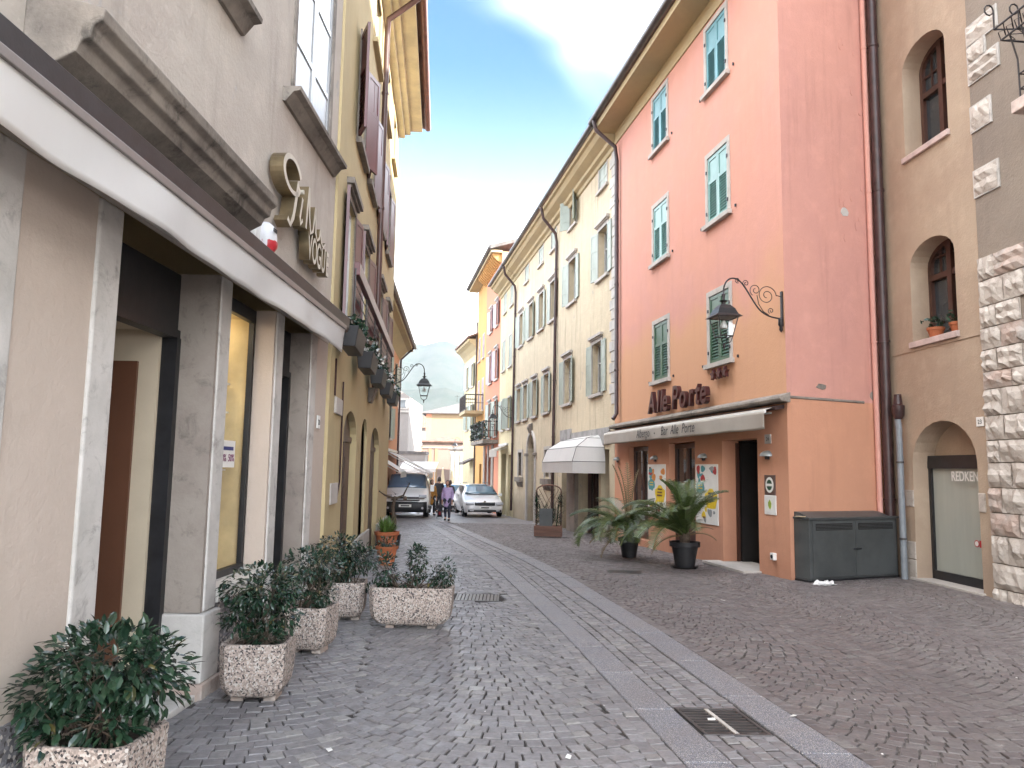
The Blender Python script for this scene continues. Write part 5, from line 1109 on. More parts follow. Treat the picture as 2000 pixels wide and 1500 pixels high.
# terracotta pots before the yellow wall
e = empty('plant_pot', (-2.07, 13.2, g(13.2)), 0, 'terracotta pot with white-flecked rim and small plants near the yellow wall', 'flower pot')
m = MB(); m.lathe([(.13, 0), (.17, .26), (.19, .265), (.2, .31), (.175, .31), (.16, .27)], 20); m.build('pot', M_terra, e, smooth=True)
shrub(e, [(0, 0, .38, .19, .15, .07, 1)], .28, 21, 150, .06, 0, gap=.2, stems=4)
e = empty('grass_pot', (-2.5, 15.9, g(15.9)), 0, 'brown pot of bright yellow-green grassy leaves beside the yellow wall', 'flower pot')
m = MB(); m.lathe([(.17, 0), (.22, .32), (.25, .33), (.26, .40), (.22, .40), (.2, .34)], 20); m.build('pot', M_terra, e, smooth=True)
q = MB(); r_ = random.Random(4)
for i in range(260):
    a = r_.uniform(0, 6.28); l_ = r_.uniform(.22, .42); t = r_.uniform(.2, 1.1); b = Vector((r_.uniform(-.1, .1), r_.uniform(-.1, .1), .36)); d = Vector((math.cos(a)*math.sin(t), math.sin(a)*math.sin(t), math.cos(t)))
    s_ = Vector((-math.sin(a), math.cos(a), 0))*.009; mi = b+d*l_*.55+Vector((0, 0, .03)); tp = b+d*l_-Vector((0, 0, .05*t)); q.quad(b-s_, b+s_, mi+s_, mi-s_); q.add([mi-s_, mi+s_, tp], [(0, 1, 2)])
o = q.build('leaves', M_leafy, e, fix=False); o['kind'] = 'stuff'
e = empty('bare_plant', (-2.5, 16.7, g(16.7)), 0, 'dark leaning bare-stemmed plant rising behind the yellow-green grass pot', 'plant')
m = MB(); m.lathe([(.14, 0), (.18, .3), (.15, .3)], 14); m.build('pot', M_bpot, e)
m = MB(); m.tube([(0, 0, .2), (.03, 0, .55), (-.02, 0, .85), (.03, 0, 1.1)], [.05, .045, .04, .03], 7); m.tube([(.03, 0, 1.05), (.2, 0, 1.12), (.32, 0, 1.38)], [.03, .02, .01], 6); m.tube([(0, 0, 1.05), (-.2, 0, 1.12), (-.32, 0, 1.2)], [.03, .02, .01], 6); m.tube([(.2, 0, 1.12), (.25, 0, 1.02)], [.015, .006], 5); m.build('stem', M_bark, e)
q = MB(); r_ = random.Random(6)
for c0 in ((.32, 1.38), (-.32, 1.2), (.03, 1.15)):
    for i in range(14):
        a = r_.uniform(0, 6.28); d = Vector((math.cos(a), math.sin(a)*.6, r_.uniform(-.4, .5))).normalized()*r_.uniform(.08, .16); p = Vector((c0[0], 0, c0[1])); s_ = Vector((-d.y, d.x, .02)).normalized()*.008; q.add([p-s_, p+s_, p+d], [(0, 1, 2)])
o = q.build('leaves', M_leaf, e, fix=False); o['kind'] = 'stuff'

# ---------------------------------------------------------------- potted cycads
def frond_mesh(L_, droop, seed, mat, nl=42, wl=.24, curl=0.):
    r_ = random.Random(seed); m = MB(); path = []; ang = R(62); p = Vector((0, 0, 0)); n = 14
    for i in range(n+1):
        path.append(p.copy()); ang -= droop/n*(.4+1.2*i/n); p = p+Vector((math.cos(ang), 0, math.sin(ang)))*L_/n
    m.tube(path, [.011*(1-.8*i/n)+.002 for i in range(n+1)], 5)
    for k in range(nl):
        t = .14+.85*k/nl; f = t*n; i = min(int(f), n-1); a = path[i].lerp(path[i+1], f-i); tg = (path[i+1]-path[i]).normalized(); nrm = Vector((-tg.z, 0, tg.x))
        ll = wl*math.sin(math.pi*min(1, (t*.86+.1)))**.6*r_.uniform(.85, 1.1)
        for sg in (-1, 1):
            d = (Vector((0, sg, 0))*.82+tg*.55+nrm*(.34+curl)).normalized(); tip = a+d*ll-Vector((0, 0, ll*.22)); mid = a+d*ll*.5+nrm*.006; w_ = tg*.0062
            m.add([a-w_, a+w_, mid+w_*.9, mid-w_*.9, tip], [(0, 1, 2, 3), (3, 2, 4)])
    return m.mesh('frond', mat, fix=False)
FR = [frond_mesh(.98, R(a), i, M_palm) for i, a in enumerate((80, 105, 130, 60))]+[frond_mesh(.8, R(25), 9, M_palmd, 26, .07), frond_mesh(.75, R(70), 10, M_palmd, 26, .10)]
def cycad(x, y, s, rot, label, seed, fr, pr=.2, ph=.38, saucer=False):
    e = empty('potted_cycad', (x, y, g(y)), 0, label, 'potted palm', 'potted cycads in front of the hotel')
    m = MB(); m.lathe([(pr*.68, 0.02), (pr*.8, ph*.45), (pr*.93, ph*.8), (pr*1.08, ph*.82), (pr*1.1, ph), (pr*.98, ph), (pr*.93, ph*.88)], 24); m.build('pot', M_bpot, e, smooth=True)
    if saucer: m = MB(); m.lathe([(pr*.8, 0), (pr*.95, .035), (pr*.9, .035), (pr*.7, .02)], 24); m.build('saucer', M_bpot, e)
    m = MB(); m.lathe([(.07, ph*.8), (.1, ph+.05), (.09, ph+.14), (.03, ph+.2)], 12); m.build('trunk', M_bark, e)
    r_ = random.Random(seed)
    for (a, k, tilt, sc_) in fr:
        o = inst(FR[k], 'frond', e, (0.04*math.cos(R(a)), .04*math.sin(R(a)), ph+.10), (0, R(tilt), R(a)), (sc_*s, sc_*s, sc_*s)); o.rotation_mode = 'XYZ'
r_ = random.Random(12)
fr1 = [(a+r_.uniform(-9, 9), r_.choice([0, 1, 1, 2]), r_.uniform(-6, 30), r_.uniform(.85, 1.08)) for a in range(95, 275, 11)]+[(a+r_.uniform(-9, 9), r_.choice([0, 0, 3]), r_.uniform(-25, 5), r_.uniform(.7, .95)) for a in range(-80, 95, 20)]+[(a, 3, -30, .9) for a in (150, 190, 120, 230, 60, 20)]+[(200, 5, 60, .8), (-30, 5, 40, .6), (0, 5, 20, .55)]
cycad(3.02, 13.45, 1.22, 0, 'broad green cycad in a black saucered pot, the nearer of two by the hotel', 1, fr1, .24, .45, True)
fr2 = [(a+r_.uniform(-9, 9), r_.choice([0, 1, 1, 2]), r_.uniform(-6, 34), r_.uniform(.85, 1.15)) for a in range(80, 290, 12)]+[(a+r_.uniform(-9, 9), r_.choice([0, 0, 3]), r_.uniform(-25, 5), r_.uniform(.6, .9)) for a in range(-70, 80, 24)]+[(170, 4, -26, 1.35), (150, 4, -30, 1.3), (20, 4, -30, 1.25), (90, 4, -28, 1.4), (190, 5, 50, .9), (210, 5, 70, .9)]
cycad(2.33, 15.2, 1.25, 0, 'cycad with tall dried brown fronds in a black pot, the farther of two', 2, fr2, .2, .40)

# ---------------------------------------------------------------- wooden planter with trellis
e = empty('trellis_planter', (1.06, 21.4, g(21.4)), R(-6), 'brown wooden planter box with an arched lattice trellis and spiky plants', 'planter')
M_wb = simple('weathered_brown_wood', (.13, .065, .045), .7, .3, 4, stretch=(.3, 1, 3))
for (a, b, c, d, z0, z1) in ((-.38, .38, -.2, -.17, .03, .17), (-.38, .38, -.2, -.17, .175, .31), (-.38, .38, .17, .2, .03, .31), (-.38, -.35, -.17, .17, .03, .31), (.35, .38, -.17, .17, .03, .31)):
    m = MB(); m.box(a, b, c, d, z0, z1); m.build('board', M_wb, e, bev=.004)
m = MB(); m.box(-.35, .35, -.17, .17, .2, .26); m.build('soil', M_soil, e)
for x in (-.34, .34): m = MB(); m.box(x-.025, x+.025, .13, .17, .05, 1.25); m.build('post', M_wb, e)
m = MB(); m.tube([(-.34*math.cos(R(a)), .15, 1.25+.17*math.sin(R(a))) for a in range(0, 181, 15)], .02, 5); m.build('top_rail', M_wb, e)
for k in range(7):
    for sg in (-1, 1):
        x = -.34+.68*k/6; z0, z1 = .3, 1.0; x2 = x+sg*.5
        p0_, p1_ = Vector((x, .15+sg*.008, .35)), Vector((x2, .15+sg*.008, 1.3))
        if abs(x2) > .34: t = (.34*(1 if x2 > 0 else -1)-x)/(x2-x) if x2 != x else 1; p1_ = p0_.lerp(p1_, max(0.05, min(1, t)))
        m = MB(); m.tube([p0_, p1_], .009, 4); m.build('lattice_strip', M_wb, e)
q = MB(); r_ = random.Random(8)
for cx0, cz0, n_ in ((-.32, .9, 150), (.32, .95, 150), (-.1, .65, 110), (.15, .55, 110), (.3, .5, 80), (-.3, .5, 80)):
    for i in range(n_):
        a = r_.uniform(0, 6.28); el = r_.uniform(-.5, 1.2); d = Vector((math.cos(a)*math.cos(el), math.sin(a)*math.cos(el), math.sin(el)))*r_.uniform(.15, .32); p = Vector((cx0+r_.uniform(-.05, .05), -.02, cz0+r_.uniform(-.15, .2))); s_ = Vector((-math.sin(a), math.cos(a), .1))*.008; q.add([p-s_, p+s_, p+d], [(0, 1, 2)])
for x in (-.25, .28): q.tube([(x*.8, -.02, .25), (x, -.02, .9)], .018, 5)
o = q.build('spiky_leaves', M_leaf, e, fix=False); o['kind'] = 'stuff'
m = MB(); m.box(-.24, .12, -.16, -.12, .3, .78); o = m.build('dark_panel', M_cab, e, bev=.01)

# ---------------------------------------------------------------- utility cabinet against the side wall
e = empty('utility_cabinet', SD.w(1.03, 0, 0), SD.rz, 'dark grey steel cabinet with two doors and vent slots against the salmon side wall', 'cabinet')
M2 = SD.mb(); M2.box(-.96, .96, .012, .31, .03, .92); M2.build('body', M_cab, e, bev=.006)
m = SD.mb(); m.box(-.98, .98, .012, .34, .922, .955); m.build('lid', M_cab, e, bev=.006)
m = SD.mb(); m.extr([(.012, .956), (.30, .956), (.12, 1.02), (.012, 1.03)], -.95, .80); m.build('back_rise', M_cab, e, bev=.004)
for x0, x1 in ((-.90, -.005), (.005, .90)):
    m = SD.mb(); m.box(x0, x1, .312, .326, .06, .90); d_ = m.build('door', M_cab, e, bev=.005)
    m = SD.mb(); m.box(x0+.06, x1-.06, .327, .330, .76, .86); m.build('vent', M_dark, d_)
    m = SD.mb()
    for k in range(4): m.box(x0+.07, x1-.07, .330, .334, .772+k*.022, .778+k*.022)
    m.build('vent_louvre', M_cab, d_)
m = SD.mb(); m.box(-.05, .11, .327, .345, .46, .485); m.build('handle', M_blk, e, bev=.004)
m = SD.mb(); m.box(-.97, -.93, .02, .32, 0, .03); m.box(.93, .97, .02, .32, 0, .03); m.box(-.93, .93, .03, .3, 0, .03); m.build('base', M_blk, e)
e = empty('newspaper', SD.w(.15, .16, .958), 0, 'folded cardboard lying on the near end of the steel cabinet', 'cardboard'); m = MB(); m.M = Matrix.Rotation(SD.rz, 4, 'Z'); m.box(-.15, .3, -.09, .05, .0, .012); m.build('sheet', simple('cardboard', (.42, .33, .22), .9, .1, 5), e)
e = empty('newspaper', (4.62, 11.46, .004), R(20), 'crumpled white newspaper on the ground at the foot of the steel cabinet', 'newspaper')
def paper(e, w_, d_, seed, z=0, rz=0):
    q = random.Random(seed); m = MB(); m.M = Matrix.Rotation(rz, 4, 'Z'); n = 6; pts = [(-w_/2+w_*i/n, -d_/2+d_*j/n, z+abs(q.gauss(0, .008))+.001+(.03*abs(math.sin(i*1.3)) if j > 3 else 0)) for j in range(n+1) for i in range(n+1)]
    m.add(pts, [(j*(n+1)+i, j*(n+1)+i+1, (j+1)*(n+1)+i+1, (j+1)*(n+1)+i) for j in range(n) for i in range(n)]); o = m.build('sheet', simple('newsprint', (.62, .61, .60), .9, .12, 25), e, fix=False); sm_ = o.modifiers.new('t', 'SOLIDIFY'); sm_.thickness = .002
paper(e, .32, .2, 1, .0, .3); paper(e, .26, .16, 2, .012, -.4)
for i, (x, y, lab) in enumerate(((1.33, 5.2, 'scrap of white paper on the near drain grate'), (.35, 3.95 + .55, 'small white scrap on the cobbles near the left granite band'), (2.7, 9.9, 'small pale litter scrap on the brown paving before the hotel door'), (1.9, 5.3, 'small white scrap on the right granite band'), (-1.0, 4.55, 'tiny pale scrap on the cobbles near the front planter'))):
    m = MB(); m.M = Matrix.Rotation(i*1.3, 4, 'Z'); m.add([(-.025, -.014, 0), (.025, -.012, 0), (.028, .012, .006), (-.02, .015, .002), (-.025, -.014, .003), (.025, -.012, .003), (.028, .012, .009), (-.02, .015, .005)], [(0, 3, 2, 1), (4, 5, 6, 7), (0, 1, 5, 4), (1, 2, 6, 5), (2, 3, 7, 6), (3, 0, 4, 7)]); o = m.build('litter_scrap', M_wht, None, (x, y, g(y)+.006)); tag(o, lab, 'litter')
q = MB(); r_ = random.Random(77)
for i in range(50):
    x, y = r_.uniform(-1.6, 6), r_.uniform(4, 20); a = r_.uniform(0, 3.14); s_ = r_.uniform(.003, .009); zc_ = g(y)+.005
    q.add([(x-s_*math.cos(a), y-s_*math.sin(a), zc_), (x+s_*math.sin(a), y-s_*math.cos(a), zc_), (x+s_*math.cos(a), y+s_*math.sin(a), zc_+.003), (x-s_*math.sin(a), y+s_*math.cos(a), zc_+.001)], [(0, 1, 2, 3)])
o = q.build('fallen_specks', M_wht, None, fix=False); o['kind'] = 'stuff'; tag(o, 'tiny pale specks and crumbs scattered over the paving', 'specks')

# ================================================================ street lanterns on scrolled brackets
def spiral(cx_, cz_, r0, r1, a0, turns, n=26): return [(0, cx_+(r0+(r1-r0)*i/n)*math.cos(R(a0)+turns*2*math.pi*i/n), cz_+(r0+(r1-r0)*i/n)*math.sin(R(a0)+turns*2*math.pi*i/n)) for i in range(n+1)]
def lantern(name, loc, rz, label, detail=True):
    """local: +y = away from the wall, origin on the wall at the arm's foot, lantern hangs at y = 1"""
    e = empty(name, loc, rz, label, 'street lamp', 'lanterns on scrolled iron brackets')
    m = MB(); m.box(-.025, .025, 0, .03, -.06, .50); m.build('wall_plate', M_iron, e, bev=.004)
    m = MB(); m.lathe([(.004, -.16), (.03, -.12), (.025, -.07), (.045, -.04), (.04, .06), (.02, .08)], 10, (0, .035, 0)); m.build('foot_finial', M_iron, e, smooth=True)
    arm = [(0, .04, .06), (0, .22, .08), (0, .38, .16), (0, .50, .32), (0, .60, .48), (0, .70, .62), (0, .82, .68), (0, .93, .64), (0, .99, .54), (0, 1.0, .40)]
    # smooth the arm
    P_ = [Vector(p) for p in arm]
    for _ in range(2):
        q = [P_[0]]
        for a, b in zip(P_, P_[1:]): q += [a.lerp(b, .25), a.lerp(b, .75)]
        P_ = q+[P_[-1]]
    m = MB(); m.tube(P_, .0125, 8); m.build('arm', M_iron, e, smooth=True)
    if detail:
        for pts in (spiral(.27, .42, .165, .03, 180, -1.75, 40), spiral(.46, .50, .10, .02, -60, 1.4), spiral(.62, .60, .055, .012, -40, 1.4), spiral(.76, .64, .045, .012, -120, 1.3), spiral(.20, .18, .05, .012, -60, 1.3)):
            m = MB(); m.tube(pts, .0065, 6); m.build('scroll', M_iron, e, smooth=True)
        m = MB(); m.tube([(0, .435, .42), (0, .41, .28), (0, .33, .16), (0, .24, .11)], .0065, 6); m.tube([(0, .03, .42), (0, .1, .43)], .0065, 6); m.build('scroll_link', M_iron, e)
    h = empty('head', (0, 1.0, 0), 0, parent=e)
    m = MB(); m.lathe([(.014, .42), (.03, .40), (.02, .36), (.02, .30), (.07, .295), (.03, .27), (.03, .22)], 12); m.build('cap_finial', M_iron, h, smooth=True)
    m = MB(); m.lathe([(.045, .235), (.075, .225), (.13, .16), (.165, .075), (.205, .04), (.215, .03), (.20, .028)], sq=True); m.build('roof', M_blk, h)
    gl = MB(); a, b, z0, z1 = .158, .095, -.27, .03
    gl.add([(-b, -b, z0), (b, -b, z0), (b, b, z0), (-b, b, z0), (-a, -a, z1), (a, -a, z1), (a, a, z1), (-a, a, z1)], [(0, 1, 5, 4), (1, 2, 6, 5), (2, 3, 7, 6), (3, 0, 4, 7)]); gl.build('lantern_glass', M_clear, h)
    fr = MB(); A = .163; B = .10
    for sx in (-1, 1):
        for sy in (-1, 1): fr.tube([(sx*B, sy*B, z0), (sx*A, sy*A, z1)], .008, 5)
    for k in range(4):
        c_ = [(-1, -1), (1, -1), (1, 1), (-1, 1)]; p, q = c_[k], c_[(k+1) % 4]; fr.tube([(p[0]*B, p[1]*B, z0), (q[0]*B, q[1]*B, z0)], .010, 5); fr.tube([(p[0]*A, p[1]*A, z1), (q[0]*A, q[1]*A, z1)], .010, 5)
    fr.build('lantern_frame', M_iron, h)
    ba = MB()
    for sx in (-1, 1):
        for sy in (-1, 1): ba.tube([(sx*B, sy*B, z0), (sx*.075, sy*.075, z0-.09), (sx*.02, sy*.02, z0-.12)], .006, 5)
    ba.lathe([(.005, -.02), (.02, .01), (.025, .04), (.01, .06)], 8, (0, 0, z0-.17)); ba.lathe([(.004, -.06), (.014, -.03), (.006, 0)], 8, (0, 0, z0-.16)); ba.build('bottom_basket', M_iron, h)
    m = MB(); m.lathe([(.05, 0), (.055, .04), (.03, .10), (.02, .12)], 10, (0, 0, -.14)); m.build('reflector', M_wframe, h, smooth=True)
    return e
def face_rot(B): return math.atan2(-B.n.x, B.n.y)
lantern('street_lantern', PK.w(.06, .0, 3.98), face_rot(PK), 'big black lantern on a scrolled iron arm at the hotel corner')
e = lantern('street_lantern', Y.w(10.3, .0, 3.62), face_rot(Y), 'black lantern hanging against the hazy mountains beyond the flower boxes'); e.scale = (.85,)*3
e = lantern('street_lantern', C2.w(.05, .06, 3.9), face_rot(C2), 'black lantern on a curved arm between the cream facade and the coral house'); e.scale = (.95,)*3
e = lantern('street_lantern', (-3.4, 60, 3.35), R(80), 'small far lantern in front of the peach house', False)
e = lantern('street_lantern', (-9.0, 60, 3.2), R(-95), 'small far lantern in front of the pale gable wall', False)
# ================================================================ vehicles
def carpaint(name, c, metal=.0):
    t = NT(name); f = t.noise(2, 3, .5); t.b.inputs['Coat Weight'].default_value = .8; t.b.inputs['Coat Roughness'].default_value = .05
    cc = t.mix(f, c, tuple(x*.92 for x in c)); z = t.sep()[2]; cc = t.mix(t.math('MULTIPLY', t.ramp(z, .2, .55, .5, 0), t.noise(9, 4, .6)), cc, (.2, .18, .16)); return t.set(cc, .35, None, metal=metal)
M_van = carpaint('van_white', (.82, .84, .86)); M_sil = carpaint('car_silver', (.72, .72, .74), .1); M_wcar = carpaint('car_white', (.7, .7, .7))
M_tyre = simple('tyre_rubber', (.012, .012, .013), .85, .2, 20); M_rim = simple('alloy', (.4, .4, .42), .3, .1, 8, metal=.8)
M_plas = simple('black_plastic', (.015, .015, .017), .55, .2, 10); M_lens = glass('lamp_lens', (.25, .26, .28), .08); M_chr = simple('chrome', (.65, .65, .67), .12, .05, 8, metal=1)
def loft(st, close=True):
    """st: list of (y, [(x, z) half-section from sill to centre line])"""
    m = MB(); n = len(st[0][1]); W = 2*n-1; pts = []
    for y, h in st: pts += [(x, y, z) for x, z in h]+[(-x, y, z) for x, z in h[-2::-1]]
    fs = [(i*W+k, i*W+k+1, (i+1)*W+k+1, (i+1)*W+k) for i in range(len(st)-1) for k in range(W-1)]
    fs += [tuple(range(W)), tuple((len(st)-1)*W+k for k in range(W-1, -1, -1))]
    m.add(pts, fs); return m
def wheel(e, x, y, r, wd, side):
    m = MB(); m.tube([(x-wd/2, y, r), (x-wd*.35, y, r), (x+wd*.35, y, r), (x+wd/2, y, r)], [r*.9, r, r, r*.9], 24); w_ = m.build('wheel', M_tyre, e, smooth=True)
    m = MB(); xo = x+side*wd/2
    m.tube([(xo-side*.01, y, r), (xo+side*.006, y, r)], r*.64, 24)
    m.build('rim', M_rim, w_)
    m = MB()
    for k in range(5): a = 2*math.pi*(k+.5)/5; m.tube([(xo+side*.007, y+r*.2*math.cos(a), r+r*.2*math.sin(a)), (xo+side*.009, y+r*.5*math.cos(a), r+r*.5*math.sin(a))], r*.085, 6)
    m.build('rim_gap', M_dark, w_)
def quadp(e, name, mat, pts, thick=.0):
    m = MB(); m.add(pts, [tuple(range(len(pts)))]); return m.build(name, mat, e)
def arc_panel(e, name, mat, y_fn, x0, x1, z0, z1, nx=10, thick=.012, inset=None):
    """panel on a bowed nose: y = y_fn(x, z)"""
    m = MB(); pts = []
    for j in range(3):
        for i in range(nx+1):
            x = x0+(x1-x0)*i/nx; z = z0+(z1-z0)*j/2; pts.append((x, y_fn(x, z)-thick, z))
    W = nx+1; m.add(pts, [(j*W+i, j*W+i+1, (j+1)*W+i+1, (j+1)*W+i) for j in range(2) for i in range(nx)])
    o = m.build(name, mat, e, smooth=True, fix=False); s_ = o.modifiers.new('t', 'SOLIDIFY'); s_.thickness = .02; s_.offset = 0; return o
# --- van
def van():
    e = empty('parked_van', (-4.40, 32.6, g(32.6)), R(4), 'white delivery van with black bumper parked nose-on beside the yellow wall', 'van', None)
    def sec(w_, zs, belt, zr, wr): return [(w_*.96, zs), (w_, zs+.25), (w_, belt*.72), (w_*.985, belt), (wr, zr-.13), (wr*.80, zr-.02), (0, zr)]
    st = [(.0, sec(.74, .28, .62, .84, .60)), (.10, sec(.90, .24, .70, .95, .72)), (.35, sec(.945, .22, .95, 1.06, .80)), (.75, sec(.955, .22, 1.02, 1.17, .82)), (.98, sec(.96, .22, 1.08, 1.26, .84)),
          (1.25, sec(.96, .22, 1.12, 1.52, .80)), (1.62, sec(.96, .22, 1.15, 1.82, .76)), (1.95, sec(.96, .22, 1.15, 1.90, .78)), (4.6, sec(.96, .22, 1.15, 1.91, .78)), (4.95, sec(.93, .30, 1.1, 1.86, .74))]
    b = loft(st).build('body', M_van, e, smooth=True); md = b.modifiers.new('s', 'SUBSURF'); md.levels = 1; md.render_levels = 2
    nose = lambda x, z: .0+.13*(abs(x)/.9)**2.6+(0 if z < .75 else (z-.75)*.45)
    arc_panel(e, 'bumper', M_plas, nose, -.90, .90, .24, .68, thick=.07); arc_panel(e, 'grille', M_plas, nose, -.60, .60, .72, .77, thick=.08); arc_panel(e, 'grille', M_plas, nose, -.80, .80, .81, .88, thick=.09)
    arc_panel(e, 'skid_strip', M_chr, nose, -.6, .6, .20, .235, thick=.09)
    for s_ in (-1, 1):
        arc_panel(e, 'headlight', M_lens, nose, s_*.56, s_*.88, .84, .97, thick=.11); m = MB(); m.tube([(s_*.72, -.02, .42), (s_*.72, .06, .42)], .05, 14); m.build('fog_lamp', M_lens, e)
        m = MB(); m.box(min(s_*.98, s_*1.16), max(s_*.98, s_*1.16), 1.15, 1.27, 1.08, 1.36); m.build('mirror', M_plas if s_ < 0 else M_van, e, bev=.03)
        wheel(e, s_*.84, .85, .33, .22, s_); wheel(e, s_*.84, 4.0, .33, .22, s_)
        m = MB(); m.add([(s_*.965, 1.55, 1.17), (s_*.965, 2.6, 1.17), (s_*.815, 2.6, 1.76), (s_*.80, 1.85, 1.74)], [(0, 1, 2, 3)]); m.build('side_window', M_glassb, e)
    m = MB(); m.box(-.26, .26, -.09, -.075, .46, .57); p_ = m.build('number_plate', M_wht, e); 
    m = MB(); m.box(-.18, .18, -.092, -.0905, .49, .54); m.build('plate_print', M_prn, p_)
    m = MB(); m.tube([(0, .0, .83), (0, -.09, .83)], .085, 18); m.build('badge', M_chr, e)
    wy = lambda z: 1.0+(z-1.26)*1.13
    pts = []; nx = 8
    for j in range(5):
        z = 1.24+.56*j/4; hw = .84-.10*j/4
        for i in range(nx+1): x = -hw+2*hw*i/nx; pts.append((x, wy(z)-.13+.16*(x/hw)**2, z+.03-.03*(x/hw)**2))
    m = MB(); W = nx+1; m.add(pts, [(j*W+i, j*W+i+1, (j+1)*W+i+1, (j+1)*W+i) for j in range(4) for i in range(nx)]); o = m.build('windshield', glass('windshield_glass', (.06, .10, .16), .03), e, smooth=True, fix=False); s2 = o.modifiers.new('t', 'SOLIDIFY'); s2.thickness = .02
    for x0 in (-.3, .35): m = MB(); m.tube([(x0, .92, 1.25), (x0+.45, 1.02, 1.38)], .008, 4); m.build('wiper', M_plas, e)
    return e
van()
def hatch(name, loc, rot, paint, label):
    e = empty(name, loc, rot, label, 'car', None)
    def sec(w_, zs, belt, zr, wr): return [(w_*.95, zs), (w_, zs+.18), (w_, belt*.75), (w_*.97, belt), (wr, zr-.09), (wr*.8, zr-.015), (0, zr)]
    st = [(.0, sec(.68, .26, .52, .66, .55)), (.10, sec(.82, .22, .60, .74, .66)), (.35, sec(.89, .20, .70, .83, .74)), (.8, sec(.905, .2, .83, .93, .76)), (1.15, sec(.905, .2, .88, .99, .76)),
          (1.5, sec(.905, .2, .92, 1.22, .70)), (1.95, sec(.905, .2, .93, 1.42, .63)), (2.4, sec(.905, .2, .93, 1.465, .64)), (4.0, sec(.905, .22, .95, 1.44, .62)), (4.45, sec(.87, .28, .93, 1.20, .62)), (4.66, sec(.80, .34, .85, .98, .6))]
    b = loft(st).build('body', paint, e, smooth=True); md = b.modifiers.new('s', 'SUBSURF'); md.levels = 1; md.render_levels = 2
    nose = lambda x, z: .0+.15*(abs(x)/.85)**2.6+(0 if z < .5 else (z-.5)*.25)
    arc_panel(e, 'grille', M_plas, nose, -.46, .46, .54, .66, thick=.07); arc_panel(e, 'lower_intake', M_plas, nose, -.74, .74, .25, .35, thick=.07)
    arc_panel(e, 'grille_frame', M_chr, nose, -.47, .47, .665, .68, thick=.075)
    for s_ in (-1, 1):
        arc_panel(e, 'headlight', M_lens, nose, s_*.49, s_*.84, .55, .68, thick=.09); arc_panel(e, 'fog_lamp', M_lens, nose, s_*.5, s_*.68, .28, .34, thick=.08)
        m = MB(); m.box(min(s_*.90, s_*1.06), max(s_*.90, s_*1.06), 1.55, 1.66, .90, 1.03); m.build('mirror', paint, e, bev=.03)
        wheel(e, s_*.80, .85, .315, .2, s_); wheel(e, s_*.80, 3.55, .315, .2, s_)
        m = MB(); m.add([(s_*.89, 1.75, .95), (s_*.89, 3.9, .97), (s_*.665, 3.7, 1.34), (s_*.665, 2.3, 1.36), (s_*.70, 2.02, 1.30)], [(0, 1, 2, 3, 4)]); m.build('side_window', M_glassb, e)
    for x in (-.5, .5): m = MB(); m.tube([(x, 2.3, 1.46), (x, 2.4, 1.50), (x, 3.8, 1.49), (x, 3.9, 1.45)], .015, 6); m.build('roof_rail', M_plas, e)
    m = MB(); m.box(-.26, .26, -.085, -.07, .39, .50); p_ = m.build('number_plate', M_wht, e); m = MB(); m.box(-.18, .18, -.087, -.0855, .42, .47); m.build('plate_print', M_prn, p_)
    m = MB(); m.tube([(0, .05, .70), (0, .0, .70)], .05, 16); m.build('badge', M_chr, e)
    pts = []; nx = 8
    for j in range(5):
        t = j/4; z = .985+.40*t; hw = .76-.14*t; yy = 1.10+.80*t
        for i in range(nx+1): x = -hw+2*hw*i/nx; pts.append((x, yy-.13+.17*(x/hw)**2, z+.05-.03*(x/hw)**2))
    m = MB(); W = nx+1; m.add(pts, [(j*W+i, j*W+i+1, (j+1)*W+i+1, (j+1)*W+i) for j in range(4) for i in range(nx)]); o = m.build('windshield', glass('car_windshield', (.07, .11, .14), .03), e, smooth=True, fix=False); s2 = o.modifiers.new('t', 'SOLIDIFY'); s2.thickness = .015
    return e
hatch('parked_car', (-1.12, 34.6, g(35)), R(11), M_sil, 'silver estate car with roof rails parked facing the camera by the pale facade')
hatch('parked_car', (-3.25, 41.5, g(42)), R(2), M_wcar, 'white car behind the silver estate, half hidden by the woman in lilac')

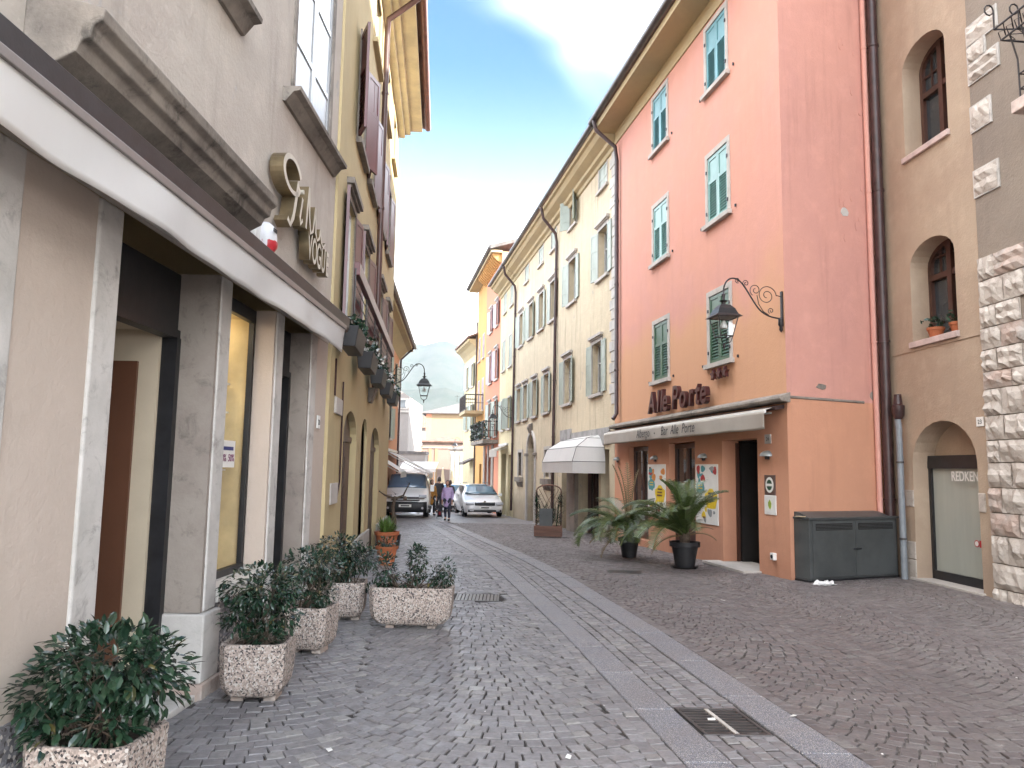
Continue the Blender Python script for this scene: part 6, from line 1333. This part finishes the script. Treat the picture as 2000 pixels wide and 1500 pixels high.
# ================================================================ people
def skin_obj(name, verts, edges, radii, mat, parent, root=0, levels=1):
    me = bpy.data.meshes.new(name); me.from_pydata(verts, edges, []); o = bpy.data.objects.new(name, me); col.objects.link(o); o.parent = parent
    sk = o.modifiers.new('skin', 'SKIN'); sk.use_smooth_shade = True
    for i, r in enumerate(radii):
        d = me.skin_vertices[0].data[i]; d.radius = (r, r) if not isinstance(r, tuple) else r
    me.skin_vertices[0].data[root].use_root = True
    sb = o.modifiers.new('sub', 'SUBSURF'); sb.levels = levels; sb.render_levels = levels; me.materials.append(mat); return o
M_skin = simple('skin', (.42, .24, .17), .55, .1, 8)
def person(x, y, h, rot, label, coat, trousers, hair, stride=.12, bag=None, hood=False, coatlen=.5, armbend=.1):
    s = h/1.7; e = empty('person', (x, y, g(y)), rot, label, 'person'); e.scale = (s, s, s)
    st = stride; hipz = .88
    V = [(0, 0, hipz), (0, 0, 1.08), (0, 0, 1.30), (0, -.01, 1.42), (0, -.02, 1.50),
         (.09, 0, .86), (.10, -st, .48), (.10, -st*.9, .09), (.10, -st*.9-.13, .035), (-.09, 0, .86), (-.10, st, .48), (-.10, st*1.6, .12), (-.10, st*1.6-.12, .04),
         (.17, 0, 1.36), (.22, .03, 1.10), (.22, -armbend, .88), (.22, -armbend-.02, .80), (-.17, 0, 1.36), (-.22, .02, 1.10), (-.22, -armbend*.6, .88), (-.22, -armbend*.6-.02, .80), (0, -.02, 1.60)]
    E = [(0, 1), (1, 2), (2, 3), (3, 4), (0, 5), (5, 6), (6, 7), (7, 8), (0, 9), (9, 10), (10, 11), (11, 12), (2, 13), (13, 14), (14, 15), (15, 16), (2, 17), (17, 18), (18, 19), (19, 20), (4, 21)]
    Rr = [(.14, .11), (.12, .10), (.15, .11), .06, .05, .085, .06, .04, .035, .085, .06, .04, .035, .055, .042, .03, .026, .055, .042, .03, .026, (.075, .095)]
    skin_obj('body', V, E, Rr, M_skin, e)
    skin_obj('trousers', [V[i] for i in (0, 5, 6, 7, 9, 10, 11)], [(0, 1), (1, 2), (2, 3), (0, 4), (4, 5), (5, 6)], [(.15, .12), .10, .078, .058, .10, .078, .058], trousers, e)
    # coat: torso, skirt and sleeves in one mesh
    lo = hipz-coatlen*.55
    skin_obj('coat', [(0, 0, lo), (0, 0, hipz), (0, 0, 1.08), (0, 0, 1.30), (0, -.005, 1.42), V[13], V[14], V[15], V[17], V[18], V[19]], [(0, 1), (1, 2), (2, 3), (3, 4), (3, 5), (5, 6), (6, 7), (3, 8), (8, 9), (9, 10)],
             [(.205, .17), (.19, .16), (.165, .145), (.185, .15), .085, .082, .068, .055, .082, .068, .055], coat, e, root=1)
    for sx, i in ((1, 8), (-1, 12)):
        m = MB(); v = V[i]; m.lathe([(.03, -.03), (.05, 0), (.048, .03), (.02, .05)], 10, (v[0], v[1]+.05, .03)); o = m.build('shoe', M_blk, e, smooth=True); o.scale = (1, 1, 1)
        m = MB(); m.box(v[0]-.045, v[0]+.045, v[1]-.05, v[1]+.17, 0.0, .07); m.build('shoe', M_blk, e, bev=.02)
    # head
    hd = empty('head', (0, -.02, 1.60), 0, parent=e)
    m = MB(); prof = [(.0, -.125), (.045, -.115), (.068, -.07), (.078, 0), (.076, .05), (.055, .10), (.02, .122), (0, .125)]; m.lathe(prof, 16); o = m.build('face', M_skin, hd, smooth=True); o.scale = (1, 1.15, 1)
    m = MB(); m.add([(-.012, -.088, -.03), (.012, -.088, -.03), (0, -.115, -.028), (0, -.088, .02)], [(0, 1, 2), (0, 2, 3), (1, 3, 2), (0, 3, 1)]); m.build('nose', M_skin, hd)
    for sx in (-1, 1):
        m = MB(); m.lathe([(0, -.008), (.009, 0), (0, .008)], 8, (sx*.03, -.082, .01)); m.build('eye', M_dark, hd); m = MB(); m.lathe([(0, -.025), (.014, 0), (0, .025)], 8, (sx*.08, .0, -.01)); m.build('ear', M_skin, hd)
    m = MB(); m.box(-.02, .02, -.088, -.08, -.065, -.055); m.build('mouth', M_red, hd)
    m = MB(); m.lathe([(.09, -.09), (.096, -.02), (.094, .05), (.07, .115), (.03, .143), (0, .148)], 16, (0, .022, .0)); o = m.build('hair', hair, hd, smooth=True); o.scale = (1, 1.1, 1)
    for i in (16, 20):
        hp = Vector(V[i]); m = MB(); m.lathe([(.018, .03), (.03, .0), (.028, -.045), (.02, -.06)], 8, hp)
        hn = m.build('hand', M_skin, e, smooth=True)
        m = MB()
        for f in range(4): m.tube([(hp.x-.024+f*.016, hp.y, hp.z-.05), (hp.x-.024+f*.016, hp.y-.012, hp.z-.085-.006*(f in (1, 2))), (hp.x-.024+f*.016, hp.y-.03, hp.z-.105)], [.008, .0075, .006], 5)
        m.tube([(hp.x, hp.y-.02, hp.z-.01), (hp.x, hp.y-.045, hp.z-.045)], [.009, .007], 5); m.build('fingers', M_skin, hn)
    if bag:
        m = MB(); q = Vector(V[20]); m.box(q.x-.17, q.x+.02, q.y-.07, q.y+.07, q.z-.42, q.z-.13)
        b_ = m.build('bag_body', bag, None, bev=.03); b_.name = 'hand_bag'; b_.parent = None; b_.matrix_world = e.matrix_basis.copy() if False else Matrix.LocRotScale(Vector((x, y, g(y))), e.rotation_euler.to_quaternion(), Vector((s, s, s)))
        tag(b_, 'dark handbag held at the side of the woman in the lilac coat', 'handbag')
    return e
M_lil = simple('lilac_quilted', (.40, .31, .52), .45, .15, 5); 
_t = M_lil.node_tree
M_mus = simple('mustard_wool', (.34, .16, .035), .9, .2, 12); M_nav = simple('black_cloth', (.02, .019, .024), .85, .3, 12); M_hair = simple('dark_hair', (.035, .02, .014), .5, .3, 30); M_jean = simple('dark_jeans', (.03, .035, .06), .8, .25, 14)
person(-2.50, 31, 1.55, R(-4), 'woman in a lilac quilted coat walking towards the camera in mid-street', M_lil, M_jean, M_hair, .10, M_nav, coatlen=.62)
person(-3.70, 36.5, 1.62, R(25), 'person in a mustard coat walking beside the white van', M_mus, M_nav, M_hair, .12, coatlen=.75)
person(-3.68, 40, 1.80, R(178), 'tall person in black clothes walking away beyond the mustard coat', M_nav, M_nav, M_hair, .13, coatlen=.5)
person(-3.30, 42.5, 1.66, R(180), 'second dark-clothed walker seen just over the lilac coat', M_nav, M_jean, M_hair, .10, coatlen=.4)
e = empty('shopping_trolley', (-2.98, 33.0, g(33)), R(10), 'small dark wheeled shopping bag on the paving left of the lilac coat', 'shopping trolley')
m = MB(); m.add([(-.1, -.08, .06), (.1, -.08, .06), (.1, .08, .06), (-.1, .08, .06), (-.075, -.06, .38), (.075, -.06, .38), (.075, .06, .38), (-.075, .06, .38)], [(0, 3, 2, 1), (4, 5, 6, 7), (0, 1, 5, 4), (1, 2, 6, 5), (2, 3, 7, 6), (3, 0, 4, 7)]); m.build('bag', M_nav, e, bev=.02)
m = MB(); m.box(-.05, .05, -.087, -.075, .14, .30); m.build('pocket', M_flowr, e, bev=.004)
for s_ in (-1, 1): m = MB(); m.tube([(s_*.1, .05, .04), (s_*.12, .05, .04)], .04, 12); m.build('wheel', M_tyre, e)
m = MB(); m.tube([(-.05, .07, .3), (-.05, .12, .62), (.05, .12, .62), (.05, .07, .3)], .008, 6); m.build('handle', M_iron, e)

# ================================================================ beyond: awnings, parasols, gable house, square, mountains
def open_awning(name, B, u0, u1, z0, v1, z1, mat, label, val=.22):
    e = empty(name, B.w(u0, 0, z0), B.rz, label, 'awning', 'white awnings at the far end of the street')
    L_ = u1-u0; m = B.mb(); m.add([(0, .02, 0), (L_, .02, 0), (L_, v1, z1-z0), (0, v1, z1-z0), (0, .02, .012), (L_, .02, .012), (L_, v1, z1-z0+.012), (0, v1, z1-z0+.012)], [(0, 3, 2, 1), (4, 5, 6, 7), (0, 1, 5, 4), (1, 2, 6, 5), (2, 3, 7, 6), (3, 0, 4, 7)]); m.build('canopy', mat, e)
    m = B.mb(); m.box(0, L_, v1, v1+.012, z1-z0-val, z1-z0-.0); m.build('valance', mat, e); m = B.mb(); m.box(0, L_, v1-.05, v1-.001, z1-z0-.045, z1-z0-.01); m.build('front_bar', M_wht, e)
    m = B.mb(); m.box(0, L_, .0, .09, .013, .12); m.build('cassette', M_wframe, e)
    for u in (.2, L_-.2): m = B.mb(); m.tube([(u, .04, -.1), (u+.3, v1*.5, (z1-z0)*.5-.1), (u, v1-.02, z1-z0-.06)], .02, 6); m.build('folding_arm', M_wht, e)
open_awning('shop_awning', O, 9.4, 12.5, 2.0, .95, 1.45, M_fabw, 'short cream awning above the white van, against the orange house')
open_awning('shop_awning', O, 13.6, 18.8, 2.3, 1.85, 1.38, M_fabw, 'long bright white awning projecting over the street behind the van')
G = Frame('gable_house', (-8.75, 58), 90, 1, 'pale grey gable house standing end-on past the orange building')   # faces the camera
# end wall facing the camera: u runs to the right
G.o = -1; G.n = Vector((0, -1, 0))
G.e.rotation_euler = (0, 0, 0); G.rz = 0
M_gab = plaster('pale_gable', (.28, .25, .235), (.255, .23, .215), (.35, .3, .27), .4, .6, .2, .3)
wall(G, -6, .95, -1.6, 7.0, [], .2, M_gab, back=9)
m = G.mb(); m.prism([(-6, 7.0), (.95, 7.0), (-2.5, 9.2)], -9, -.001); m.build('gable', M_gab, G.e)
m = G.mb(); m.box(.1, .9, 0, .05, 6.0, 6.85); w_ = m.build('window', M_trim, G.e); m = G.mb(); m.box(.28, .74, .05, .06, 6.1, 6.7); m.build('pane', M_glass, w_)
m = G.mb(); m.box(-.1, 1.05, 0, .12, 5.75, 5.9); m.build('cornice', M_trim, G.e)
m = G.mb(); m.box(-3.5, 2.6, 0, 2.0, 2.6, 2.75); m.box(-3.5, 2.6, .0, 2.0, 2.75, 2.8); m.build('lean_to_roof', M_roofg, G.e); m = G.mb(); m.box(-3.4, 2.5, .1, 1.9, -1.6, 2.6); m.build('lean_to', M_gab, G.e)
aw2 = empty('shop_awning', (-7.2, 50.0, 1.55), 0, 'white awning stretched across below the pale gable wall', 'awning', 'white awnings at the far end of the street')
m = MB(); m.add([(0, 1.8, .45), (2.35, 1.8, .45), (2.35, 0, 0), (0, 0, 0), (0, 1.8, .47), (2.35, 1.8, .47), (2.35, 0, .02), (0, 0, .02)], [(0, 3, 2, 1), (4, 5, 6, 7), (0, 1, 5, 4), (1, 2, 6, 5), (2, 3, 7, 6), (3, 0, 4, 7)]); m.build('canopy', M_fabw, aw2)
m = MB(); m.box(0, 2.35, -.015, 0, -.2, .02); m.build('valance', M_fabw, aw2); m = MB(); [m.tube([(x, .9, -2.6), (x, .9, .25)], .03, 8) for x in (.15, 2.2)]; m.build('support_post', M_wht, aw2)
def house(name, x0, x1, y, z1, dpt, mat, roof, label, rh=1.4, over=.5, extra=None, z0=-1.7):
    e = empty(name, ((x0+x1)/2, y, 0), 0, label, 'building'); hw = (x1-x0)/2
    m = MB(); m.box(-hw, hw, 0, dpt, z0, z1); m.build('wall', mat, e)
    m = MB(); a = hw+over; r_ = max(0, hw-dpt/2)
    m.add([(-a, -over, z1), (a, -over, z1), (a, dpt+over, z1), (-a, dpt+over, z1), (-r_, dpt/2, z1+rh), (r_, dpt/2, z1+rh), (-a, -over, z1-.12), (a, -over, z1-.12), (a, dpt+over, z1-.12), (-a, dpt+over, z1-.12)], [(0, 1, 5, 4), (1, 2, 5), (2, 3, 4, 5), (3, 0, 4), (6, 9, 8, 7), (0, 6, 7, 1), (1, 7, 8, 2), (2, 8, 9, 3), (3, 9, 6, 0)]); m.build('roof', roof, e)
    return e
M_peach = plaster('peach_plaster', (.32, .225, .135), (.30, .21, .13), (.45, .3, .2), .15, .3, .1, .15); M_pale = plaster('pale_pink_plaster', (.28, .20, .17), (.26, .19, .16), (.4, .3, .26), .2, .3, .2, .15)
h1 = house('peach_house', -12.0, -1.0, 108, 9.35, 10, M_peach, M_roofg, 'big sunlit peach house with a low grey roof closing the view', 2.0, .7)
m = MB(); m.box(-5.5, -4.75, -.06, 0, -1.7, 9.2); m.build('coral_corner', M_salm, h1)
m = MB(); m.box(-4.75, 5.5, -.05, 0, 4.95, 5.05); m.build('string_course', M_limer, h1)
for x in (-1.5, 1.5): m = MB(); m.tube([(x, 4, 11.3), (x, 4, 12.3)], .03, 5); m.tube([(x-.35, 4, 12.1), (x+.35, 4, 12.1)], .02, 4); m.build('antenna', M_iron, h1)
h2 = house('kiosk_house', -8.5, -4.6, 74, 4.2, 3.8, M_pale, M_roof, 'low pale pink pavilion with a shallow tiled hip roof before the peach house', .55, .3)
m = MB(); m.box(-2.0, 2.0, -.10, 0, 3.5, 3.6); m.build('cornice', M_limer, h2)
for x in (-1.35, -.75): m = MB(); m.box(x, x+.28, -.05, 0, -1.6, 3.5); m.build('pilaster', M_peach, h2)
h3 = house('red_roof_house', -19, -9.8, 126, 8.2, 9, M_gab, M_roof, 'white house with a broad red tiled roof and a round-headed opening far off', 2.4, .5)
m = MB(); n = 10; m.prism([(1.2*math.cos(math.pi*i/n), 5.2+1.2*math.sin(math.pi*i/n)) for i in range(n+1)], -.05, 0); m.M = None; o = m.build('arched_window', M_glassb, h3); o.location = (1.4, 0, .2)
for x in (3.0, 4.0): m = MB(); m.box(x-.3, x+.3, -.04, 0, 3.6, 4.7); m.build('window', M_glassb, h3)
h4 = house('yellow_gable_house', -12.6, -9.2, 92, 4.3, 5, M_peach, M_roofg, 'small pale yellow house between the gable wall and the pink pavilion', 1.1, .3)
for x in (-1.0, .4): m = MB(); m.box(x-.25, x+.25, -.04, 0, 2.2, 3.2); m.build('window', M_glassb, h4)
h5 = house('white_colonnade_house', -5.2, -2.2, 66, 3.3, 6, M_trim, M_roofg, 'low pale building with tall upright panels at the right of the pavilion', .4, .15)
for k in range(6): m = MB(); m.box(-1.4+k*.38, -1.22+k*.38, -.08, 0, -1.5, 2.9); m.build('upright_panel', M_wht if k % 2 else M_shs, h5)
e = empty('leafy_tree', (-10.6, 80, g(80)), 0, 'low dark green tree crown between the gable wall and the pavilion', 'tree')
m = MB(); m.tube([(0, 0, 0), (.1, 0, 1.6), (0, 0, 2.6)], [.12, .09, .05], 7); m.tube([(.1, 0, 1.6), (.6, 0, 2.7)], [.06, .03], 6); m.tube([(.1, 0, 1.7), (-.6, 0, 2.9)], [.06, .03], 6); m.build('trunk', M_bark, e)
q = MB(); r_ = random.Random(31)
for i in range(1500):
    b = r_.choice([(0, 0, 3.2, 1.1, .8), (.9, 0, 2.9, .8, .6), (-.9, .2, 3.0, .8, .6)]); d = Vector((r_.gauss(0, 1), r_.gauss(0, 1), r_.gauss(0, 1))).normalized()*r_.random()**.4; c = Vector((b[0]+d.x*b[3], b[1]+d.y*b[3], b[2]+d.z*b[4])); a = Vector([r_.uniform(-1, 1) for _ in range(3)]).normalized()*.12; bb = a.cross(Vector([r_.uniform(-1, 1) for _ in range(3)])).normalized()*.08; q.quad(c-a, c-bb, c+a, c+bb)
o = q.build('crown', M_leafy if False else leafm('tree_leaf', (.03, .06, .02), (.07, .11, .035), .5), e, fix=False); o['kind'] = 'stuff'
def parasol(x, y, label, mat):
    e = empty('closed_parasol', (x, y, g(y)), 0, label, 'parasol', 'closed parasols on the square')
    m = MB(); m.tube([(0, 0, 0), (0, 0, 2.75)], .03, 8); m.build('pole', M_wht, e); m = MB(); m.lathe([(.16, 1.05), (.2, 1.25), (.13, 1.9), (.07, 2.5), (.02, 2.7)], 12)
    m.v = [(vx*(1+.18*((i % 2)*2-1)), vy*(1+.18*((i % 2)*2-1)), vz) for i, (vx, vy, vz) in enumerate(m.v)]; m.build('canopy', mat, e); m = MB(); m.lathe([(.3, 0), (.3, .08), (.05, .12)], 12); m.build('base', M_gpl, e)
M_par = fabric('peach_parasol', (.62, .38, .22)); M_par2 = fabric('cream_parasol', (.7, .6, .44))
for x, y, lb, mt in ((-5.35, 54, 'closed peach parasol, leftmost beside the white awning', M_par), (-5.0, 57, 'closed cream parasol before the pink pavilion, behind the walkers', M_par2), (-4.55, 60, 'closed cream parasol nearest the colonnade house', M_par2)): parasol(x, y, lb, mt)
e = empty('hedge_planter', (-3.35, 47.5, g(47.5)), 0, 'grey box planter of grey-green shrubs beyond the parked cars', 'planter')
m = MB(); m.box(-.7, .7, -.2, .2, 0, .4); m.build('trough', M_gpl, e, bev=.01)
q = MB()
for i in range(700):
    c = Vector((r_.uniform(-.7, .7), r_.uniform(-.25, .25), .35+abs(r_.gauss(.15, .22)))); a = Vector([r_.uniform(-1, 1) for _ in range(3)]).normalized()*.06; bb = a.cross(Vector([r_.uniform(-1, 1) for _ in range(3)])).normalized()*.04; q.quad(c-a, c-bb, c+a, c+bb)
o = q.build('foliage', M_leafy, e, fix=False); o['kind'] = 'stuff'
# small white canopy of the bar beside the hotel (bubble shape) and little far awning
e = empty('bubble_canopy', C1.w(2.9, 0, 1.85), C1.rz, 'white domed canopy with ribs over the cream building shop front', 'canopy')
def bubble(B, L0, L1, zt, v1, zb, val, mat):
    n = 4; rings = []
    prof = [(.02, zt), (v1*.45, zt*.86), (v1*.85, zt*.52), (v1, 0.0)]
    inset = [.62, .36, .10, 0]; top = []
    m = B.mb(); pts = []
    for (v, z), k in zip(prof, inset): pts.append([(L0, .0, z), (L0+k*0+.0, v, z), (L1-0, v, z), (L1, .0, z)])
    P_ = []; 
    for (v, z), k in zip(prof, inset): P_ += [(L0+k*1.0, .01, z), (L0+k*1.0, v, z), (L1-k*1.0, v, z), (L1-k*1.0, .01, z)]
    m.add(P_, [(4*i+j, 4*i+j+1, 4*i+j+5, 4*i+j+4) for i in range(3) for j in range(3)]); m.quad((L0, .01, 0), (L0, v1, 0), (L0, v1, val), (L0, .01, val)); m.quad((L0, v1, 0), (L1, v1, 0), (L1, v1, val), (L0, v1, val)); m.quad((L1, .01, 0), (L1, v1, 0), (L1, v1, val), (L1, .01, val))
    o = m.build('cloth', mat, e); s_ = o.modifiers.new('t', 'SOLIDIFY'); s_.thickness = .006
    for (v, z), k in list(zip(prof, inset))[1:]: m = B.mb(); m.tube([(L0+k-.002, .01, z), (L0+k-.002, v+.004, z), (L1-k+.002, v+.004, z), (L1-k+.002, .01, z)], .008, 4); m.build('rib', M_gut, e)
    for x, sg in ((L0, 1), (L1, -1)):
        m = B.mb(); m.tube([(x+sg*inset[i]*1.0, prof[i][0]+.003, prof[i][1]) for i in range(4)], .008, 4); m.build('rib', M_gut, e)
bubble(C1, -2.1, 1.75, .78, .95, 0, -.32, M_fabw)
open_awning('shop_awning', C2, 1.6, 4.0, 2.75, .55, 2.55, M_fab, 'small pinkish cloth awning by the coral house', .35)
# mountains
from mathutils import noise as nz_
def ridge(name, y, prof, depth, seed, mat):
    m = MB(); n = 150; rows = 16; x0, x1 = prof[0][0], prof[-1][0]; pts = []
    for j in range(rows+1):
        t = j/rows
        for i in range(n+1):
            x = x0+(x1-x0)*i/n; zt = interp(prof, x); z = -3+(zt+3)*t**1.15; rough = nz_.fractal(Vector((x*.008+seed, t*3, 0)), 1., 2.1, 5)*18*math.sin(math.pi*min(1, t*1.02))**.5+nz_.noise(Vector((x*.03, seed, 0)))*3*t
            pts.append((x, y-depth*(1-t)+nz_.noise(Vector((x*.01, t*4, seed)))*30*(1-t), z+rough*(.35+.5*(t < .99))))
    W = n+1; m.add(pts, [(j*W+i, j*W+i+1, (j+1)*W+i+1, (j+1)*W+i) for j in range(rows) for i in range(n)])
    # far slope
    b = len(m.v); m.v += [(p[0], y+depth*.6, -3) for p in pts[-W:]]; m.f += [(rows*W+i, rows*W+i+1, b+i+1, b+i) for i in range(n)]; m.mi += [0]*n
    o = m.build(name, mat, None, smooth=True, fix=False); o['kind'] = 'structure'; return o
def mtn(name):
    t = NT(name); f = t.noise(.012, 8, .65); z = t.noise(.05, 6, .7); c = t.mix(t.ramp(f, .4, .6), (.03, .04, .03), (.045, .05, .04)); return t.set(t.mix(t.ramp(z, .5, .7, 0, .5), c, (.06, .065, .05)), .95, z, .15, 2)
M_mt = mtn('wooded_rock')
ridge('mountains', 1900, [(-1500, 330), (-900, 300), (-520, 250), (-330, 315), (-262, 318), (-225, 306), (-170, 322), (-120, 300), (-80, 262), (40, 240), (200, 300), (500, 260), (900, 340), (1500, 280)], 900, 2.3, M_mt)
ridge('foothills', 1150, [(-900, 60), (-400, 120), (-220, 128), (-160, 118), (-100, 122), (-40, 105), (200, 90), (700, 70)], 350, 7.7, M_mt)
# haze: one closed box of air
m = MB(); m.box(-1600, 1600, -45, 2600, -4.5, 352); hm = bpy.data.materials.new('haze_air'); hm.use_nodes = True; hn = hm.node_tree.nodes; hn.clear()
ho = hn.new('ShaderNodeOutputMaterial'); hv = hn.new('ShaderNodeVolumePrincipled'); hv.inputs['Density'].default_value = .00008; hv.inputs['Color'].default_value = (.74, .86, 1, 1); hv.inputs['Anisotropy'].default_value = .1
hm.node_tree.links.new(hv.outputs[0], ho.inputs['Volume']); hb = m.build('haze', hm, None); hb['kind'] = 'stuff'
